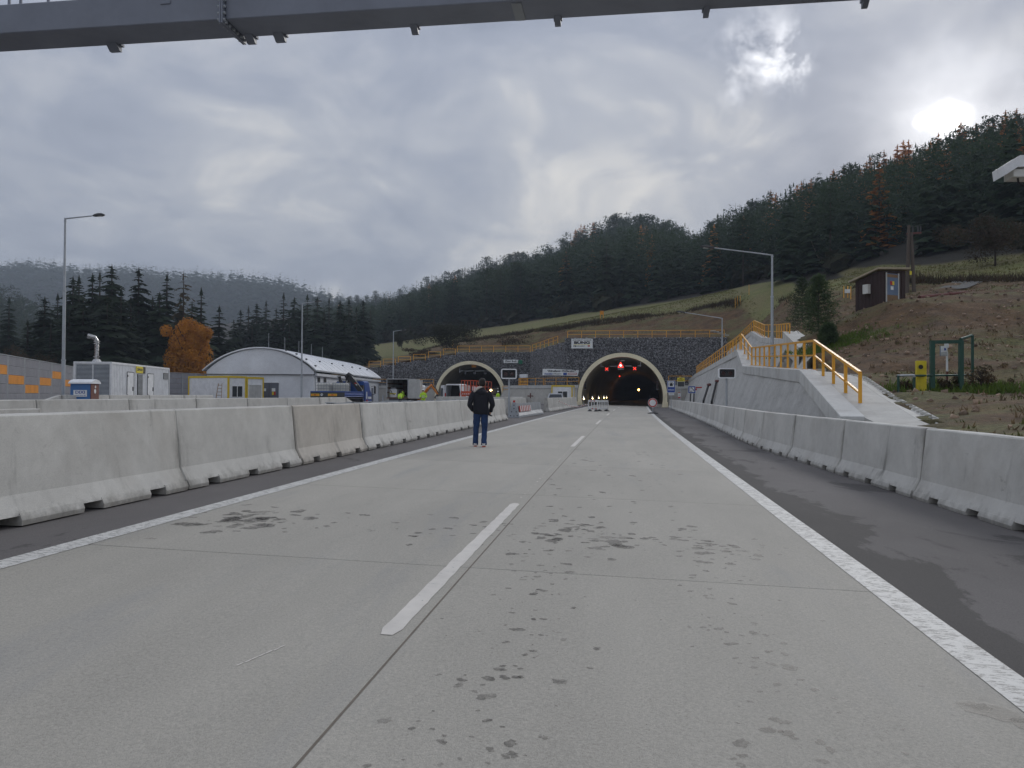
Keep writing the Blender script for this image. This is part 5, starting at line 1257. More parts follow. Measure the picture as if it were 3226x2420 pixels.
# portable toilet
def toilet():
    p = at(*z1(700, 1225), 40.5); t = thing('portable_toilet', 'blue portable toilet with white roof and brown side', 'toilet', (p.x, p.y, .05), math.radians(13))
    H = 1.98
    MB().b(-.55, .53, 0, 1.05, 0, H).build('front_panel', M['toiletblue'], t, bevel=.03); MB().b(.532, .57, .02, 1.03, .0, H).build('side_panel', M['toiletbrown'], t)
    prof = [(-.64, H), (-.60, H+.10), (-.35, H+.2), (0, H+.24), (.35, H+.2), (.62, H+.10), (.66, H)]
    MB().prism([(y, z) for y, z in ((-.1, H), (-.08, H+.08), (.2, H+.2), (.52, H+.25), (.85, H+.2), (1.12, H+.08), (1.14, H))], 'x', -.62, .64).build('roof', M['white'], t, smooth=50)
    b = MB().b(-.36, .36, -.03, -.012, 1.25, 1.62).build('sign', M['signwhite'], t)
    text(b, 'DIXI', .24, M['signblue'], Matrix.Translation((0, -.034, 1.49)) @ Matrix.Rotation(math.pi/2, 4, 'X'), width=.5, bold=.004, world=False)
    text(b, 'www.dixi.sk', .09, M['signblue'], Matrix.Translation((0, -.034, 1.32)) @ Matrix.Rotation(math.pi/2, 4, 'X'), width=.6, world=False)
    MB().b(-.56, .54, -.015, 0, 1.0, 1.06).build('moulding', M['toiletblue'], t)
    MB().tube((.57, .5, 1.55), (.585, .5, 1.55), .13, n=12).build('round_notice', M['signwhite'], t); MB().tube((.57, .55, 1.8), (.585, .55, 1.8), .08, n=10).build('lock', M['signwhite'], t)
toilet()
# noise walls
def noise_wall(label, a, b, n0, n1, ztop, orange, group=None):
    """bays from a towards b (unit = one bay)"""
    d = (b-a); t = thing('noise_wall', label, 'noise wall', (a.x, a.y, .1)); rows = 6; hrow = (ztop-.1)/rows
    for k in range(n0, n1):
        p, q = a+d*k, a+d*(k+1); u = (q-p).normalized()
        MB().beam((p.x, p.y, .1), (p.x, p.y, ztop+.05), .16, .16).build('post', M['galv_dull'], t, world=True)
        for r in range(rows):
            z0 = ztop-hrow*(r+1); m = M['orangepanel'] if orange.get(k) == r else M['greypanel']
            mb = MB(); nr = 5; pp, qq = p+u*.09, q-u*.09; nn = Vector((u.y, -u.x, 0))*.03; prof = []
            for i in range(nr): prof += [(0, i/nr), (0, (i+.78)/nr), (1, (i+.8)/nr), (1, (i+.98)/nr)]
            prof.append((0, 1.0))
            rr = [[Vector((x.x, x.y, z0+.008+(hrow-.016)*s))+nn*(1.6-o*1.0) for o, s in prof]+[Vector((x.x, x.y, z0+.008+(hrow-.016)*s))-nn*1.5 for s in (1.0, 0.0)] for x in (pp, qq)]
            mb.loft(rr).build('panel', m, t, world=True)
    p = a+d*n0; q = a+d*n1; MB().beam((p.x, p.y, ztop+.05), (q.x, q.y, ztop+.05), .2, .06).build('cap_rail', M['galv_dull'], t, world=True)
na, nb = atz(15, 769, 4.2), atz(155, 793, 4.2); na.z = nb.z = 0
noise_wall('grey noise wall with staggered orange panels', na, na+(nb-na)/5, -3, 9, 4.2, {-1: 1, -2: 2, -3: 3, 0: 2, 1: 3, 2: 2, 3: 1, 4: 2, 5: 3, 6: 2})
na, nb = atz(300, 803, 4.2), atz(475, 810, 4.2); na.z = nb.z = 0
noise_wall('plain grey noise wall behind the site cabins', na, na+(nb-na)/6, -2, 7, 4.2, {})
# ================================================================== VEHICLES ON THE WORK SITE
def wheel(t, x, y, r=.45, w=.28, s=1):
    o = MB().tube((x-w/2, y, r), (x+w/2, y, r), r, n=18).build('wheel', M['black'], t, smooth=40); MB().tube((x+s*w/2, y, r), (x+s*(w/2+.02), y, r), r*.55, n=14).build('rim', M['galv_dull'], o); return o
def blue_truck():
    a, b = at(671, 850, 54), at(744.6, 850, 54); w = b.x-a.x; t = thing('crane_truck', 'blue flatbed truck with folded black crane and liquid tanks', 'truck', ((a.x+b.x)/2, 54, .2)); h = w/2
    MB().b(-h+.3, h-.3, .2, 6.3, .65, .95).build('chassis', M['dark'], t); MB().b(-h, h, 0, 4.15, .98, 1.12).build('deck', M['dark'], t)
    rb = MB().b(-h, h, -.05, 0, 1.05, 1.50).build('tailboard', M['dark'], t); MB().b(-h, h, -.055, .02, 1.44, 1.52).build('tailboard_rail', M['blue'], rb)
    for x0, x1 in ((-h+.05, -h+.68), (.05, .72)):
        pl_ = MB().b(x0, x1, -.065, -.05, 1.17, 1.33).build('reflective_plate', M['signyellow'], rb); MB().b(x0+.02, x1-.02, -.072, -.064, 1.19, 1.31).build('red_field', M['orangepanel'], pl_); MB().b(x0+.25, x1-.25, -.076, -.07, 1.21, 1.29).build('red_field', M['red'], pl_)
    sp = MB().tube((-h+.85, -.05, 1.27), (-h+.85, -.07, 1.27), .11, n=14).build('speed_disc', M['signwhite'], rb); MB().disc((-h+.85, -.073, 1.27), (0, -1, 0), .11, 14, .09).build('speed_ring', M['dark'], sp)
    text(sp, '90', .12, M['text'], Matrix.Translation((-h+.85, -.075, 1.27)) @ Matrix.Rotation(math.pi/2, 4, 'X'), world=False)
    for s in (-1, 1):
        sb = MB(); prof = [(0, 1.0), (.03, 1.03), (.03, 1.12), (0, 1.15), (0, 1.2), (.03, 1.23), (.03, 1.31), (0, 1.34), (0, 1.39), (.03, 1.42), (.03, 1.52), (-.03, 1.52), (-.03, 1.0)]
        sb.loft([[(s*(h-.03+x), y, z) for x, z in prof] for y in (.02, 4.1)]).build('side_board', M['blue'], t)
        for y in (1.3, 5.4): wheel(t, s*(h-.28), y, .42, .3, s)
        MB().b(s*(h-.06), s*h, 4.1, 4.2, .9, 1.6).build('board_post', M['blue'], t)
    c0 = 4.75
    cab = MB().loft([[(x, c0, z) for x, z in ((-h+.1, .55), (h-.1, .55), (h-.06, 1.4), (h-.14, 2.22), (h-.3, 2.32), (-h+.3, 2.32), (-h+.14, 2.22), (-h+.06, 1.4))], [(x, c0+1.1, z) for x, z in ((-h+.1, .5), (h-.1, .5), (h-.06, 1.4), (h-.14, 2.24), (h-.3, 2.34), (-h+.3, 2.34), (-h+.14, 2.24), (-h+.06, 1.4))], [(x, c0+1.75, z) for x, z in ((-h+.12, .5), (h-.12, .5), (h-.1, 1.35), (h-.22, 1.6), (h-.4, 1.7), (-h+.4, 1.7), (-h+.22, 1.6), (-h+.1, 1.35))]]).build('cab', M['blue'], t, smooth=30)
    MB().add([(h-.055, c0+.45, 1.38), (h-.075, c0+1.35, 1.36), (h-.155, c0+1.05, 2.02), (h-.13, c0+.45, 2.08)], [(0, 1, 2, 3)]).build('side_window', M['glass'], cab)
    MB().b(h-.08, h-.03, c0+.25, c0+.40, .95, 1.5).build('side_panel', M['white'], cab); MB().b(h-.07, h-.03, c0+.7, c0+1.4, .95, 1.12).build('door_sticker', M['signwhite'], cab); MB().b(h-.08, h, c0+.28, c0+.5, .72, .86).build('marker_light', M['red'], cab)
    mr = MB().b(h+.16, h+.26, c0+1.45, c0+1.7, 1.35, 1.95).build('mirror', M['black'], cab, bevel=.03); MB().path([(h-.1, c0+1.5, 1.9), (h+.2, c0+1.55, 1.98)], .02, 5).build('mirror_arm', M['black'], mr); MB().path([(h-.1, c0+1.5, 1.25), (h+.2, c0+1.55, 1.3)], .02, 5).build('mirror_arm', M['black'], mr)
    MB().b(h-.35, h-.1, 4.3, 4.6, .7, 2.0).build('air_intake', M['black'], t)
    # crane
    cr = MB().b(-.3, .3, 4.25, 4.65, .9, 1.5).build('crane', M['black'], t)
    MB().tube((-.05, 4.4, 1.4), (-.08, 4.4, 2.72), .2, .17, 10).build('column', M['black'], cr); MB().path([(-.2, 4.35, 2.6), (.05, 4.3, 2.80), (.3, 4.25, 2.66)], [.16, .2, .16], 8).build('knuckle', M['black'], cr)
    MB().beam((.15, 4.2, 2.68), (1.12, 4.05, 1.52), .16, .34).build('boom', M['black'], cr); MB().beam((.3, 4.12, 2.72), (1.26, 3.97, 1.55), .04, .05).build('boom_edge', M['galv'], cr)
    for dz, mm in ((0, 'red'), (-.10, 'signwhite')): MB().beam((.62+dz*-.8, 4.02, 2.16+dz), (.74+dz*-.8, 4.0, 2.10+dz), .05, .07).build('boom_mark', M[mm], cr)
    MB().beam((-.35, 4.3, 1.4), (-.05, 4.25, 2.35), .09, .09).build('lift_cylinder', M['steel'], cr); MB().path([(-.1, 4.35, 1.75), (-.45, 4.4, 1.95), (-.72, 4.45, 2.42), (-.78, 4.45, 2.66)], [.1, .14, .12, .14], 8).build('grab_arm', M['black'], cr)
    for k in range(4): MB().box((-.86, 4.4, 2.3+k*.12), (.14, .16, .07)).build('valve', M['galv_dull'], cr)
    # intermediate bulk containers on the deck
    for i, (x0, x1, y0) in enumerate(((-.98, .02, .25), (.06, 1.0, .9))):
        tb = thing('liquid_tank', 'white liquid tank in a wire cage on the blue truck, the ' + ('one nearer the tailboard' if i == 0 else 'one nearer the crane'), 'tank', (t.location.x+x0, 54+y0, 1.32))
        wt = x1-x0; MB().b(.03, wt-.03, .03, .97, .14, .98).build('bottle', M['ibc'], tb, bevel=.08); MB().b(0, wt, 0, 1, 0, .13).build('pallet', M['galv_dull'], tb); MB().tube((wt/2, .5, .97), (wt/2, .5, 1.02), .11, n=10).build('lid', M['black'], tb)
        cg = MB()
        for k in range(6): x = wt*k/5; cg.tube((x, -.01, .13), (x, -.01, 1.0), .014, n=4); cg.tube((wt+.01, k/5, .13), (wt+.01, k/5, 1.0), .014, n=4)
        for k in range(5): z = .2+.2*k; cg.tube((0, -.01, z), (wt, -.01, z), .014, n=4); cg.tube((wt+.01, 0, z), (wt+.01, 1, z), .014, n=4)
        cg.build('cage', M['galv_dull'], tb)
blue_truck()
zq = zm(1200, 1170, 400/2212)
def box_truck():
    a, b = at(*zq(100, 130), 86), at(*zq(480, 130), 86); w = b.x-a.x; zt = b.z; t = thing('box_truck', 'white box truck with open rear and wooden interior', 'truck', ((a.x+b.x)/2, 86, .2), 0); h = w/2; T = zt-.2; zb = .95; L = 6.4
    for s in (-1, 1): MB().b(s*h, s*(h-.05), 0, L, zb, T).build('side_wall', M['tarp'], t)
    MB().b(-h, h, 0, L, T-.05, T).build('roof', M['white'], t); MB().b(-h+.05, h-.05, L-.06, L, zb, T-.05).build('front_wall', M['truckwood'], t); MB().b(-h, h, 0, L, zb-.12, zb).build('floor', M['truckwood'], t)
    for s in (-1, 1):
        for z in (1.45, 1.95, 2.45): MB().b(s*(h-.05), s*(h-.09), .1, L-.1, z, z+.16).build('lining_board', M['truckwood'], t)
        for y in (.6, 2.6, 4.6): MB().b(s*(h-.05), s*(h-.10), y, y+.08, zb, T-.05).build('rib', M['dark'], t)
        wheel(t, s*(h-.3), 1.3, .45, .35, s); wheel(t, s*(h-.3), 7.2, .45, .3, s)
        MB().b(s*(h+.0), s*(h-.08), -.04, 0, zb, T).build('rear_post', M['galv'], t)
    for z in (1.6, 2.3): MB().b(-h+.06, h-.06, L-.12, L-.06, z, z+.12).build('lining_board', M['wood'], t)
    MB().b(-h+.3, h-.3, 0, L+2, .55, .85).build('chassis', M['dark'], t); MB().b(-h+.1, h-.1, L+.2, L+1.9, .6, 2.4).build('cab', M['white'], t, bevel=.1)
    c = at(*zq(685, 140), 85.2); MB().loft([[(h+.02, -.03, zb-.1), (h+.02, -.03, T), (h+.02, .02, T), (h+.02, .02, zb-.1)], [(c.x-t.location.x, -.9, zb-.1), (c.x-t.location.x, -.9, T-.08), (c.x-t.location.x, -.85, T-.08), (c.x-t.location.x, -.85, zb-.1)]]).build('rear_door', M['tarp'], t)
    MB().b(-h-.1, h+.1, -.2, -.05, .5, .62).build('bumper', M['galv'], t); MB().b(-h-.35, -h-.2, -.5, -.35, .1, 1.2).build('tail_lift', M['galv'], t)
    p = at(*zq(212, 335), 86.8); m = thing('white_machine', 'boxy white machine loaded in the open box truck', 'machine', (p.x, p.y, zb+.2)); wz = .86
    MB().b(-wz/2, wz/2, 0, .8, 0, .95).build('body', M['white'], m, bevel=.05); MB().b(-wz/2+.06, wz/2-.1, -.01, 0, .35, .5).build('panel', M['signyellow'], m); MB().b(-.28, .28, .1, .6, .95, 1.12).build('top_unit', M['galv_dull'], m); MB().path([(-.3, -.04, .9), (-.1, -.08, .5), (.2, -.06, .3)], .03, 6).build('hose', M['black'], m)
box_truck()
def van():
    a, b = at(*zq(1112, 220), 96), at(*zq(1392, 220), 96); w = b.x-a.x; T = b.z-.2; t = thing('delivery_van', 'white delivery van with its rear doors open', 'van', ((a.x+b.x)/2, 96, .2)); h = w/2
    for s in (-1, 1):
        MB().loft([[(s*h, y, .45), (s*h, y, 1.6), (s*(h-.12), y, T-.1), (s*(h-.2), y, T-.1), (s*(h-.08), y, 1.6), (s*(h-.08), y, .45)] for y in (0, 4.6)]).build('side_panel', M['white'], t); wheel(t, s*(h-.2), 1.1, .36, .25, s); wheel(t, s*(h-.2), 4.4, .36, .25, s)
        MB().b(s*(h-.02), s*(h-.16), -.03, .02, .5, 1.5).build('tail_light', M['red'], t)
    MB().loft([[(-h+.12, y, T-.12), (-h+.25, y, T), (h-.25, y, T), (h-.12, y, T-.12), (h-.2, y, T-.16), (-h+.2, y, T-.16)] for y in (-.02, 4.6)]).build('roof', M['white'], t)
    MB().b(-h, h, 0, 5.4, .35, .62).build('floor', M['dark'], t); MB().b(-h+.08, h-.08, 3.2, 3.3, .6, T-.15).build('bulkhead', M['dark'], t); MB().b(-h+.05, h-.05, 4.6, 5.6, .4, 1.5).build('bonnet', M['white'], t, bevel=.15); MB().b(-h, h, -.08, 0, .4, .62).build('bumper', M['dark'], t)
    for sgn, px in ((-1, 1035),):
        xx = at(*zq(px, 300), 95).x-t.location.x
        d = MB().loft([[(-h, -.02, .55), (-h, -.02, T-.15), (-h, .03, T-.15), (-h, .03, .55)], [(xx, -.75, .55), (xx, -.75, T-.2), (xx, -.7, T-.2), (xx, -.7, .55)]]).build('rear_door', M['white'], t)
        MB().add([(-h-.1, -.14, 1.0-.25), (xx+.08, -.74, .78), (xx+.08, -.74, T-.55), (-h-.1, -.14, T-.5)], [(0, 1, 2, 3)]).build('door_window', M['glass'], d)
    MB().loft([[(h, -.02, .55), (h, -.02, T-.15), (h, .03, T-.15), (h, .03, .55)], [(h+.12, -.85, .55), (h+.12, -.85, T-.2), (h+.16, -.85, T-.2), (h+.16, -.85, .55)]]).build('rear_door', M['white'], t)
van()
def scissor_lift():
    a, b = at(*zq(1395, 160), 80), at(*zq(1880, 160), 80); w = b.x-a.x; zt = b.z-.2; zd = at(*zq(1395, 345), 80).z-.2; zl = at(*zq(1395, 405), 80).z-.2
    t = thing('scissor_lift', 'red-orange scissor lift platform with tall guardrails', 'lift', ((a.x+b.x)/2, 80, .2)); h = w/2; D = 1.9
    MB().b(-h, h, 0, D, zl, zd).build('platform', M['liftred'], t)
    for k in range(8): MB().loft([[(-h+.1+k*.2, -.02, zl+.02), (-h+.2+k*.2, -.02, zl+.02), (-h+.26+k*.2, -.02, zl+.12), (-h+.16+k*.2, -.02, zl+.12)], [(-h+.1+k*.2, -.01, zl+.02), (-h+.2+k*.2, -.01, zl+.02), (-h+.26+k*.2, -.01, zl+.12), (-h+.16+k*.2, -.01, zl+.12)]]).build('warning_stripe', M['signwhite'], t)
    for y in (.03, D-.03):
        for k in range(10): 
            x = -h+.04+(w-.08)*k/9; MB().beam((x, y, zd), (x, y, zt-(.0 if k < 5 else .12)), .05, .05).build('guard_post', M['liftred'], t)
        for f in (.5, 1.0): 
            MB().beam((-h, y, zd+(zt-zd)*f), (0, y, zd+(zt-zd)*f), .05, .05).build('guard_rail', M['liftred'], t); MB().beam((0, y, zd+(zt-zd)*f-.06), (h, y, zd+(zt-zd)*f-.12), .05, .05).build('guard_rail', M['liftred'], t)
    for x in (-h+.03, h-.03):
        for f in (.5, 1.0): MB().beam((x, .05, zd+(zt-zd)*f-(0 if x < 0 else .12)), (x, D-.05, zd+(zt-zd)*f-(0 if x < 0 else .12)), .05, .05).build('guard_rail', M['liftred'], t)
    MB().b(-h+.3, -h+.75, .5, 1.2, zd, zd+.62).build('control_box', M['offwhite'], t); MB().b(-.4, .5, .6, 1.4, zd, zd+.5).build('tool_box', M['white'], t)
    for s in (.25, D-.25):
        MB().beam((-h+.4, s, .75), (h-.4, s, zl-.02), .08, .14).build('scissor_arm', M['liftred'], t); MB().beam((h-.4, s+.06, .75), (-h+.4, s+.06, zl-.02), .08, .14).build('scissor_arm', M['liftred'], t)
    MB().b(-h+.02, h-.05, .1, D-.1, .3, .75).build('base_frame', M['liftred'], t); MB().b(-h+.02, -h+.5, .05, .15, .4, zl).build('ladder', M['liftred'], t)
    for s in (-1, 1):
        for y in (.25, D-.25): MB().tube((s*(h-.5), y-.13, .32), (s*(h-.5), y+.13, .32), .32, n=16).build('wheel', M['black'], t, smooth=40)
scissor_lift()
def excavator():
    p0, p1, p2 = at(*zq(755, 385), 92), at(*zq(885, 245), 92), at(*zq(992, 400), 92); t = thing('excavator', 'orange excavator with bent arm beside the worker in hi-vis suit', 'excavator', (p0.x-.6, 92, .2))
    MB().path([p0+Vector((-.5, 0, -.5)), p0, p0.lerp(p1, .5)+Vector((0, 0, .06)), p1], [.16, .18, .2, .17], 8).build('boom', M['orange'], t, world=True); MB().path([p1+Vector((-.15, .02, .05)), p1, p2], [.14, .17, .13], 8).build('stick', M['orange'], t, world=True)
    MB().tube(p0.lerp(p1, .45)+Vector((.1, -.1, -.15)), p1+Vector((.02, -.1, -.05)), .06, n=6).build('cylinder', M['steel'], t, world=True); MB().path([p1+Vector((.1, -.1, .1)), p1.lerp(p2, .5)+Vector((.22, -.1, .05)), p2+Vector((.12, -.1, .1))], .05, 6).build('hydraulic_hose', M['black'], t, world=True)
    MB().path([p2, p2+Vector((-.15, 0, -.3)), p2+Vector((-.35, 0, -.45))], [.13, .2, .12], 8).build('bucket', M['dark'], t, world=True)
    q = t.location; MB().box((q.x-.3, q.y, .75), (1.7, 1.8, .5)).build('upper_body', M['orange'], t, world=True, bevel=.05)
    for s in (-.7, .7): MB().box((q.x-.2, q.y+s, .42), (2.2, .4, .44)).build('track', M['black'], t, world=True, bevel=.1)
excavator()
def dark_vehicle():
    a, b = at(*zq(1885, 290), 104), at(*zq(2005, 290), 104); w = max(1.2, b.x-a.x); T = b.z-.2; t = thing('work_vehicle', 'dark vehicle with a lit orange lamp beside the scissor lift', 'vehicle', ((a.x+b.x)/2, 104, .2)); h = w/2
    MB().b(-h, h, 0, 3.6, .45, 1.25).build('body', M['dark'], t, bevel=.08); MB().b(-h+.05, h-.05, .3, 2.2, 1.25, T).build('cab', M['black'], t, bevel=.12)
    for s in (-1, 1):
        for y in (.6, 2.8): wheel(t, s*(h-.12), y, .4, .26, s)
    c = at(*zq(1918, 330), 103.85)-Vector(t.location); MB().path([c+Vector((0, 0, -.14)), c, c+Vector((0, 0, .14))], [.06, .17, .06], 8).build('lamp', M['lampwarm'], t)
dark_vehicle()
# ================================================================== PEOPLE
def ring(c, rx, ry, n=16, tilt=0.0): return [(c[0]+rx*math.cos(2*math.pi*k/n), c[1]+ry*math.sin(2*math.pi*k/n), c[2]+tilt*rx*math.cos(2*math.pi*k/n)) for k in range(n)]
def catmull(pts, rad, m=5):
    P = [Vector(p) for p in pts]; o, r = [], []
    for i in range(len(P)-1):
        p0, p1, p2, p3 = P[max(i-1, 0)], P[i], P[i+1], P[min(i+2, len(P)-1)]
        for k in range(m):
            t = k/m; o.append(.5*((2*p1)+(p2-p0)*t+(2*p0-5*p1+4*p2-p3)*t*t+(3*p1-p0-3*p2+p3)*t**3)); r.append(rad[i]+(rad[i+1]-rad[i])*t)
    o.append(P[-1]); r.append(rad[-1]); return o, r
def tube_smooth(mb, pts, rad, n=12): o, r = catmull(pts, rad); return mb.path(o, r, n)
def skin_body(joints, edges, radii, mat):
    me = bpy.data.meshes.new('body'); me.from_pydata(joints, edges, []); o = bpy.data.objects.new('body', me); COL.objects.link(o)
    md = o.modifiers.new('skin', 'SKIN'); md.use_smooth_shade = True; md.branch_smoothing = .6
    for i, r in enumerate(radii): me.skin_vertices[0].data[i].radius = (r, r)
    me.skin_vertices[0].data[0].use_root = True
    sb = o.modifiers.new('sub', 'SUBSURF'); sb.levels = sb.render_levels = 2
    bpy.context.view_layer.update(); m2 = bpy.data.meshes.new_from_object(o.evaluated_get(bpy.context.evaluated_depsgraph_get())); bpy.data.objects.remove(o)
    m2.materials.clear(); m2.materials.append(mat); m2.name = 'body'; return m2
def wrinkle(m, amp, s):
    for v_ in m.vertices:
        c = v_.co; f = math.sin(c.z*s+math.sin(c.x*s*.7)*2)*.6+math.sin(c.x*s*1.7+c.z*s*.8+c.y*9)*.5; v_.co += v_.normal*f*amp
def hand(parent, wrist, d, side, mat):
    """palm, four curled fingers and a thumb, one skinned surface"""
    wrist, d = Vector(wrist), Vector(d).normalized(); sx = Vector((side, 0, 0)); sx = (sx-d*sx.dot(d)).normalized(); up_ = d.cross(sx)
    J = [wrist, wrist+d*.05, wrist+d*.085]; E = [(0, 1), (1, 2)]; R_ = [.026, .036, .034]
    for k, l in enumerate((.062, .072, .068, .052)):
        o = (k-1.5)*.019; b0 = len(J); J += [wrist+d*.095+up_*o, wrist+d*(.095+l*.55)+up_*o-sx*.008, wrist+d*(.095+l*.85)+up_*o-sx*.03]; E += [(2, b0), (b0, b0+1), (b0+1, b0+2)]; R_ += [.010, .009, .008]
    b0 = len(J); J += [wrist+d*.045+up_*.036, wrist+d*.085+up_*.052-sx*.012]; E += [(1, b0), (b0, b0+1)]; R_ += [.012, .009]
    return link('hand', skin_body([tuple(j) for j in J], E, R_, mat), parent)
def person(label, loc, rz, h, top, leg, pose='pockets', helmet=None, hood=False, stripes=False, seated=False):
    t = thing('person', label, 'person', loc, rz); k = h/1.84; t.scale = (k, k, k)
    if pose == 'pockets':
        hipL, kneeL, ankL = (-.085, 0, .93), (-.115, .03, .50), (-.135, .09, .085); hipR, kneeR, ankR = (.105, 0, .93), (.115, .01, .50), (.097, -.06, .085)
        shL, elL, wrL = (-.20, 0, 1.47), (-.285, -.07, 1.16), (-.205, .10, .985); shR, elR, wrR = (.225, 0, 1.47), (.325, -.06, 1.17), (.275, .09, .965)
    elif pose == 'bent':
        hipL, kneeL, ankL = (-.10, -.1, .92), (-.12, -.04, .50), (-.13, -.12, .085); hipR, kneeR, ankR = (.10, -.1, .92), (.12, -.02, .50), (.13, -.08, .085)
        shL, elL, wrL = (-.20, .22, 1.36), (-.27, .32, 1.08), (-.18, .55, 1.0); shR, elR, wrR = (.20, .22, 1.36), (.28, .34, 1.1), (.20, .56, 1.05)
    else:
        hipL, kneeL, ankL = (-.10, 0, .93), (-.12, .02, .50), (-.14, 0, .085); hipR, kneeR, ankR = (.10, 0, .93), (.12, .02, .50), (.14, -.03, .085)
        shL, elL, wrL = (-.21, 0, 1.47), (-.30, -.02, 1.18), (-.24, .2, 1.05); shR, elR, wrR = (.21, 0, 1.47), (.30, .02, 1.18), (.26, .22, 1.08)
    if seated:
        kneeL, ankL, kneeR, ankR = (-.13, .42, .93), (-.14, .46, .5), (.13, .42, .93), (.14, .46, .5)
    cy = (shL[1]+shR[1])/2; cx = (shL[0]+shR[0])/2; neck = (cx+.02, cy+.02, shL[2]+.10); head = (cx+.03, cy+.04, shL[2]+.26)
    J = [(cx*.5, 0+hipL[1], .98), (cx, cy*.6, 1.22), (cx, cy, shL[2]-.03), neck, (head[0], head[1], head[2]-.04), (head[0], head[1], head[2]+.05), hipL, kneeL, ankL, hipR, kneeR, ankR, shL, elL, wrL, shR, elR, wrR]
    E = [(0, 1), (1, 2), (2, 3), (3, 4), (4, 5), (0, 6), (6, 7), (7, 8), (0, 9), (9, 10), (10, 11), (2, 12), (12, 13), (13, 14), (2, 15), (15, 16), (16, 17)]
    R_ = [.13, .13, .13, .055, .082, .088, .085, .055, .04, .085, .055, .04, .06, .042, .03, .06, .042, .03]
    link('body', skin_body(J, E, R_, M['skin']), t)
    hx, hy, hz_ = head
    MB().path([(hx, hy+.085, hz_-.02), (hx, hy+.125, hz_-.035)], [.014, .018], 6).build('nose', M['skin'], t)
    for s in (-1, 1):
        MB().path([(hx+s*.082, hy-.005, hz_-.04), (hx+s*.098, hy-.012, hz_-.005), (hx+s*.086, hy-.005, hz_+.03)], [.012, .02, .012], 6).build('ear', M['skin'], t, smooth=True)
        MB().tube((hx+s*.035, hy+.082, hz_+.02), (hx+s*.035, hy+.092, hz_+.02), .012, n=8).build('eye', M['text'], t)
    MB().tube((hx-.03, hy+.09, hz_-.075), (hx+.03, hy+.09, hz_-.075), .008, n=6).build('mouth', M['darkred'], t)
    # hair: cap over crown, sides and nape
    hr = []
    for z, r, f in ((-.085, .070, .35), (-.05, .088, .6), (0, .1, .85), (.05, .102, .95), (.09, .092, 1), (.12, .066, 1), (.138, .02, 1)):
        hr.append([(hx+r*.92*math.cos(a), hy-.012+r*1.06*math.sin(a)*(1 if math.sin(a) < 0 else f*.92), hz_+z) for a in [2*math.pi*k_/18 for k_ in range(18)]])
    m = MB().loft(hr).mesh('hair', M['hair'], True); wrinkle(m, .003, 60); link('hair', m, t)
    if helmet:
        hm_ = [[(hx+r*math.cos(a), hy+r*1.15*math.sin(a), hz_+z) for a in [2*math.pi*k_/16 for k_ in range(16)]] for z, r in ((.045, .135), (.06, .118), (.10, .108), (.145, .075), (.165, .02))]
        MB().loft(hm_).build('helmet', helmet, t, smooth=60)
    # trousers
    mb = MB(); fl = .012
    tube_smooth(mb, [hipL if not seated else hipL, tuple((a+b)/2 for a, b in zip(hipL, kneeL)), kneeL, tuple((a+b)/2 for a, b in zip(kneeL, ankL)), (ankL[0], ankL[1]-.01, ankL[2]-.03)], [.105, .10, .078, .074, .078])
    tube_smooth(mb, [hipR, tuple((a+b)/2 for a, b in zip(hipR, kneeR)), kneeR, tuple((a+b)/2 for a, b in zip(kneeR, ankR)), (ankR[0], ankR[1]-.01, ankR[2]-.03)], [.105, .10, .078, .074, .078])
    mb.loft([ring((cx*.6, hipL[1], z), rx, ry) for z, rx, ry in ((.84, .10, .08), (.90, .185, .12), (1.0, .185, .125), (1.06, .17, .12))])
    m = mb.mesh('trousers', leg, True); wrinkle(m, .006, 38); tr_ = link('trousers', m, t)
    # shoes
    for a in (ankL, ankR):
        up_z = .0 if not seated else a[2]-.085
        s_ = MB().loft([[(a[0]+w*x, a[1]+y, z+up_z) for x in (-1, 1) for z in ((0.03, hh) if x < 0 else (hh, .03))] for y, w, hh in ((-.10, .032, .075), (-.07, .042, .10), (.0, .044, .11), (.08, .047, .085), (.15, .042, .06), (.18, .025, .045))]).build('shoe', M['shoewhite'] if pose == 'pockets' else M['black'], t, smooth=50)
        MB().loft([[(a[0]+w*x, a[1]+y, z+up_z) for x in (-1, 1) for z in ((0.0, .032) if x < 0 else (.032, 0))] for y, w in ((-.11, .035), (-.07, .046), (.08, .05), (.15, .045), (.185, .025))]).build('sole', M['shoered'] if pose == 'pockets' else M['black'], s_, smooth=50)
    # jacket
    mb = MB(); tx = cx
    hem = .885 if pose == 'pockets' else .93
    prof = [(hem, .215, .15, tx+.015, hipL[1], .07 if pose == 'pockets' else 0), (hem+.06, .222, .155, tx+.01, hipL[1], .05 if pose == 'pockets' else 0), (1.10, .21, .15, tx, cy*.4, 0), (1.25, .215, .15, tx, cy*.65, 0), (shL[2]-.09, .235, .145, tx, cy*.92, 0), (shL[2]+.0, .225, .12, tx, cy, 0), (shL[2]+.055, .15, .095, tx, cy, 0), (shL[2]+.10, .085, .085, tx+.01, cy+.01, 0), (shL[2]+.14, .078, .08, tx+.015, cy+.015, 0)]
    mb.loft([ring((x, y, z), rx, ry, 20, -tl) for z, rx, ry, x, y, tl in prof])
    for sh, el, wr in ((shL, elL, wrL), (shR, elR, wrR)):
        s = 1 if sh[0] > 0 else -1
        tube_smooth(mb, [(sh[0]-s*.05, sh[1], sh[2]+.0), (sh[0]+s*.01, sh[1], sh[2]-.06), el, tuple((a+b)/2 for a, b in zip(el, wr)), wr], [.075, .085, .07, .062, .055])
    m = mb.mesh('jacket', top, True); wrinkle(m, .007, 24); jk = link('jacket', m, t)
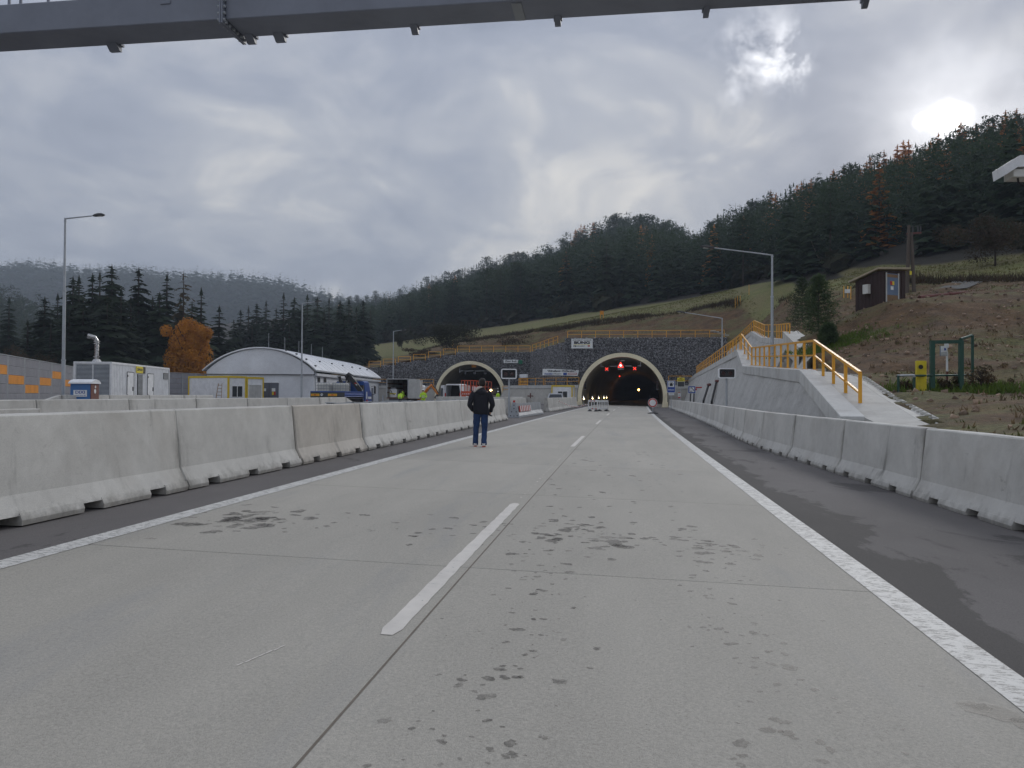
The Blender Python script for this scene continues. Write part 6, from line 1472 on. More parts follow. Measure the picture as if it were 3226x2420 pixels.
    if hood:
        MB().loft([ring((tx-.01, cy-.10, z), rx, ry, 14) for z, rx, ry in ((1.38, .03, .015), (1.42, .11, .045), (1.48, .135, .06), (1.53, .12, .055), (1.56, .06, .03))]).build('hood', top, jk, smooth=True)
        pts = [(-.185, -.03, 1.475), (-.13, -.085, 1.53), (-.05, -.105, 1.60), (.045, -.09, 1.625)]
        tube_smooth(MB(), pts, [.022, .036, .038, .016], 8).build('hood_lining', M['lining_light'], jk, smooth=True)
        MB().path([(.20, -.14, .90), (.29, -.12, .85), (.315, -.1, .84)], [.03, .02, .018], 6).build('hem_flap', top, jk, smooth=True)
    if stripes:
        for z, rx, ry, y in ((1.05, .222, .162, 0), (1.18, .225, .162, cy*.5)): MB().loft([ring((tx, y, z+dz), rx, ry, 20) for dz in (0, .05)], cap=False).build('reflective_band', M['reflect'], jk, smooth=True)
    for wr, el, s in ((wrL, elL, -1), (wrR, elR, 1)): hand(t, wr, Vector(wr)-Vector(el), s, M['skin'])
    return t
pm = Vector((-3.80, 21.35, 0)); pm.z = gz(pm.x)
person('man in dark hooded jacket and blue jeans walking with hands in pockets', pm, .16, 1.86, M['jacket'], M['jeans'], hood=True)
p = at(*zq(335, 430), 80); person('worker in plain hi-vis shirt standing at the open box truck', (p.x, 80, .2), .1, 1.75, M['hivis'], M['dark'], 'bent')
p = at(*zq(368, 340), 86.6); person('worker in hi-vis jacket sitting inside the open box truck', (p.x, 86.9, .35), -1.9, 1.72, M['hivis'], M['dark'], 'work', seated=True)
p = at(*zq(738, 420), 74); person('worker in full hi-vis suit and helmet near the excavator arm', (p.x, 74, .2), 3.4, 1.78, M['hivis'], M['hivis'], 'work', helmet=M['offwhite'], stripes=True)
p = at(*zq(2040, 380), 101); person('worker in hi-vis vest and white helmet at the portal edge', (p.x, 101, .2), .9, 1.76, M['hivis'], M['dark'], 'work', helmet=M['signwhite'])
# ================================================================== GANTRY, LAMPS, RIGHT-HAND SIDE
def ground_hit(px, py, y0=10, y1=420):
    ys = np.linspace(y0, y1, 1200); d = ray(px, py); t = ys/d.y; z = t*d.z+CAM_H; g_ = hz(t*d.x, ys); s = np.where(z < g_)[0]
    i = s[0] if len(s) else len(ys)-1
    return Vector((float(t[i]*d.x), float(ys[i]), float(g_[i])))
def gantry():
    z0 = 6.5; yf, yb = 9.80, 10.34; zt = at(0, 10, yf).z
    t = thing('sign_gantry', 'grey steel box beam of a sign gantry spanning the road overhead', 'gantry', (-12.6, 10.07, 0))
    xs_ = atz(484, 44, z0).x
    MB().b(-12.9, xs_-.03, yf, yb, z0, zt).build('beam', M['gantry'], t, world=True, bevel=.012); MB().b(xs_+.03, 9.2, yf, yb, z0, zt).build('beam', M['gantry'], t, world=True, bevel=.012)
    for s in (-.026, .004):
        fl = MB().b(xs_+s, xs_+s+.022, yf-.07, yb+.07, z0-.07, zt+.05).build('splice_flange', M['gantry'], t, world=True)
        sg = -1 if s < 0 else 1
        for k in range(6):
            z = z0-.02+(zt-z0+.03)*k/5; bx_ = xs_+s+(.022 if sg > 0 else 0); MB().tube((bx_, yf-.04, z), (bx_+sg*.028, yf-.04, z), .018, n=6).build('bolt', M['galv'], fl, world=True)
        for k in range(6):
            y = yf+(yb-yf)*k/5; bx_ = xs_+s+(.022 if sg > 0 else 0); MB().tube((bx_, y, z0-.04), (bx_+sg*.028, y, z0-.04), .018, n=6).build('bolt', M['galv'], fl, world=True)
    for px, py, w in ((245, 96, .16), (540, 78, .12), (605, 76, .14), (897, 60, .09), (1205, 40, .08), (1525, 22, .07), (1868, 2, .07)):
        x = atz(px, py, z0).x; MB().loft([[(x+w/2*sx, yb-.10, z0-.002), (x+w/2*sx, yb+.05, z0-.002), (x+w/2*sx, yb+.05, z0-.085), (x+w/2*sx, yb-.0, z0-.085)] for sx in (-1, 1)]).build('cable_bracket', M['gantry'], t, world=True); MB().b(x-w*.7, x+w*.7, yb-.02, yb+.06, z0-.012, z0+.02).build('bracket_plate', M['gantry'], t, world=True)
    x = atz(1118, 20, z0).x; MB().b(x-.06, x+.07, yf+.05, yb-.03, z0-.012, z0-.002).build('patch_plate', M['galv_dull'], t, world=True)
    x = atz(245, 5, zt).x; p = at(357/1.8434, 0, 9.79)
    for px in (193, 193.5): pass
    q = at(357, 6, yf-.01); 
    MB().b(at(347, 8, yf).x, at(369, 8, yf).x, yf-.012, yf-.002, at(357, 9, yf).z, at(357, 0, yf).z).build('clip_plate', M['gantry'], t, world=True)
    for px in (8, 33, 93, 160, 230):
        x = at(px, 3, yf).x; MB().tube((x, yf+.1, zt), (x, yf+.1, zt+1.1), .02, n=6).build('handrail_post', M['gantry'], t, world=True)
    for z in (.55, 1.1): MB().tube((-12.8, yf+.1, zt+z), (at(230, 3, yf).x, yf+.1, zt+z), .022, n=6).build('handrail', M['gantry'], t, world=True)
    for x in (-12.6, 8.9):
        MB().box((x, 10.07, z0/2), (.5, .5, z0)).build('leg', M['gantry'], t, world=True); MB().box((x, 10.07, .25), (.9, .9, .5)).build('footing', M['plinth'], t, world=True)
gantry()
def traffic_camera():
    p = at(2190, 361, 11.0); t = thing('traffic_camera', 'white traffic camera with sunshield and hanging cable on a pole', 'camera', (6.15, 11.3, .6))
    Vx = lambda px, py, dy=0: at(px, py, 11.0+dy)
    top = [Vx(2160, 362), Vx(2194, 341), Vx(2262, 341), Vx(2262, 364), Vx(2189, 366), Vx(2163, 383)]
    MB().loft([[q+Vector((0, dy, 0)) for q in top] for dy in (-.12, .22)]).build('sunshield', M['white'], t, world=True)
    MB().loft([[q+Vector((0, dy, 0)) for q in (Vx(2183, 369), Vx(2262, 366), Vx(2262, 385), Vx(2183, 385))] for dy in (-.08, .18)]).build('housing', M['offwhite'], t, world=True); MB().tube(Vx(2187, 377, .05), Vx(2180, 378, .05), .055, n=12).build('lens', M['black'], t, world=True)
    MB().path([Vx(2198, 383), Vx(2200, 394), Vx(2210, 401), Vx(2225, 398), Vx(2240, 386)], .012, 6).build('cable', M['black'], t, world=True)
    e = Vx(2262, 375); MB().tube(e-Vector((.1, 0, 0)), (6.15, 11.3, e.z), .04, n=8).build('bracket_arm', M['galv'], t, world=True); MB().tube((6.15, 11.3, .4), (6.15, 11.3, e.z+.3), .07, n=12).build('pole', M['galv'], t, world=True)
traffic_camera()
def street_lamp(label, base, top, arm, head_len=.75):
    base, top, arm = Vector(base), Vector(top), Vector(arm); t = thing('street_lamp', label, 'street lamp', base); H = top.z-base.z
    o = Vector(base); X = lambda f: base.lerp(top, f)
    MB().path([X(0), X(.28)], .105, 12).build('lower_pole', M['galv'], t, smooth=40, world=True); MB().path([X(.28), X(.63)], [.09, .085], 12).build('middle_pole', M['galv'], t, smooth=40, world=True); MB().path([X(.63), X(1)], [.07, .058], 12).build('upper_pole', M['galv'], t, smooth=40, world=True)
    for f, r in ((.28, .125), (.63, .10), (.985, .075)): MB().tube(X(f)-Vector((0, 0, .05)), X(f)+Vector((0, 0, .04)), r, n=12).build('collar', M['galv'], t, world=True)
    MB().box((base.x, base.y, base.z+.03), (.42, .42, .06)).build('base_plate', M['galv'], t, world=True)
    d = (arm-top).normalized(); e = arm; ar = MB().path([top-Vector((0, 0, .04)), e], [.045, .035], 8).build('arm', M['galv'], t, smooth=40, world=True)
    up_ = Vector((0, 0, 1)); sd = d.cross(up_).normalized(); rings_ = []
    for f, w, hu, hd in ((0, .05, .04, .04), (.15, .10, .08, .06), (.5, .16, .11, .06), (.8, .15, .09, .055), (1.0, .05, .03, .03)):
        c = e+d*(f*head_len-.05); rings_.append([c+sd*w+up_*0, c+sd*w*.6+up_*hu, c-sd*w*.6+up_*hu, c-sd*w, c-sd*w*.7-up_*hd, c+sd*w*.7-up_*hd])
    hd_ = MB().loft(rings_).build('lamp_head', M['dark'], t, smooth=50, world=True); c = e+d*head_len*.55; MB().box(c-Vector((0, 0, .06)), (.30, .16, .03), math.atan2(d.y, d.x)).build('lens', M['offwhite'], hd_, world=True)
def lamp_px(label, tx, ty, bx, ax, ay, Y, zb, hl=.75, dY=0.0):
    top = at(tx, ty, Y); arm = at(ax, ay, Y+dY); street_lamp(label, (top.x, Y, zb), top, arm, hl)
lamp_px('tall galvanised street lamp between noise wall and generator container', 141, 471, 133, 203, 466, 41.5, .2, .72)
lamp_px('tall galvanised street lamp in front of the white arched hall', 653, 655, 652, 681, 652, 80, .2, .8)
lamp_px('tall galvanised street lamp beside the stepped gabion wall', 850, 715.5, 850, 869, 713, 118, .2, .8)
lamp_px('street lamp with long arm standing on the berm behind the lower railing', 1668, 550, 1668, 1541, 535.5, 50, 3.2, .85, -.6)
lamp_px('street lamp with long arm standing before the gabion wall on the berm', 1560, 687, 1560, 1478, 675, 90, 4.2, .95, -.8)
# wooden hut
def hut():
    Kc, Lc, Rc = at(*z7(555, 692), 49.5), at(*z7(316, 702), 51.0), at(*z7(836, 664), 50.8); Bc = Lc+Rc-Kc
    zb = min(Kc.z, Lc.z, Rc.z)-.5; kt, lt, rt = at(*z7(555, 348), 49.5).z, at(*z7(312, 458), 51.0).z, at(*z7(836, 345), 50.8).z; bt = lt+rt-kt
    t = thing('wooden_hut', 'dark brown wooden hut with pale sloping roof on the hillside', 'hut', Kc)
    def wall(name, a, b, za, zb2): 
        n = -Vector((b.y-a.y, a.x-b.x, 0)).normalized(); o = MB().loft([[Vector((p.x, p.y, zb)), Vector((p.x, p.y, z)), Vector((p.x, p.y, z))+n*.08, Vector((p.x, p.y, zb))+n*.08] for p, z in ((a, za), (b, zb2))]).build(name, M['brownboard'], t, world=True)
        m = 13
        for i in range(m):
            f0, f1 = (i+.04)/m, (i+.96)/m; p, q = a.lerp(b, f0), a.lerp(b, f1); z_0, z_1 = za+(zb2-za)*f0, za+(zb2-za)*f1; dep = .012+.012*(i % 2)
            MB().loft([[Vector((x.x, x.y, zb)), Vector((x.x, x.y, z-.01)), Vector((x.x, x.y, z-.01))-n*dep, Vector((x.x, x.y, zb))-n*dep] for x, z in ((p, z_0), (q, z_1))]).build('board', M['brownboard'], o, world=True)
        return o
    wl = wall('side_wall', Kc, Lc, kt, lt) if False else wall('side_wall', Lc, Kc, lt, kt); wf = wall('front_wall', Kc, Rc, kt, rt); wall('back_wall', Rc, Bc, rt, bt); wall('side_wall', Bc, Lc, bt, lt)
    R_ = [(Lc, lt, -1), (Kc, kt, 1), (Rc, rt, 1), (Bc, bt, -1)]; u1 = (Lc-Kc); u1.z = 0; u1.normalize(); u2 = (Rc-Kc); u2.z = 0; u2.normalize()
    cor = [(Lc+u1*.35-u2*.25, lt-.06), (Kc-u1*.2-u2*.25, kt+.08), (Rc+u2*.25-u1*.2, rt+.08), (Bc+u1*.35+u2*.25, bt-.06)]
    rf = MB().add([Vector((p.x, p.y, z+.02)) for p, z in cor]+[Vector((p.x, p.y, z+.13)) for p, z in cor], [(3, 2, 1, 0), (4, 5, 6, 7), (0, 1, 5, 4), (1, 2, 6, 5), (2, 3, 7, 6), (3, 0, 4, 7)]).build('roof', M['rooffelt'], t, world=True)
    n2 = Vector((u2.y, -u2.x, 0)); 
    def on(f, z, m): 
        p = Kc.lerp(Rc, f); return Vector((p.x, p.y, z))+n2*m
    Z = lambda y: at(*z7(690, y), 50.2).z
    dr = MB().loft([[on(f, zb+.4, .03), on(f, Z(375), .03), on(f, Z(375), .06), on(f, zb+.4, .06)] for f in (.27, .70)]).build('door', M['doorblue'], t, world=True)
    MB().loft([[on(f, zb+.4, .055), on(f, Z(600), .055), on(f, Z(600), .075), on(f, zb+.4, .075)] for f in (.29, .68)]).build('worn_wood_panel', M['wood'], dr, world=True)
    MB().loft([[on(f, Z(415), .055), on(f, Z(385), .055), on(f, Z(385), .075), on(f, Z(415), .075)] for f in (.29, .68)]).build('lintel', M['wood'], dr, world=True)
    for f0, f1, y0, y1, m in ((.40, .48, 455, 495, 'red'), (.48, .55, 455, 495, 'signyellow'), (.42, .52, 508, 545, 'signwhite')): MB().loft([[on(f, Z(y1), .06), on(f, Z(y0), .06), on(f, Z(y0), .072), on(f, Z(y1), .072)] for f in (f0, f1)]).build('notice', M[m], dr, world=True)
    for f in (.25, .70): MB().loft([[on(g_, zb+.4, .03), on(g_, Z(368), .03), on(g_, Z(368), .09), on(g_, zb+.4, .09)] for g_ in (f, f+.025)]).build('door_frame', M['offwhite'], dr, world=True)
    n1 = Vector((-u1.y, u1.x, 0)); n1 = n1 if n1.y < 0 else -n1
    a, b = Kc.lerp(Lc, .32), Kc.lerp(Lc, .55); z0, z1_ = at(*z7(450, 582), 50).z, at(*z7(450, 485), 50).z
    MB().loft([[Vector((p.x, p.y, z0))+n1*.03, Vector((p.x, p.y, z1_))+n1*.03, Vector((p.x, p.y, z1_))+n1*.25, Vector((p.x, p.y, z0))+n1*.25] for p in (a, b)]).build('meter_box', M['offwhite'], t, world=True)
hut()
def utility_pole():
    b = ground_hit(1967, 628, 60, 130); Y = b.y; top = at(1966, 487, Y); t = thing('utility_pole', 'twin timber utility pole with short crossarm beside the hut', 'pole', b)
    for dx in (-.28, .28): MB().tube((b.x+dx, Y, b.z-.3), (top.x+dx*.35, Y, top.z-(.6 if dx > 0 else 0)), .16, .12, 10).build('timber', M['greywood'], t, world=True)
    a, c = at(*(1967-.5, 505), Y), at(1990, 503, Y); MB().beam(a-Vector((.3, 0, 0)), c, .12, .14).build('crossarm', M['darkred'], t, world=True)
    for px in (1963, 1972, 1983, 1989): q = at(px, 502, Y); MB().tube(q, q+Vector((0, 0, .55)), .05, .07, 6).build('insulator', M['dark'], t, world=True)
    MB().box(at(*z7(893, 365), Y-.25), (.16, .05, .3)).build('yellow_tag', M['signyellow'], t, world=True)
utility_pole()
# rusty pipeline on the slope
pts = [at(*z7(985, 655), 52), at(*z7(1300, 622), 53), at(*z7(1700, 585), 54.5), at(*z7(2090, 545), 56), at(*z7(2600, 500), 58)]
pts = [Vector((p.x, p.y, max(p.z, float(hz(p.x, p.y))+.02))) for p in pts]
t = thing('rusty_pipe', 'long rust brown pipe lying across the hillside beside the hut', 'pipe', pts[0])
for a, b in zip(pts[:-1], pts[1:]): MB().tube(a, a.lerp(b, .995), .14, n=10).build('pipe_length', M['darkred'], t, world=True, smooth=40); MB().tube(b-(b-a).normalized()*.1, b+(b-a).normalized()*.1, .17, n=10).build('pipe_joint', M['darkred'], t, world=True)
# gravel track
tr = [(1150, 562), (1300, 500), (1480, 432), (1700, 412)]; tl = [(1260, 562), (1480, 545), (1640, 480), (1720, 415)]
mk = lambda q: [ground_hit(*z7(x, y), 45, 130) for x, y in q]
A1, A2 = poly_sub(mk(tr), 6), poly_sub(mk(tl), 6); mb = MB(); rows = []
for a, b in zip(A1, A2):
    r = [a.lerp(b, k/5) for k in range(6)]; rows.append([Vector((q.x, q.y, float(hz(q.x, q.y))+.16)) for q in r])
g = G('gravel'); v = g.geo(); c = g.scale((.15, .145, .135), g.mr(g.noise(v, 8, 6, .7), .3, .7, .6, 1.3))
tag(mb.loft(rows, closed=False).build('gravel_track', g.fin(c, .95, g.noise(v, 20, 4), .6, .04)), kind='structure')
# measuring frame, yellow post, signs on a stake
YF2 = 27.3
def V8(x, y, dY=0.0): return at(*z8(x, y), YF2+dY)
t = thing('pipe_frame', 'dark green pipe frame with rail standing on the slope', 'frame', V8(1210, 700))
for x, y0, y1, w, dY in ((1208, 208, 705, .13, 0), (1458, 205, 705, .13, .3), (1558, 155, 650, .07, 1.0), (912, 505, 722, .06, -.6), (1050, 515, 725, .07, -.5)):
    MB().beam(V8(x, y1, dY)-Vector((0, 0, .3)), V8(x, y0, dY), w, w).build('upright', M['green'], t, world=True)
MB().beam(V8(1190, 216), V8(1470, 212, .3), .1, .11).build('lintel', M['green'], t, world=True); MB().tube(V8(1455, 190, .3), V8(1552, 157, 1.0), .045, n=8).build('brace', M['green'], t, world=True)
MB().tube(V8(905, 508, -.6), V8(1052, 505, -.5), .035, n=8).build('rail', M['galv'], t, world=True); MB().tube(V8(1050, 508, -.5), V8(1560, 503, 1.0), .035, n=8).build('rail', M['green'], t, world=True); MB().path([V8(1048, 522, -.5), V8(1050, 508, -.5)], [.05, .06], 8).build('joint', M['galv'], t, world=True)
p, q = V8(1072, 378, -.25), V8(1160, 695, -.25); t = thing('yellow_post', 'flat weathered yellow post with a round hole near the top', 'post', (p.x, p.y, q.z))
MB().b(p.x, q.x, p.y, p.y+.14, q.z-.4, p.z).build('slab', M['yellowpost'], t, world=True, bevel=.01); h_ = V8(1108, 432, -.26); MB().disc(h_+Vector((0, -.004, 0)), (0, -1, 0), .075, 16).build('hole', M['black'], t, world=True); MB().disc(h_+Vector((0, -.003, 0)), (0, -1, 0), .088, 16, .074).build('hole_rim', M['yellowpost'], t, world=True)
t = thing('stake_sign', 'white notice on a red and white stake inside the green frame', 'sign', V8(1337, 690, .6)); a, m, b = V8(1338, 700, .6), V8(1337, 470, .6), V8(1336, 300, .6)
MB().beam(a-Vector((0, 0, .2)), m, .05, .05).build('stake', M['darkred'], t, world=True); MB().beam(m, b, .05, .05).build('stake', M['signwhite'], t, world=True)
p, q = V8(1281, 250, .55), V8(1341, 336, .55); bd = MB().b(p.x, q.x, p.y, p.y+.02, q.z, p.z).build('notice', M['signwhite'], t, world=True); c = (p+q)/2; MB().path([c+Vector((.02, -.015, .10)), c+Vector((.03, -.015, .02))], [.02, .03], 6).build('emblem', M['signblue'], bd, world=True)
MB().b(p.x-.02, p.x, p.y-.002, p.y+.022, q.z, p.z).build('blue_edge', M['doorblue'], bd, world=True)
for k in range(3): MB().b(c.x-.10, c.x+.10, p.y-.006, p.y, c.z-.07-k*.04, c.z-.055-k*.04).build('text_line', M['dark'], bd, world=True)
p, q = V8(1315, 229, .7), V8(1352, 264, .7); MB().b(p.x, q.x, p.y, p.y+.02, q.z, p.z).build('small_notice', M['signwhite'], t, world=True)
# drain pipes and brackets on the sprayed slope
for i, (a, b, c, lb) in enumerate((((430, 1150), (488, 968), (505, 966), 'thin'), ((525, 1160), (580, 925), (618, 926), 'thick'))):
    A, B, Cc = at(*z6(*a), 66), at(*z6(*b), 69), at(*z6(*c), 68.5); t = thing('drain_pipe', f'{lb} dark drain pipe with red outlet running down the sprayed slope', 'pipe', A)
    MB().path([A-Vector((.1, 0, 1.2)), A, B], [.09, .09, .09], 8).build('pipe', M['black'], t, world=True); MB().tube(B-Vector((.05, 0, 0)), Cc, .12, n=8).build('outlet', M['darkred'], t, world=True)
A, B = at(*z6(338, 1000), 88), at(*z6(418, 998), 88); t = thing('red_bar', 'red steel bar fixed level across the slope beside the phone sign', 'bar', A); MB().beam(A, B, .12, .14).build('bar', M['red'], t, world=True); MB().box(A+Vector((.05, 0, -.2)), (.14, .1, .2)).build('bracket', M['red'], t, world=True)
t = thing('cable', 'black cable hanging down the end of the lower capping beam', 'cable', E_); MB().path([at(*z6(375, 815), 108), at(*z6(362, 870), 108.5), at(*z6(345, 930), 109), at(*z6(332, 990), 109), at(*z6(310, 1130), 108)], .05, 6).build('strand', M['black'], t, world=True)
# marker stakes on the hill
def stake_group(label, pxs, Ymin, h, plate=None):
    ps = [ground_hit(x, y, Ymin, 300) for x, y in pxs]; t = thing('marker_stakes', label, 'stakes', ps[0])
    for p in ps: MB().beam(p-Vector((0, 0, .2)), p+Vector((0, 0, h)), .07, .07).build('stake', M['yellow'], t, world=True)
    if plate: c = (ps[0]+ps[-1])/2+Vector((0, -.15, h*.6)); MB().box(c, plate).build('plate', M['signwhite'], t, world=True)
stake_group('three yellow marker stakes with white plate beside the hut', [z7(193, 640), z7(235, 640), z7(266, 643)], 40, 1.2, (.5, .08, .35))
stake_group('group of yellow marker stakes on the brown soil below the meadow', [z5(797, 985), z5(822, 965), z5(855, 960)], 80, 1.5)
stake_group('single pale yellow marker on the green meadow', [z5(957, 850)], 80, 1.8)
stake_group('cluster of rusty yellow stakes above the highest gabion step', [z3(972, 655), z3(995, 655), z3(1012, 655)], 137, 1.6)
p, q = ground_hit(*z4(1070, 222), 125, 260), ground_hit(*z4(1110, 218), 125, 260); q.y = p.y; t = thing('marker_box', 'yellow box on two legs at the edge of the meadow', 'marker', p); zt = at(*z4(1090, 110), p.y).z; zl = at(*z4(1090, 152), p.y).z
x0, x1 = at(*z4(1070, 152), p.y).x, at(*z4(1113, 152), p.y).x
for x in (x0+.08, x1-.08): MB().beam((x, p.y, p.z-.4), (x, p.y, zl+.1), .12, .12).build('leg', M['yellow'], t, world=True)
MB().b(x0, x1, p.y-.15, p.y+.3, zl, zt).build('box', M['orangepanel'], t, world=True)
# concrete steps on the soil beside the gabions
for i in range(5):
    p = at(*z5(540+i*38, 1262+i*13), 121.5+.2*i); o = MB().box((0, 0, 0), (.75, .5, .16)).build('stone_step', M['apron']); o.location = p; tag(o, 'pale concrete step of the flight beside the gabion railing end', 'step', 'steps beside the gabion wall')
# ================================================================== VEGETATION
M['spruce'] = leafy('spruce_needles', (.022, .036, .024), (.038, .056, .032))
M['spruce_far'] = leafy('forest_needles', (.026, .046, .031), (.052, .074, .040))
M['pine'] = leafy('pine_needles', (.055, .090, .045), (.095, .135, .060))
M['larch'] = leafy('larch_needles', (.62, .29, .085), (.42, .19, .06))
M['autumn'] = leafy('autumn_leaves', (.66, .31, .045), (.45, .19, .03))
M['brush'] = leafy('brown_brush', (.095, .062, .040), (.065, .060, .034))
M['bushgreen'] = leafy('dark_bush_leaves', (.030, .038, .020), (.050, .046, .026))
M['grass'] = leafy('grass_blades', (.14, .20, .042), (.09, .14, .032))
M['weeds'] = leafy('dry_weeds', (.16, .115, .065), (.09, .068, .042))
def conifer(seed, whorls, per, twigs, rb=.17, z0=.06, droop=.35, ragged=.25, power=.85, bare=0.0):
    """unit-height conifer crown as triangles: whorls of drooping boughs with side twigs"""
    r = np.random.default_rng(seed); T = []
    for i in range(whorls):
        z = z0+(1-z0)*(i+.5+r.uniform(-.3, .3))/whorls; z = min(z, .985); rad = rb*((1-z)/(1-z0))**power*r.uniform(1-ragged, 1+ragged*.6)+.006
        if z < z0+bare: rad *= .45
        for k in range(max(3, int(per*(.55+.45*(1-z))))):
            if r.random() < .10: continue
            a = 2*math.pi*(k+r.random()*.9)/per+i*2.4; L = rad*r.uniform(.72, 1.15); d = np.array([math.cos(a), math.sin(a), 0]); s = np.array([-d[1], d[0], 0])
            lift = .16 if z > .8 else r.uniform(-.05, .1)
            P = lambda t: d*L*t+np.array([0, 0, z+L*(lift*t-droop*t*t)])
            for j in range(twigs):
                t0 = .08+j/twigs*.82; t1 = min(1.06, t0+1.25/twigs+r.uniform(0, .15)); wdt = L*(.52-.30*t0)*r.uniform(.65, 1.2)/(1 if twigs > 2 else .8)
                b0, b1 = P(t0), P(t1)
                for sg in (-1, 1):
                    tip = (b0+b1)/2*.45+b1*.55+s*sg*wdt+np.array([0, 0, -wdt*r.uniform(.1, .6)]); T.append((b0, b1, tip))
    T.append((np.array([0, 0, 1.0]), np.array([.012, 0, .93]), np.array([-.006, .011, .93]))); T.append((np.array([0, 0, 1.0]), np.array([-.012, 0, .93]), np.array([.006, -.011, .93])))
    return np.array(T)
def pinecrown(seed, clumps, tri, rb=.2, z0=.4):
    r = np.random.default_rng(seed); T = []
    for i in range(clumps):
        z = z0+(1-z0)*r.random()**.8; rad = rb*math.sin(math.pi*min(1, max(.08, (1-z)/(1-z0)*.75+.1)))*r.uniform(.3, 1.0); a = r.uniform(0, 6.28); c = np.array([rad*math.cos(a), rad*math.sin(a), z*.96]); cr = r.uniform(.035, .075)
        for k in range(tri):
            d = r.standard_normal(3); d /= np.linalg.norm(d); d[2] *= .55; p = c+d*cr*r.random()**.4; u = r.standard_normal(3); u /= np.linalg.norm(u); v_ = np.cross(u, d); s = cr*r.uniform(.35, .7); T.append((p-u*s*.5, p+u*s*.5, p+d*s*.6+v_*s*.4))
    return np.array(T)
def leafcloud(seed, n, size, blobs):
    """small leaf faces in the shells of several lobes; blobs: (x,y,z,rx,ry,rz)"""
    r = np.random.default_rng(seed); B = np.array(blobs); w = B[:, 3]*B[:, 4]; idx = r.choice(len(B), n, p=w/w.sum()); b = B[idx]
    d = r.standard_normal((n, 3)); d /= np.linalg.norm(d, axis=1)[:, None]; rr = (.45+.6*r.random((n, 1))**.6); P = b[:, :3]+d*b[:, 3:]*rr
    u = r.standard_normal((n, 3)); u /= np.linalg.norm(u, axis=1)[:, None]; v_ = np.cross(u, d); s = size*r.uniform(.6, 1.4, (n, 1))
    return np.stack([P-u*s*.5, P+u*s*.5, P+v_*s], 1)
def tri_mesh(name, T, mat):
    return np_mesh(name, T.reshape(-1, 3), np.arange(len(T)*3).reshape(-1, 3), mat)
def trunk_mesh(h, r, limbs=0, seed=0, mat='bark', lean=0.0):
    mb = MB(); rr = random.Random(seed); mb.path([(0, 0, -.3), (lean*.3, 0, h*.35), (lean*.7, 0, h*.7), (lean, 0, h)], [r, r*.8, r*.5, r*.12], 7)
    for k in range(limbs):
        z = h*rr.uniform(.25, .8); a = rr.uniform(0, 6.28); L = h*rr.uniform(.18, .36); d = Vector((math.cos(a), math.sin(a), .9)); mb.path([(0, 0, z), Vector((0, 0, z))+d*L*.5, Vector((0, 0, z))+d*L+Vector((0, 0, L*.15))], [r*.4, r*.25, r*.06], 5)
    return mb.mesh('trunk', M[mat], True)
def scaled(T, h): return T*h
NEAR = [scaled(conifer(s, 46, 11, 5, rb, .04, dr, .35, pw), 1.0) for s, rb, dr, pw in ((1, .165, .45, .8), (2, .19, .55, .72), (3, .15, .38, .9), (4, .21, .6, .7))]
NEARM = [tri_mesh('crown', T, M['spruce']) for T in NEAR]; NTR = trunk_mesh(1.0, .012)
def place_tree(name, label, group, cat, p, h, crown, trunk, rz=0.0, wide=1.0):
    t = thing(name, label, cat, p, rz, group); t.scale = (h*wide, h*wide, h); link('crown', crown, t); link('trunk', trunk, t); return t
# spruces behind the generator container and the hall
def spruce(px, py, D, label, group, var, wide=1.0, zb=.0):
    d = ray(px, py); Y = D/(_f.dot(d))*d.y; p = at(px, py, Y); h = p.z-zb; place_tree('spruce_tree', label, group, 'tree', (p.x, p.y, zb), h, NEARM[var], NTR, random.uniform(0, 6), wide*22/h if h < 18 else wide)
L1 = 'dark spruce in the stand behind the generator container'
for i, (x, y, D) in enumerate(((20, 640, 150), (97, 640, 128), (125, 632, 132), (158, 596, 126), (171, 594, 134), (200, 590, 122), (216, 586, 130), (242, 571, 120), (262, 622, 116), (300, 577, 128), (283, 640, 120), (330, 640, 132), (361, 588, 132), (345, 630, 126), (435, 620, 130), (415, 650, 136), (474, 660, 140), (232, 640, 112), (60, 690, 122), (180, 650, 114), (150, 668, 112), (390, 640, 140), (110, 700, 116))):
    spruce(x, y, D, L1, 'spruces behind the generator', i % 4, 1.4)
L2 = 'bluish dark conifer in the stand behind the arched hall'
for i, (x, y, D) in enumerate(((520, 668, 200), (537, 660, 190), (555, 654, 205), (575, 648, 195), (597, 665, 185), (613, 631, 182), (636, 641, 190), (664, 634, 205), (686, 640, 198), (711, 642, 192), (735, 647, 186), (754, 644, 190), (785, 647, 184), (770, 662, 178), (650, 668, 176), (700, 668, 176), (590, 690, 172), (545, 690, 178), (505, 690, 186), (625, 690, 170), (745, 680, 172), (800, 668, 190), (680, 690, 170))):
    spruce(x, y, D, L2, 'conifers behind the hall', (i+1) % 4, 1.35, 3.0 if x > 560 else .5)
# half-bare conifer among them, grey branches
p = at(397, 586, 122); T = conifer(31, 30, 7, 3, .2, .1, .5, .4, .6); t = thing('bare_tree', 'grey half-bare conifer with drooping branches among the dark spruces', 'tree', (p.x, p.y, 0)); t.scale = (p.z,)*3; keep_ = np.random.default_rng(3).random(len(T)) < .45
link('crown', tri_mesh('crown', T[keep_], M['brush']), t); link('trunk', NTR, t)
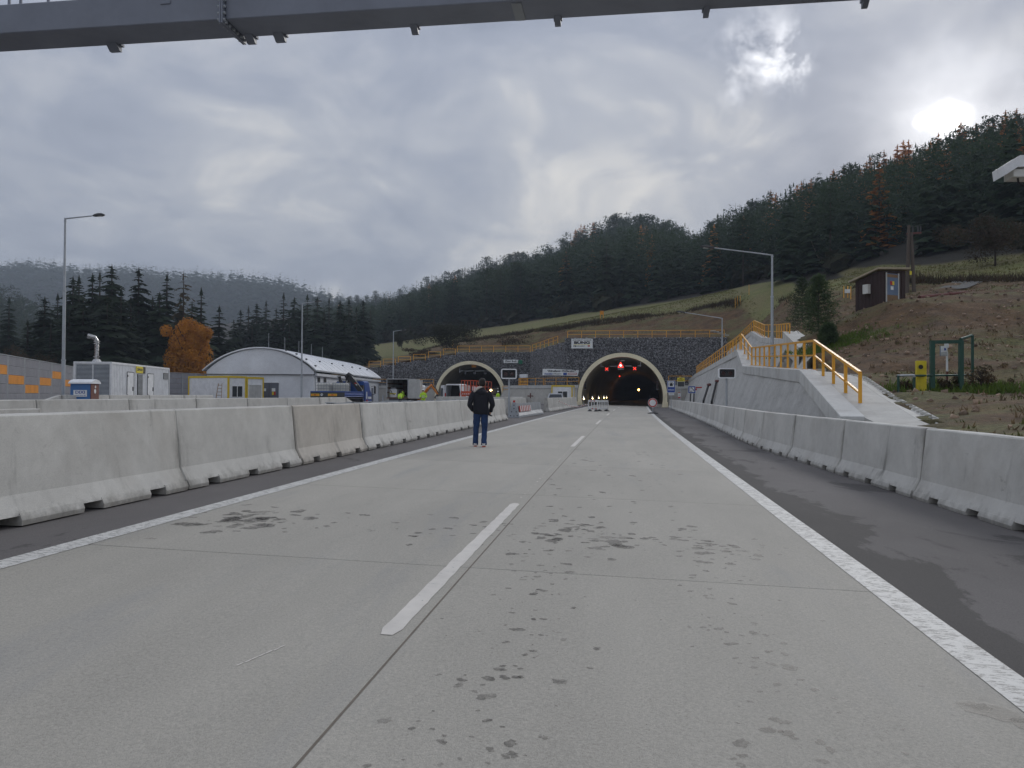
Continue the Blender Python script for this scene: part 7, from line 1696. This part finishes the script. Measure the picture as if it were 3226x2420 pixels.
# golden birch-like tree and brown neighbour
def broadleaf(label, px, py, D, h, mat, blobs, n, size, name='autumn_tree', seed=1, zb=0.0):
    d = ray(px, py); Y = D/(_f.dot(d))*d.y; p = at(px, py, Y); t = thing(name, label, 'tree' if h > 4 else 'bush', (p.x, p.y, zb)); link('crown', tri_mesh('crown', leafcloud(seed, n, size, blobs), mat), t); link('trunk', trunk_mesh(h*.85, h*.018+.02, 9, seed), t); return t
rb_ = random.Random(4)
bl = [(0, 0, 8.4, 2.6, 2.6, 3.4), (-1.2, 0, 6.2, 2.3, 2.3, 2.4), (1.0, .3, 6.6, 2.2, 2.2, 2.8), (.2, -.6, 10.4, 1.6, 1.6, 1.8), (-1.6, .5, 8.2, 1.6, 1.6, 1.8), (1.6, -.4, 8.9, 1.5, 1.5, 1.8), (0, 0, 4.4, 2.8, 2.6, 1.8)]+[(rb_.gauss(0, 2.0), rb_.gauss(0, 1.6), rb_.uniform(4, 11.3), .9, .9, .9) for _ in range(16)]
broadleaf('golden orange autumn tree beside the dark spruces', 408, 740, 112, 12.6, M['autumn'], bl, 19000, .26, seed=5)
bl2 = [(rb_.gauss(0, 1.8), rb_.gauss(0, 1.2), rb_.uniform(1.5, 7.2), 1.3, 1.2, 1.4) for _ in range(14)]
broadleaf('rusty brown leafless bush beside the golden tree', 480, 760, 116, 8.5, M['brush'], bl2, 5200, .2, 'brown_bush', seed=6)
broadleaf('brown bare thicket between noise wall and dark spruces', 60, 760, 108, 8, M['brush'], [(rb_.gauss(0, 3), rb_.gauss(0, 1.5), rb_.uniform(1, 6.5), 1.6, 1.4, 1.6) for _ in range(16)], 6500, .22, 'brown_bush', seed=8)
broadleaf('brown bare thicket behind the plain noise wall', 540, 770, 120, 6, M['brush'], [(rb_.gauss(0, 4), rb_.gauss(0, 1.5), rb_.uniform(.5, 5), 1.6, 1.4, 1.5) for _ in range(16)], 5500, .22, 'brown_bush', seed=9)
# big dark bush above the scissor lift portal
p = ground_hit(965, 758, 137, 260); sc_ = p.y/170
def bush(label, p, w, h, n, size, mat, seed, k=14):
    r = random.Random(seed); bl = [(r.gauss(0, w*.28), r.gauss(0, w*.2), h*r.uniform(.15, .8), w*.2, w*.2, h*.2) for _ in range(k)]
    t = thing('hill_bush', label, 'bush', p); link('foliage', tri_mesh('foliage', leafcloud(seed, n, size, bl), mat), t); link('stem', trunk_mesh(h*.8, .06+h*.01, 12, seed), t)
wpx = lambda px, Y: px*Y/1703
bush('large dark green bush on the meadow above the scissor lift portal', p, wpx(105, p.y), wpx(66, p.y), 9000, .22, M['bushgreen'], 21, 22)
p = ground_hit(1085, 745, 137, 240); bush('brown hedge beside the large dark bush', p, wpx(110, p.y), wpx(22, p.y), 2600, .2, M['brush'], 22)
p = ground_hit(868, 752, 137, 300); bush('small dark bush on the green meadow patch', p, wpx(34, p.y), wpx(40, p.y), 2200, .24, M['bushgreen'], 23)
p = ground_hit(905, 772, 136.5, 240); bush('brown scrub above the stepped gabion wall', p, wpx(60, p.y), wpx(22, p.y), 2200, .18, M['brush'], 24)
p = ground_hit(2150, 575, 70, 140); bush('olive brown bush at the forest edge above the gravel track', p, wpx(150, p.y), wpx(110, p.y), 6000, .2, M['brush'], 25)
# young pines beside the upper slope wall
def young_pine(label, px, py, hpx, seed, Y0=40, wide=.34):
    p = ground_hit(px, py, Y0, 75); h = wpx(hpx, p.y*1.0+2); r = np.random.default_rng(seed); T = []; tr_ = MB(); tr_.path([(0, 0, -.1), (0, 0, h)], [.05, .012], 6)
    for i in range(15):
        z = h*(-.02+.98*i/15); R_ = h*wide*(1-(max(z, 0)/h)**1.5)+.12
        for k in range(9):
            a = 2*math.pi*(k+r.random())/9; d = np.array([math.cos(a), math.sin(a), .25+.9*z/h]); L = R_*r.uniform(.65, 1.1); e = np.array([0, 0, z])+d*L*np.array([1, 1, .5]); tr_.path([(0, 0, z), tuple(e)], [.014, .005], 4)
            for j in range(40):
                t = r.uniform(.25, 1.05); c = np.array([0, 0, z])*(1-t)+e*t+r.standard_normal(3)*.11*R_*t; q = d*.5+r.standard_normal(3)*.6; q /= np.linalg.norm(q); u = np.cross(q, r.standard_normal(3)); u /= np.linalg.norm(u); s = r.uniform(.12, .24); T.append((c-u*.024, c+u*.024, c+q*s))
    for j in range(60): c = np.array([0, 0, h*r.uniform(.8, 1.0)]); q = np.array([r.normal()*.4, r.normal()*.4, 1]); u = np.cross(q, r.standard_normal(3)); u /= np.linalg.norm(u); T.append((c-u*.02, c+u*.02, c+q*.14))
    t = thing('young_pine', label, 'tree', p); link('crown', tri_mesh('crown', np.array(T), M['pine']), t); tr_.build('trunk', M['bark'], t)
young_pine('dense young pine beside the upper slope wall, the taller of the pair', 1768, 712, 112, 3, wide=.36)
young_pine('slim young pine leaning against its taller neighbour', 1733, 700, 98, 4, wide=.33)
young_pine('small young pine sapling in the green grass patch', 1789, 742, 38, 5, wide=.4)
# leaning birch in front of the forest
pp = [at(*z5(x, y), Y) for x, y, Y in ((1862, 520, 138), (1790, 460, 137.5), (1745, 380, 137), (1700, 270, 136.5), (1680, 215, 136))]
t = thing('birch_trunk', 'thin pale birch trunk leaning at the forest edge', 'tree', pp[0]); MB().path(pp, [.16, .13, .10, .07, .04], 6).build('trunk', M['birch'], t, world=True, smooth=True)
# ------------------------------------------------------------------ the forest on the slope
LOW = [conifer(50+s, 17, 8, 2, rb, .05, .4, .35, pw) for s, rb, pw in ((0, .19, .85), (1, .22, .75), (2, .17, .9))]+[np.concatenate([pinecrown(60+s, 30, 10, .22, .25), conifer(61, 3, 4, 1, .05, .1)]) for s in range(3)]
MID = [tri_mesh('crown', conifer(70+s, 32, 10, 3, rb, .05, .42, .35, pw), M['spruce_far']) for s, rb, pw in ((0, .19, .85), (1, .22, .75), (2, .165, .95))]
MID += [tri_mesh('crown', np.concatenate([pinecrown(80+s, 85, 16, .23, .22), conifer(84+s, 10, 7, 2, .12, .5, .3, .4)]), M['spruce_far']) for s in range(4)]
LAR = [tri_mesh('crown', conifer(90+s, 34, 12, 4, .21, .06, .2, .35, .75), M['larch']) for s in range(2)]
def mass(name, label, P, H, Wd, meshes, mat, seed):
    r = np.random.default_rng(seed); Vs, n = [], 0
    var = r.integers(0, len(meshes), len(P)); out = []
    for k, T in enumerate(meshes):
        I = np.where(var == k)[0]
        if not len(I): continue
        a = r.uniform(0, 6.28, len(I)); c, s = np.cos(a)[:, None], np.sin(a)[:, None]; v_ = T.reshape(-1, 3)
        x = (v_[None, :, 0]*c-v_[None, :, 1]*s)*(H[I]*Wd[I])[:, None]+P[I, 0:1]; y = (v_[None, :, 0]*s+v_[None, :, 1]*c)*(H[I]*Wd[I])[:, None]+P[I, 1:2]; z = v_[None, :, 2]*H[I][:, None]+P[I, 2:3]
        out.append(np.stack([x, y, z], -1).reshape(-1, 3))
    A = np.concatenate(out); return tag(link(name, np_mesh(name, A, np.arange(len(A)).reshape(-1, 3), mat)), label, 'forest', None, 'stuff')
def project(x, y, z):
    d = np.stack([x, y, z-CAM_H], -1); r_, u_, f_ = np.array(RGT), np.array(UPV), np.array(_f); w = d @ f_
    return (1613+F_PX*(d @ r_)/w)/K, (1210-F_PX*(d @ u_)/w)/K
gx_, gy_ = np.meshgrid(np.arange(-330, 360, 4.7), np.arange(60, 780, 4.7), indexing='ij'); cx_ = gx_+rng.uniform(-2.1, 2.1, gx_.shape); cy_ = gy_+rng.uniform(-2.1, 2.1, gy_.shape); cx_, cy_ = cx_.ravel(), cy_.ravel()
ok = cy_ > forest_edge(cx_)+2+vnoise(cx_, cy_, .08, 9)*7; cx_, cy_ = cx_[ok], cy_[ok]; cz_ = hz(cx_, cy_)
px_, py_ = project(cx_, cy_, cz_)
RP = ([400, 850, 960, 1100, 1250, 1350, 1470, 1560, 1700, 1850, 2000, 2212, 2500], [700, 640, 560, 500, 430, 430, 370, 300, 260, 240, 230, 220, 210])
rdg = np.interp(px_, *RP); dd = np.hypot(cx_, cy_)
ok = (px_ > 640) & (px_ < 2330) & (dd < rdg*1.12+25) & (cy_ > 60) & (cz_ > 3)
cx_, cy_, cz_, px_, rdg, dd = (a[ok] for a in (cx_, cy_, cz_, px_, rdg, dd))
hh = rng.normal(21, 2.6, len(cx_)).clip(13, 27)*np.where(vnoise(cx_, cy_, .03, 12) > .62, .85, 1.0)
SKL = ([400, 640, 800, 850, 960, 1100, 1200, 1250, 1330, 1400, 1470, 1500, 1560, 1640, 1700, 1850, 1940, 2000, 2100, 2212, 2330], [700, 655, 642, 632, 595, 555, 530, 498, 465, 466, 487, 500, 462, 425, 402, 350, 325, 298, 268, 238, 205])
sky_ = np.abs(dd-rdg) < 16
lim = np.interp(px_, *SKL)+np.where(sky_, rng.normal(-1, 6, len(px_)), rng.uniform(6, 30, len(px_)))      # height of the ridge line as it stands against the sky
hcap = (np.array([ray(float(a), float(b)).z for a, b in zip(px_, lim)])/np.array([math.hypot(ray(float(a), float(b)).x, ray(float(a), float(b)).y) for a, b in zip(px_, lim)]))*dd+CAM_H-cz_
hh = np.where(sky_, np.clip(hcap, 9, 27), np.minimum(hh, hcap)); ok = hh > 7; cx_, cy_, cz_, px_, rdg, dd, hh, sky_ = (a[ok] for a in (cx_, cy_, cz_, px_, rdg, dd, hh, sky_))
edge_ = (cy_-forest_edge(cx_)) < 8
lar_ = (rng.random(len(cx_)) < np.where((px_ > 1650) & (dd > rdg-45), .30, .012)) | ((px_ > 1230) & (px_ < 1300) & sky_ & (rng.random(len(cx_)) < .5))
ind = np.where(sky_ & ~lar_)[0]; ind = ind[rng.permutation(len(ind))[:130]]; ind2 = np.where(edge_ & ~sky_ & ~lar_)[0]; ind2 = ind2[rng.permutation(len(ind2))[:60]]; indl = np.where(lar_)[0]; indl = indl[rng.permutation(len(indl))[:85]]
for I, L, G_, nm, ms in ((ind, 'dark conifer standing on the skyline of the wooded ridge', 'conifers on the skyline', 'conifer_tree', MID), (ind2, 'dark conifer at the forest edge above the meadow', 'conifers at the forest edge', 'conifer_tree', MID), (indl, 'rust orange larch standing out from the dark forest', 'orange larches in the forest', 'larch_tree', LAR)):
    for i in I: place_tree(nm, L, G_, 'tree', (float(cx_[i]), float(cy_[i]), float(cz_[i])-.3), float(hh[i])*(1.05 if ms is LAR else 1), ms[int(rng.integers(0, len(ms)))], NTR, float(rng.uniform(0, 6)), float(rng.uniform(.9, 1.15)))
for x, y, Y in ((1607, 462, 205), (1380, 533, 300), (1180, 575, 430), (1255, 555, 330), (1262, 484, 425), (1283, 478, 425), (1722, 396, 250), (1752, 382, 248), (1800, 362, 243), (1822, 358, 236), (1872, 345, 238), (1938, 322, 232), (2022, 302, 226), (2072, 276, 224), (2108, 262, 222), (2146, 258, 221), (2172, 234, 220), (2196, 230, 219), (1848, 372, 220), (2130, 290, 205)):
    p = at(x, y, Y); zb = float(hz(p.x, p.y)); place_tree('larch_tree', 'rust orange larch standing out from the dark forest', 'orange larches in the forest', 'tree', (p.x, p.y, zb-.3), max(9, p.z-zb), LAR[0], NTR, 1.0, 1.1)
rest = np.ones(len(cx_), bool); rest[ind] = rest[ind2] = rest[indl] = False
mass('forest', 'dark conifer forest covering the slope above the meadow', np.c_[cx_, cy_, cz_-.3][rest], hh[rest], rng.uniform(.9, 1.2, rest.sum()), LOW, M['spruce_far'], 5)
# undergrowth along the foot of the forest
ue = np.where(edge_)[0]; ue = np.repeat(ue, 3); P = np.c_[cx_[ue]+rng.normal(0, 3, len(ue)), cy_[ue]-rng.uniform(-2, 6, len(ue))]; Pz = hz(P[:, 0], P[:, 1])-.2
ok = P[:, 1] > forest_edge(P[:, 0])-1; P, Pz = P[ok], Pz[ok]
bt = leafcloud(77, 60, .5, [(0, 0, .35, .38, .38, .3)])
mass('undergrowth', 'brown and green undergrowth along the foot of the forest', np.c_[P, Pz], rng.uniform(3, 6, len(P)), np.ones(len(P))*1.1, [bt], M['bushgreen'], 6)
# ------------------------------------------------------------------ far wooded hills on the left
def far_hill(name, label, prof, Yr, Y0, tree_h, spacing, seed, base=0.0, lowm=None, back=120):
    """prof: list of (px, py of the tree tops) on the ridge at distance Yr"""
    pts = [atp for atp in [at(x, y, Yr) for x, y in prof]]; X = np.array([p.x for p in pts]); Zr = np.array([p.z for p in pts])-tree_h*.9
    def hh_(x, y):
        k = x*Yr/np.maximum(y, 1); zr = np.interp(k, X, Zr); t = np.clip((y-Y0)/(Yr-Y0), 0, 1); z = zr*(t*t*(3-2*t)*.55+t*.45)+base; b_ = np.clip((y-Yr)/back, 0, 1); return z-b_*b_*zr*.25+(vnoise(x, y, .012, seed)-.5)*zr*.07*t
    xs_ = np.linspace(X.min()*1.05, X.max()*1.02, 60); ys_ = np.linspace(Y0, Yr+back, 40); A, B = np.meshgrid(xs_, ys_, indexing='ij')
    A2 = A*(B/Yr); Z = hh_(A2, B); n1, n2 = A.shape; id_ = np.arange(A.size).reshape(n1, n2); Q = np.stack([id_[:-1, :-1], id_[1:, :-1], id_[1:, 1:], id_[:-1, 1:]], -1).reshape(-1, 4)
    tag(link('wooded_hill', np_mesh('wooded_hill', np.c_[A2.ravel(), B.ravel(), Z.ravel()], Q, M['hillfloor'], True)), kind='structure')
    nx = int((X.max()-X.min())/spacing); ny = int((Yr+back*.4-Y0)/spacing); gx2, gy2 = np.meshgrid(np.linspace(X.min(), X.max(), nx), np.linspace(Y0, Yr+back*.35, ny), indexing='ij')
    gx2 = (gx2+rng.uniform(-.45, .45, gx2.shape)*spacing)*(gy2/Yr); gy2 = gy2+rng.uniform(-.45, .45, gy2.shape)*spacing; x, y = gx2.ravel(), gy2.ravel(); z = hh_(x, y)
    mass(name, label, np.c_[x, y, z-.5], rng.normal(tree_h, tree_h*.14, len(x)), rng.uniform(1.1, 1.5, len(x)), lowm, M['spruce_far'], seed)
M['hillfloor'] = paint('wooded_hill_floor', (.03, .03, .022), .95)
VLOW = [conifer(100+s, 8, 6, 1, rb, .04, .4, .3, .8) for s, rb in ((0, .27), (1, .31))]+[pinecrown(103, 12, 5, .24, .3)]
far_hill('far_forest', 'hazy blue-grey forest on the far ridge beyond the hall', [(-420, 520), (-150, 548), (0, 562), (130, 569), (260, 576), (400, 583), (520, 588), (600, 600), (680, 622), (760, 640), (840, 652), (920, 668), (1000, 690)], 1250, 720, 25, 11, 3, 0, VLOW)
far_hill('left_forest', 'dark hazy forest on the hill behind the noise wall', [(-500, 540), (-250, 572), (-60, 612), (40, 640), (110, 680), (170, 730), (230, 790)], 430, 240, 20, 7.5, 4, 0, LOW)
# ------------------------------------------------------------------ ground cover on the hillside
n = 60000; gx3 = rng.uniform(5.5, 75, n); gy3 = rng.uniform(9, 125, n)**1.0
gx4 = rng.uniform(-46, 22, 22000); gy4 = rng.uniform(120.5, 175, 22000); gx3 = np.r_[gx3, gx4]; gy3 = np.r_[gy3, gy4]
pz_ = hz(gx3, gy3); pxx, pyy = project(gx3, gy3, pz_); ok = ~inside(gx3-.5, gy3) & ~inside(gx3, gy3-.6) & (pxx < 2260) & (pxx > 780) & (gy3 < forest_edge(gx3)); gx3, gy3, pz_ = gx3[ok], gy3[ok], pz_[ok]
sl_ = gy3 < soil_edge(gx3); dens = vnoise(gx3, gy3, .22, 31)*.65+vnoise(gx3, gy3, .9, 32)*.35; keep_ = np.where(sl_, rng.random(len(gx3)) < np.clip((dens-.42)*3.2, .03, 1), rng.random(len(gx3)) < .65)
def tufts(name, label, X, Y, Z, h, w, mat, seed, blades=4, cat='grass'):
    r = np.random.default_rng(seed); n = len(X); X, Y, Z, h = (np.repeat(np.broadcast_to(a, n), blades) for a in (X, Y, Z, h)); n = len(X); a = r.uniform(0, 6.28, n); ox = r.normal(0, 1, (n, 2))*h[:, None]*.5; lean = r.normal(0, .45, (n, 2))*h[:, None]; hh2 = h*r.uniform(.5, 1.2, n); ww = w*h*2.2
    b = np.c_[X+ox[:, 0], Y+ox[:, 1], Z-.03]; s = np.c_[np.cos(a), np.sin(a), np.zeros(n)]*ww[:, None]; T = np.stack([b-s, b+s, b+np.c_[lean, hh2]], 1)
    return tag(link(name, tri_mesh(name, T, mat)), label, cat, None, 'stuff')
mk_ = keep_ & ~sl_; 
def zsurf(x, y):     # hillside height incl. the relief used for the mesh
    s_ = np.clip((soil_edge(x)-y)/5+.5, 0, 1); am = np.clip((np.hypot(x, y)-8)/25, .25, 1); q = (vnoise(x, y, .9, 1)-.5)*.28+(vnoise(x, y, 2.3, 2)-.5)*.12+(vnoise(x, y, .25, 3)-.5)*.5
    return hz(x, y)+(q*(.35+.65*s_)+np.sin(y*2.4+vnoise(x, y, .4, 4)*5)*.10*np.clip((y-95)/20, 0, 1)*s_)*am
pz_ = zsurf(gx3, gy3)
tufts('meadow_grass', 'short olive green grass of the meadow below the forest', gx3[mk_], gy3[mk_], pz_[mk_], rng.uniform(.10, .24, mk_.sum()), .12, M['grassdry'] if 'grassdry' in M else leafy('meadow_blades', (.15, .16, .05), (.20, .18, .07)), 41, 4)
mk2 = keep_ & sl_; sel = rng.random(len(gx3)) < .6
tufts('slope_weeds', 'dry brown weeds scattered over the bare soil slope', gx3[mk2 & sel], gy3[mk2 & sel], pz_[mk2 & sel], rng.uniform(.07, .2, (mk2 & sel).sum()), .10, M['weeds'], 42, 4)
tufts('slope_grass', 'sparse green grass sprouting from the bare soil slope', gx3[mk2 & ~sel], gy3[mk2 & ~sel], pz_[mk2 & ~sel], rng.uniform(.06, .15, (mk2 & ~sel).sum()), .12, leafy('sprout_blades', (.10, .12, .036), (.13, .13, .05)), 43, 4)
# dead stalks along the meadow edge
wx = rng.uniform(-45, 62, 5000); wy = soil_edge(wx)+rng.normal(0, 1.2, 5000); wz = zsurf(wx, wy); ok = ~inside(wx, wy-.8) & (vnoise(wx, wy, .15, 51) > .35); tufts('dry_stalks', 'dead brown stalks along the edge of the meadow', wx[ok], wy[ok], wz[ok], rng.uniform(.3, .9, ok.sum()), .035, M['brush'], 44, 5, 'weeds')
# lush grass below the green frame and beside the sapling
def patch(label, c, n, sx, sy, h, seed, mat):
    r = np.random.default_rng(seed); x = c.x+r.normal(0, sx, n); y = c.y+r.normal(0, sy, n); tufts('grass_patch', label, x, y, zsurf(x, y), r.uniform(h*.5, h*1.3, n), .07, mat, seed, 6)
patch('bright green grass clump below the dark green frame', V8(1420, 700, .3), 420, 1.1, .55, .26, 45, M['grass']); patch('bright green grass patch beside the pine sapling', ground_hit(1815, 735, 38, 60), 600, 1.1, .9, .2, 46, M['grass'])
for i, (x, y, w) in enumerate(((990, 690, .6), (1360, 690, .7), (1640, 600, 1.0))): p = V8(x, y, .5); bush('brown bramble bush beside the ' + ('yellow post', 'notice stake', 'outer green upright')[i], Vector((p.x, p.y, float(zsurf(np.array([p.x]), np.array([p.y]))[0]))), w, w*.85, 900, .07, M['brush'], 60+i, 10)
# clods, stones and litter on the soil
n = 2600; X = rng.uniform(6, 40, n); Y = rng.uniform(10, 70, n); ok = ~inside(X-.5, Y) & ~inside(X, Y-.5) & (Y < soil_edge(X)); X, Y = X[ok], Y[ok]
sp_ = stones('soil_clods', np.c_[X, Y, zsurf(X, Y)+.01], None, None, .03, .14); tag(sp_, 'scattered clods and stones on the bare slope', 'stones'); g = G('clod'); at_ = g.attr('tint'); sp_.data.materials[0] = g.fin(g.mix(1.0, at_, (1.0, .72, .5), 'MULTIPLY'), .95)
# ------------------------------------------------------------------ hazy valley air
hb = MB().b(-1700, 1700, -400, 1900, -1.5, 330).build('haze'); g = G('haze_air'); nt = g.nt; nt.nodes.remove(g.bsdf); pv_ = g.N('ShaderNodeVolumePrincipled'); pv_.inputs['Color'].default_value = (.72, .82, .97, 1); pv_.inputs['Density'].default_value = .00036; pv_.inputs['Anisotropy'].default_value = .0; g.L(pv_.outputs[0], g.out.inputs['Volume']); hb.data.materials.append(g.m); tag(hb, 'thin grey mist filling the valley', 'haze', None, 'stuff'); hb.display_type = 'WIRE'
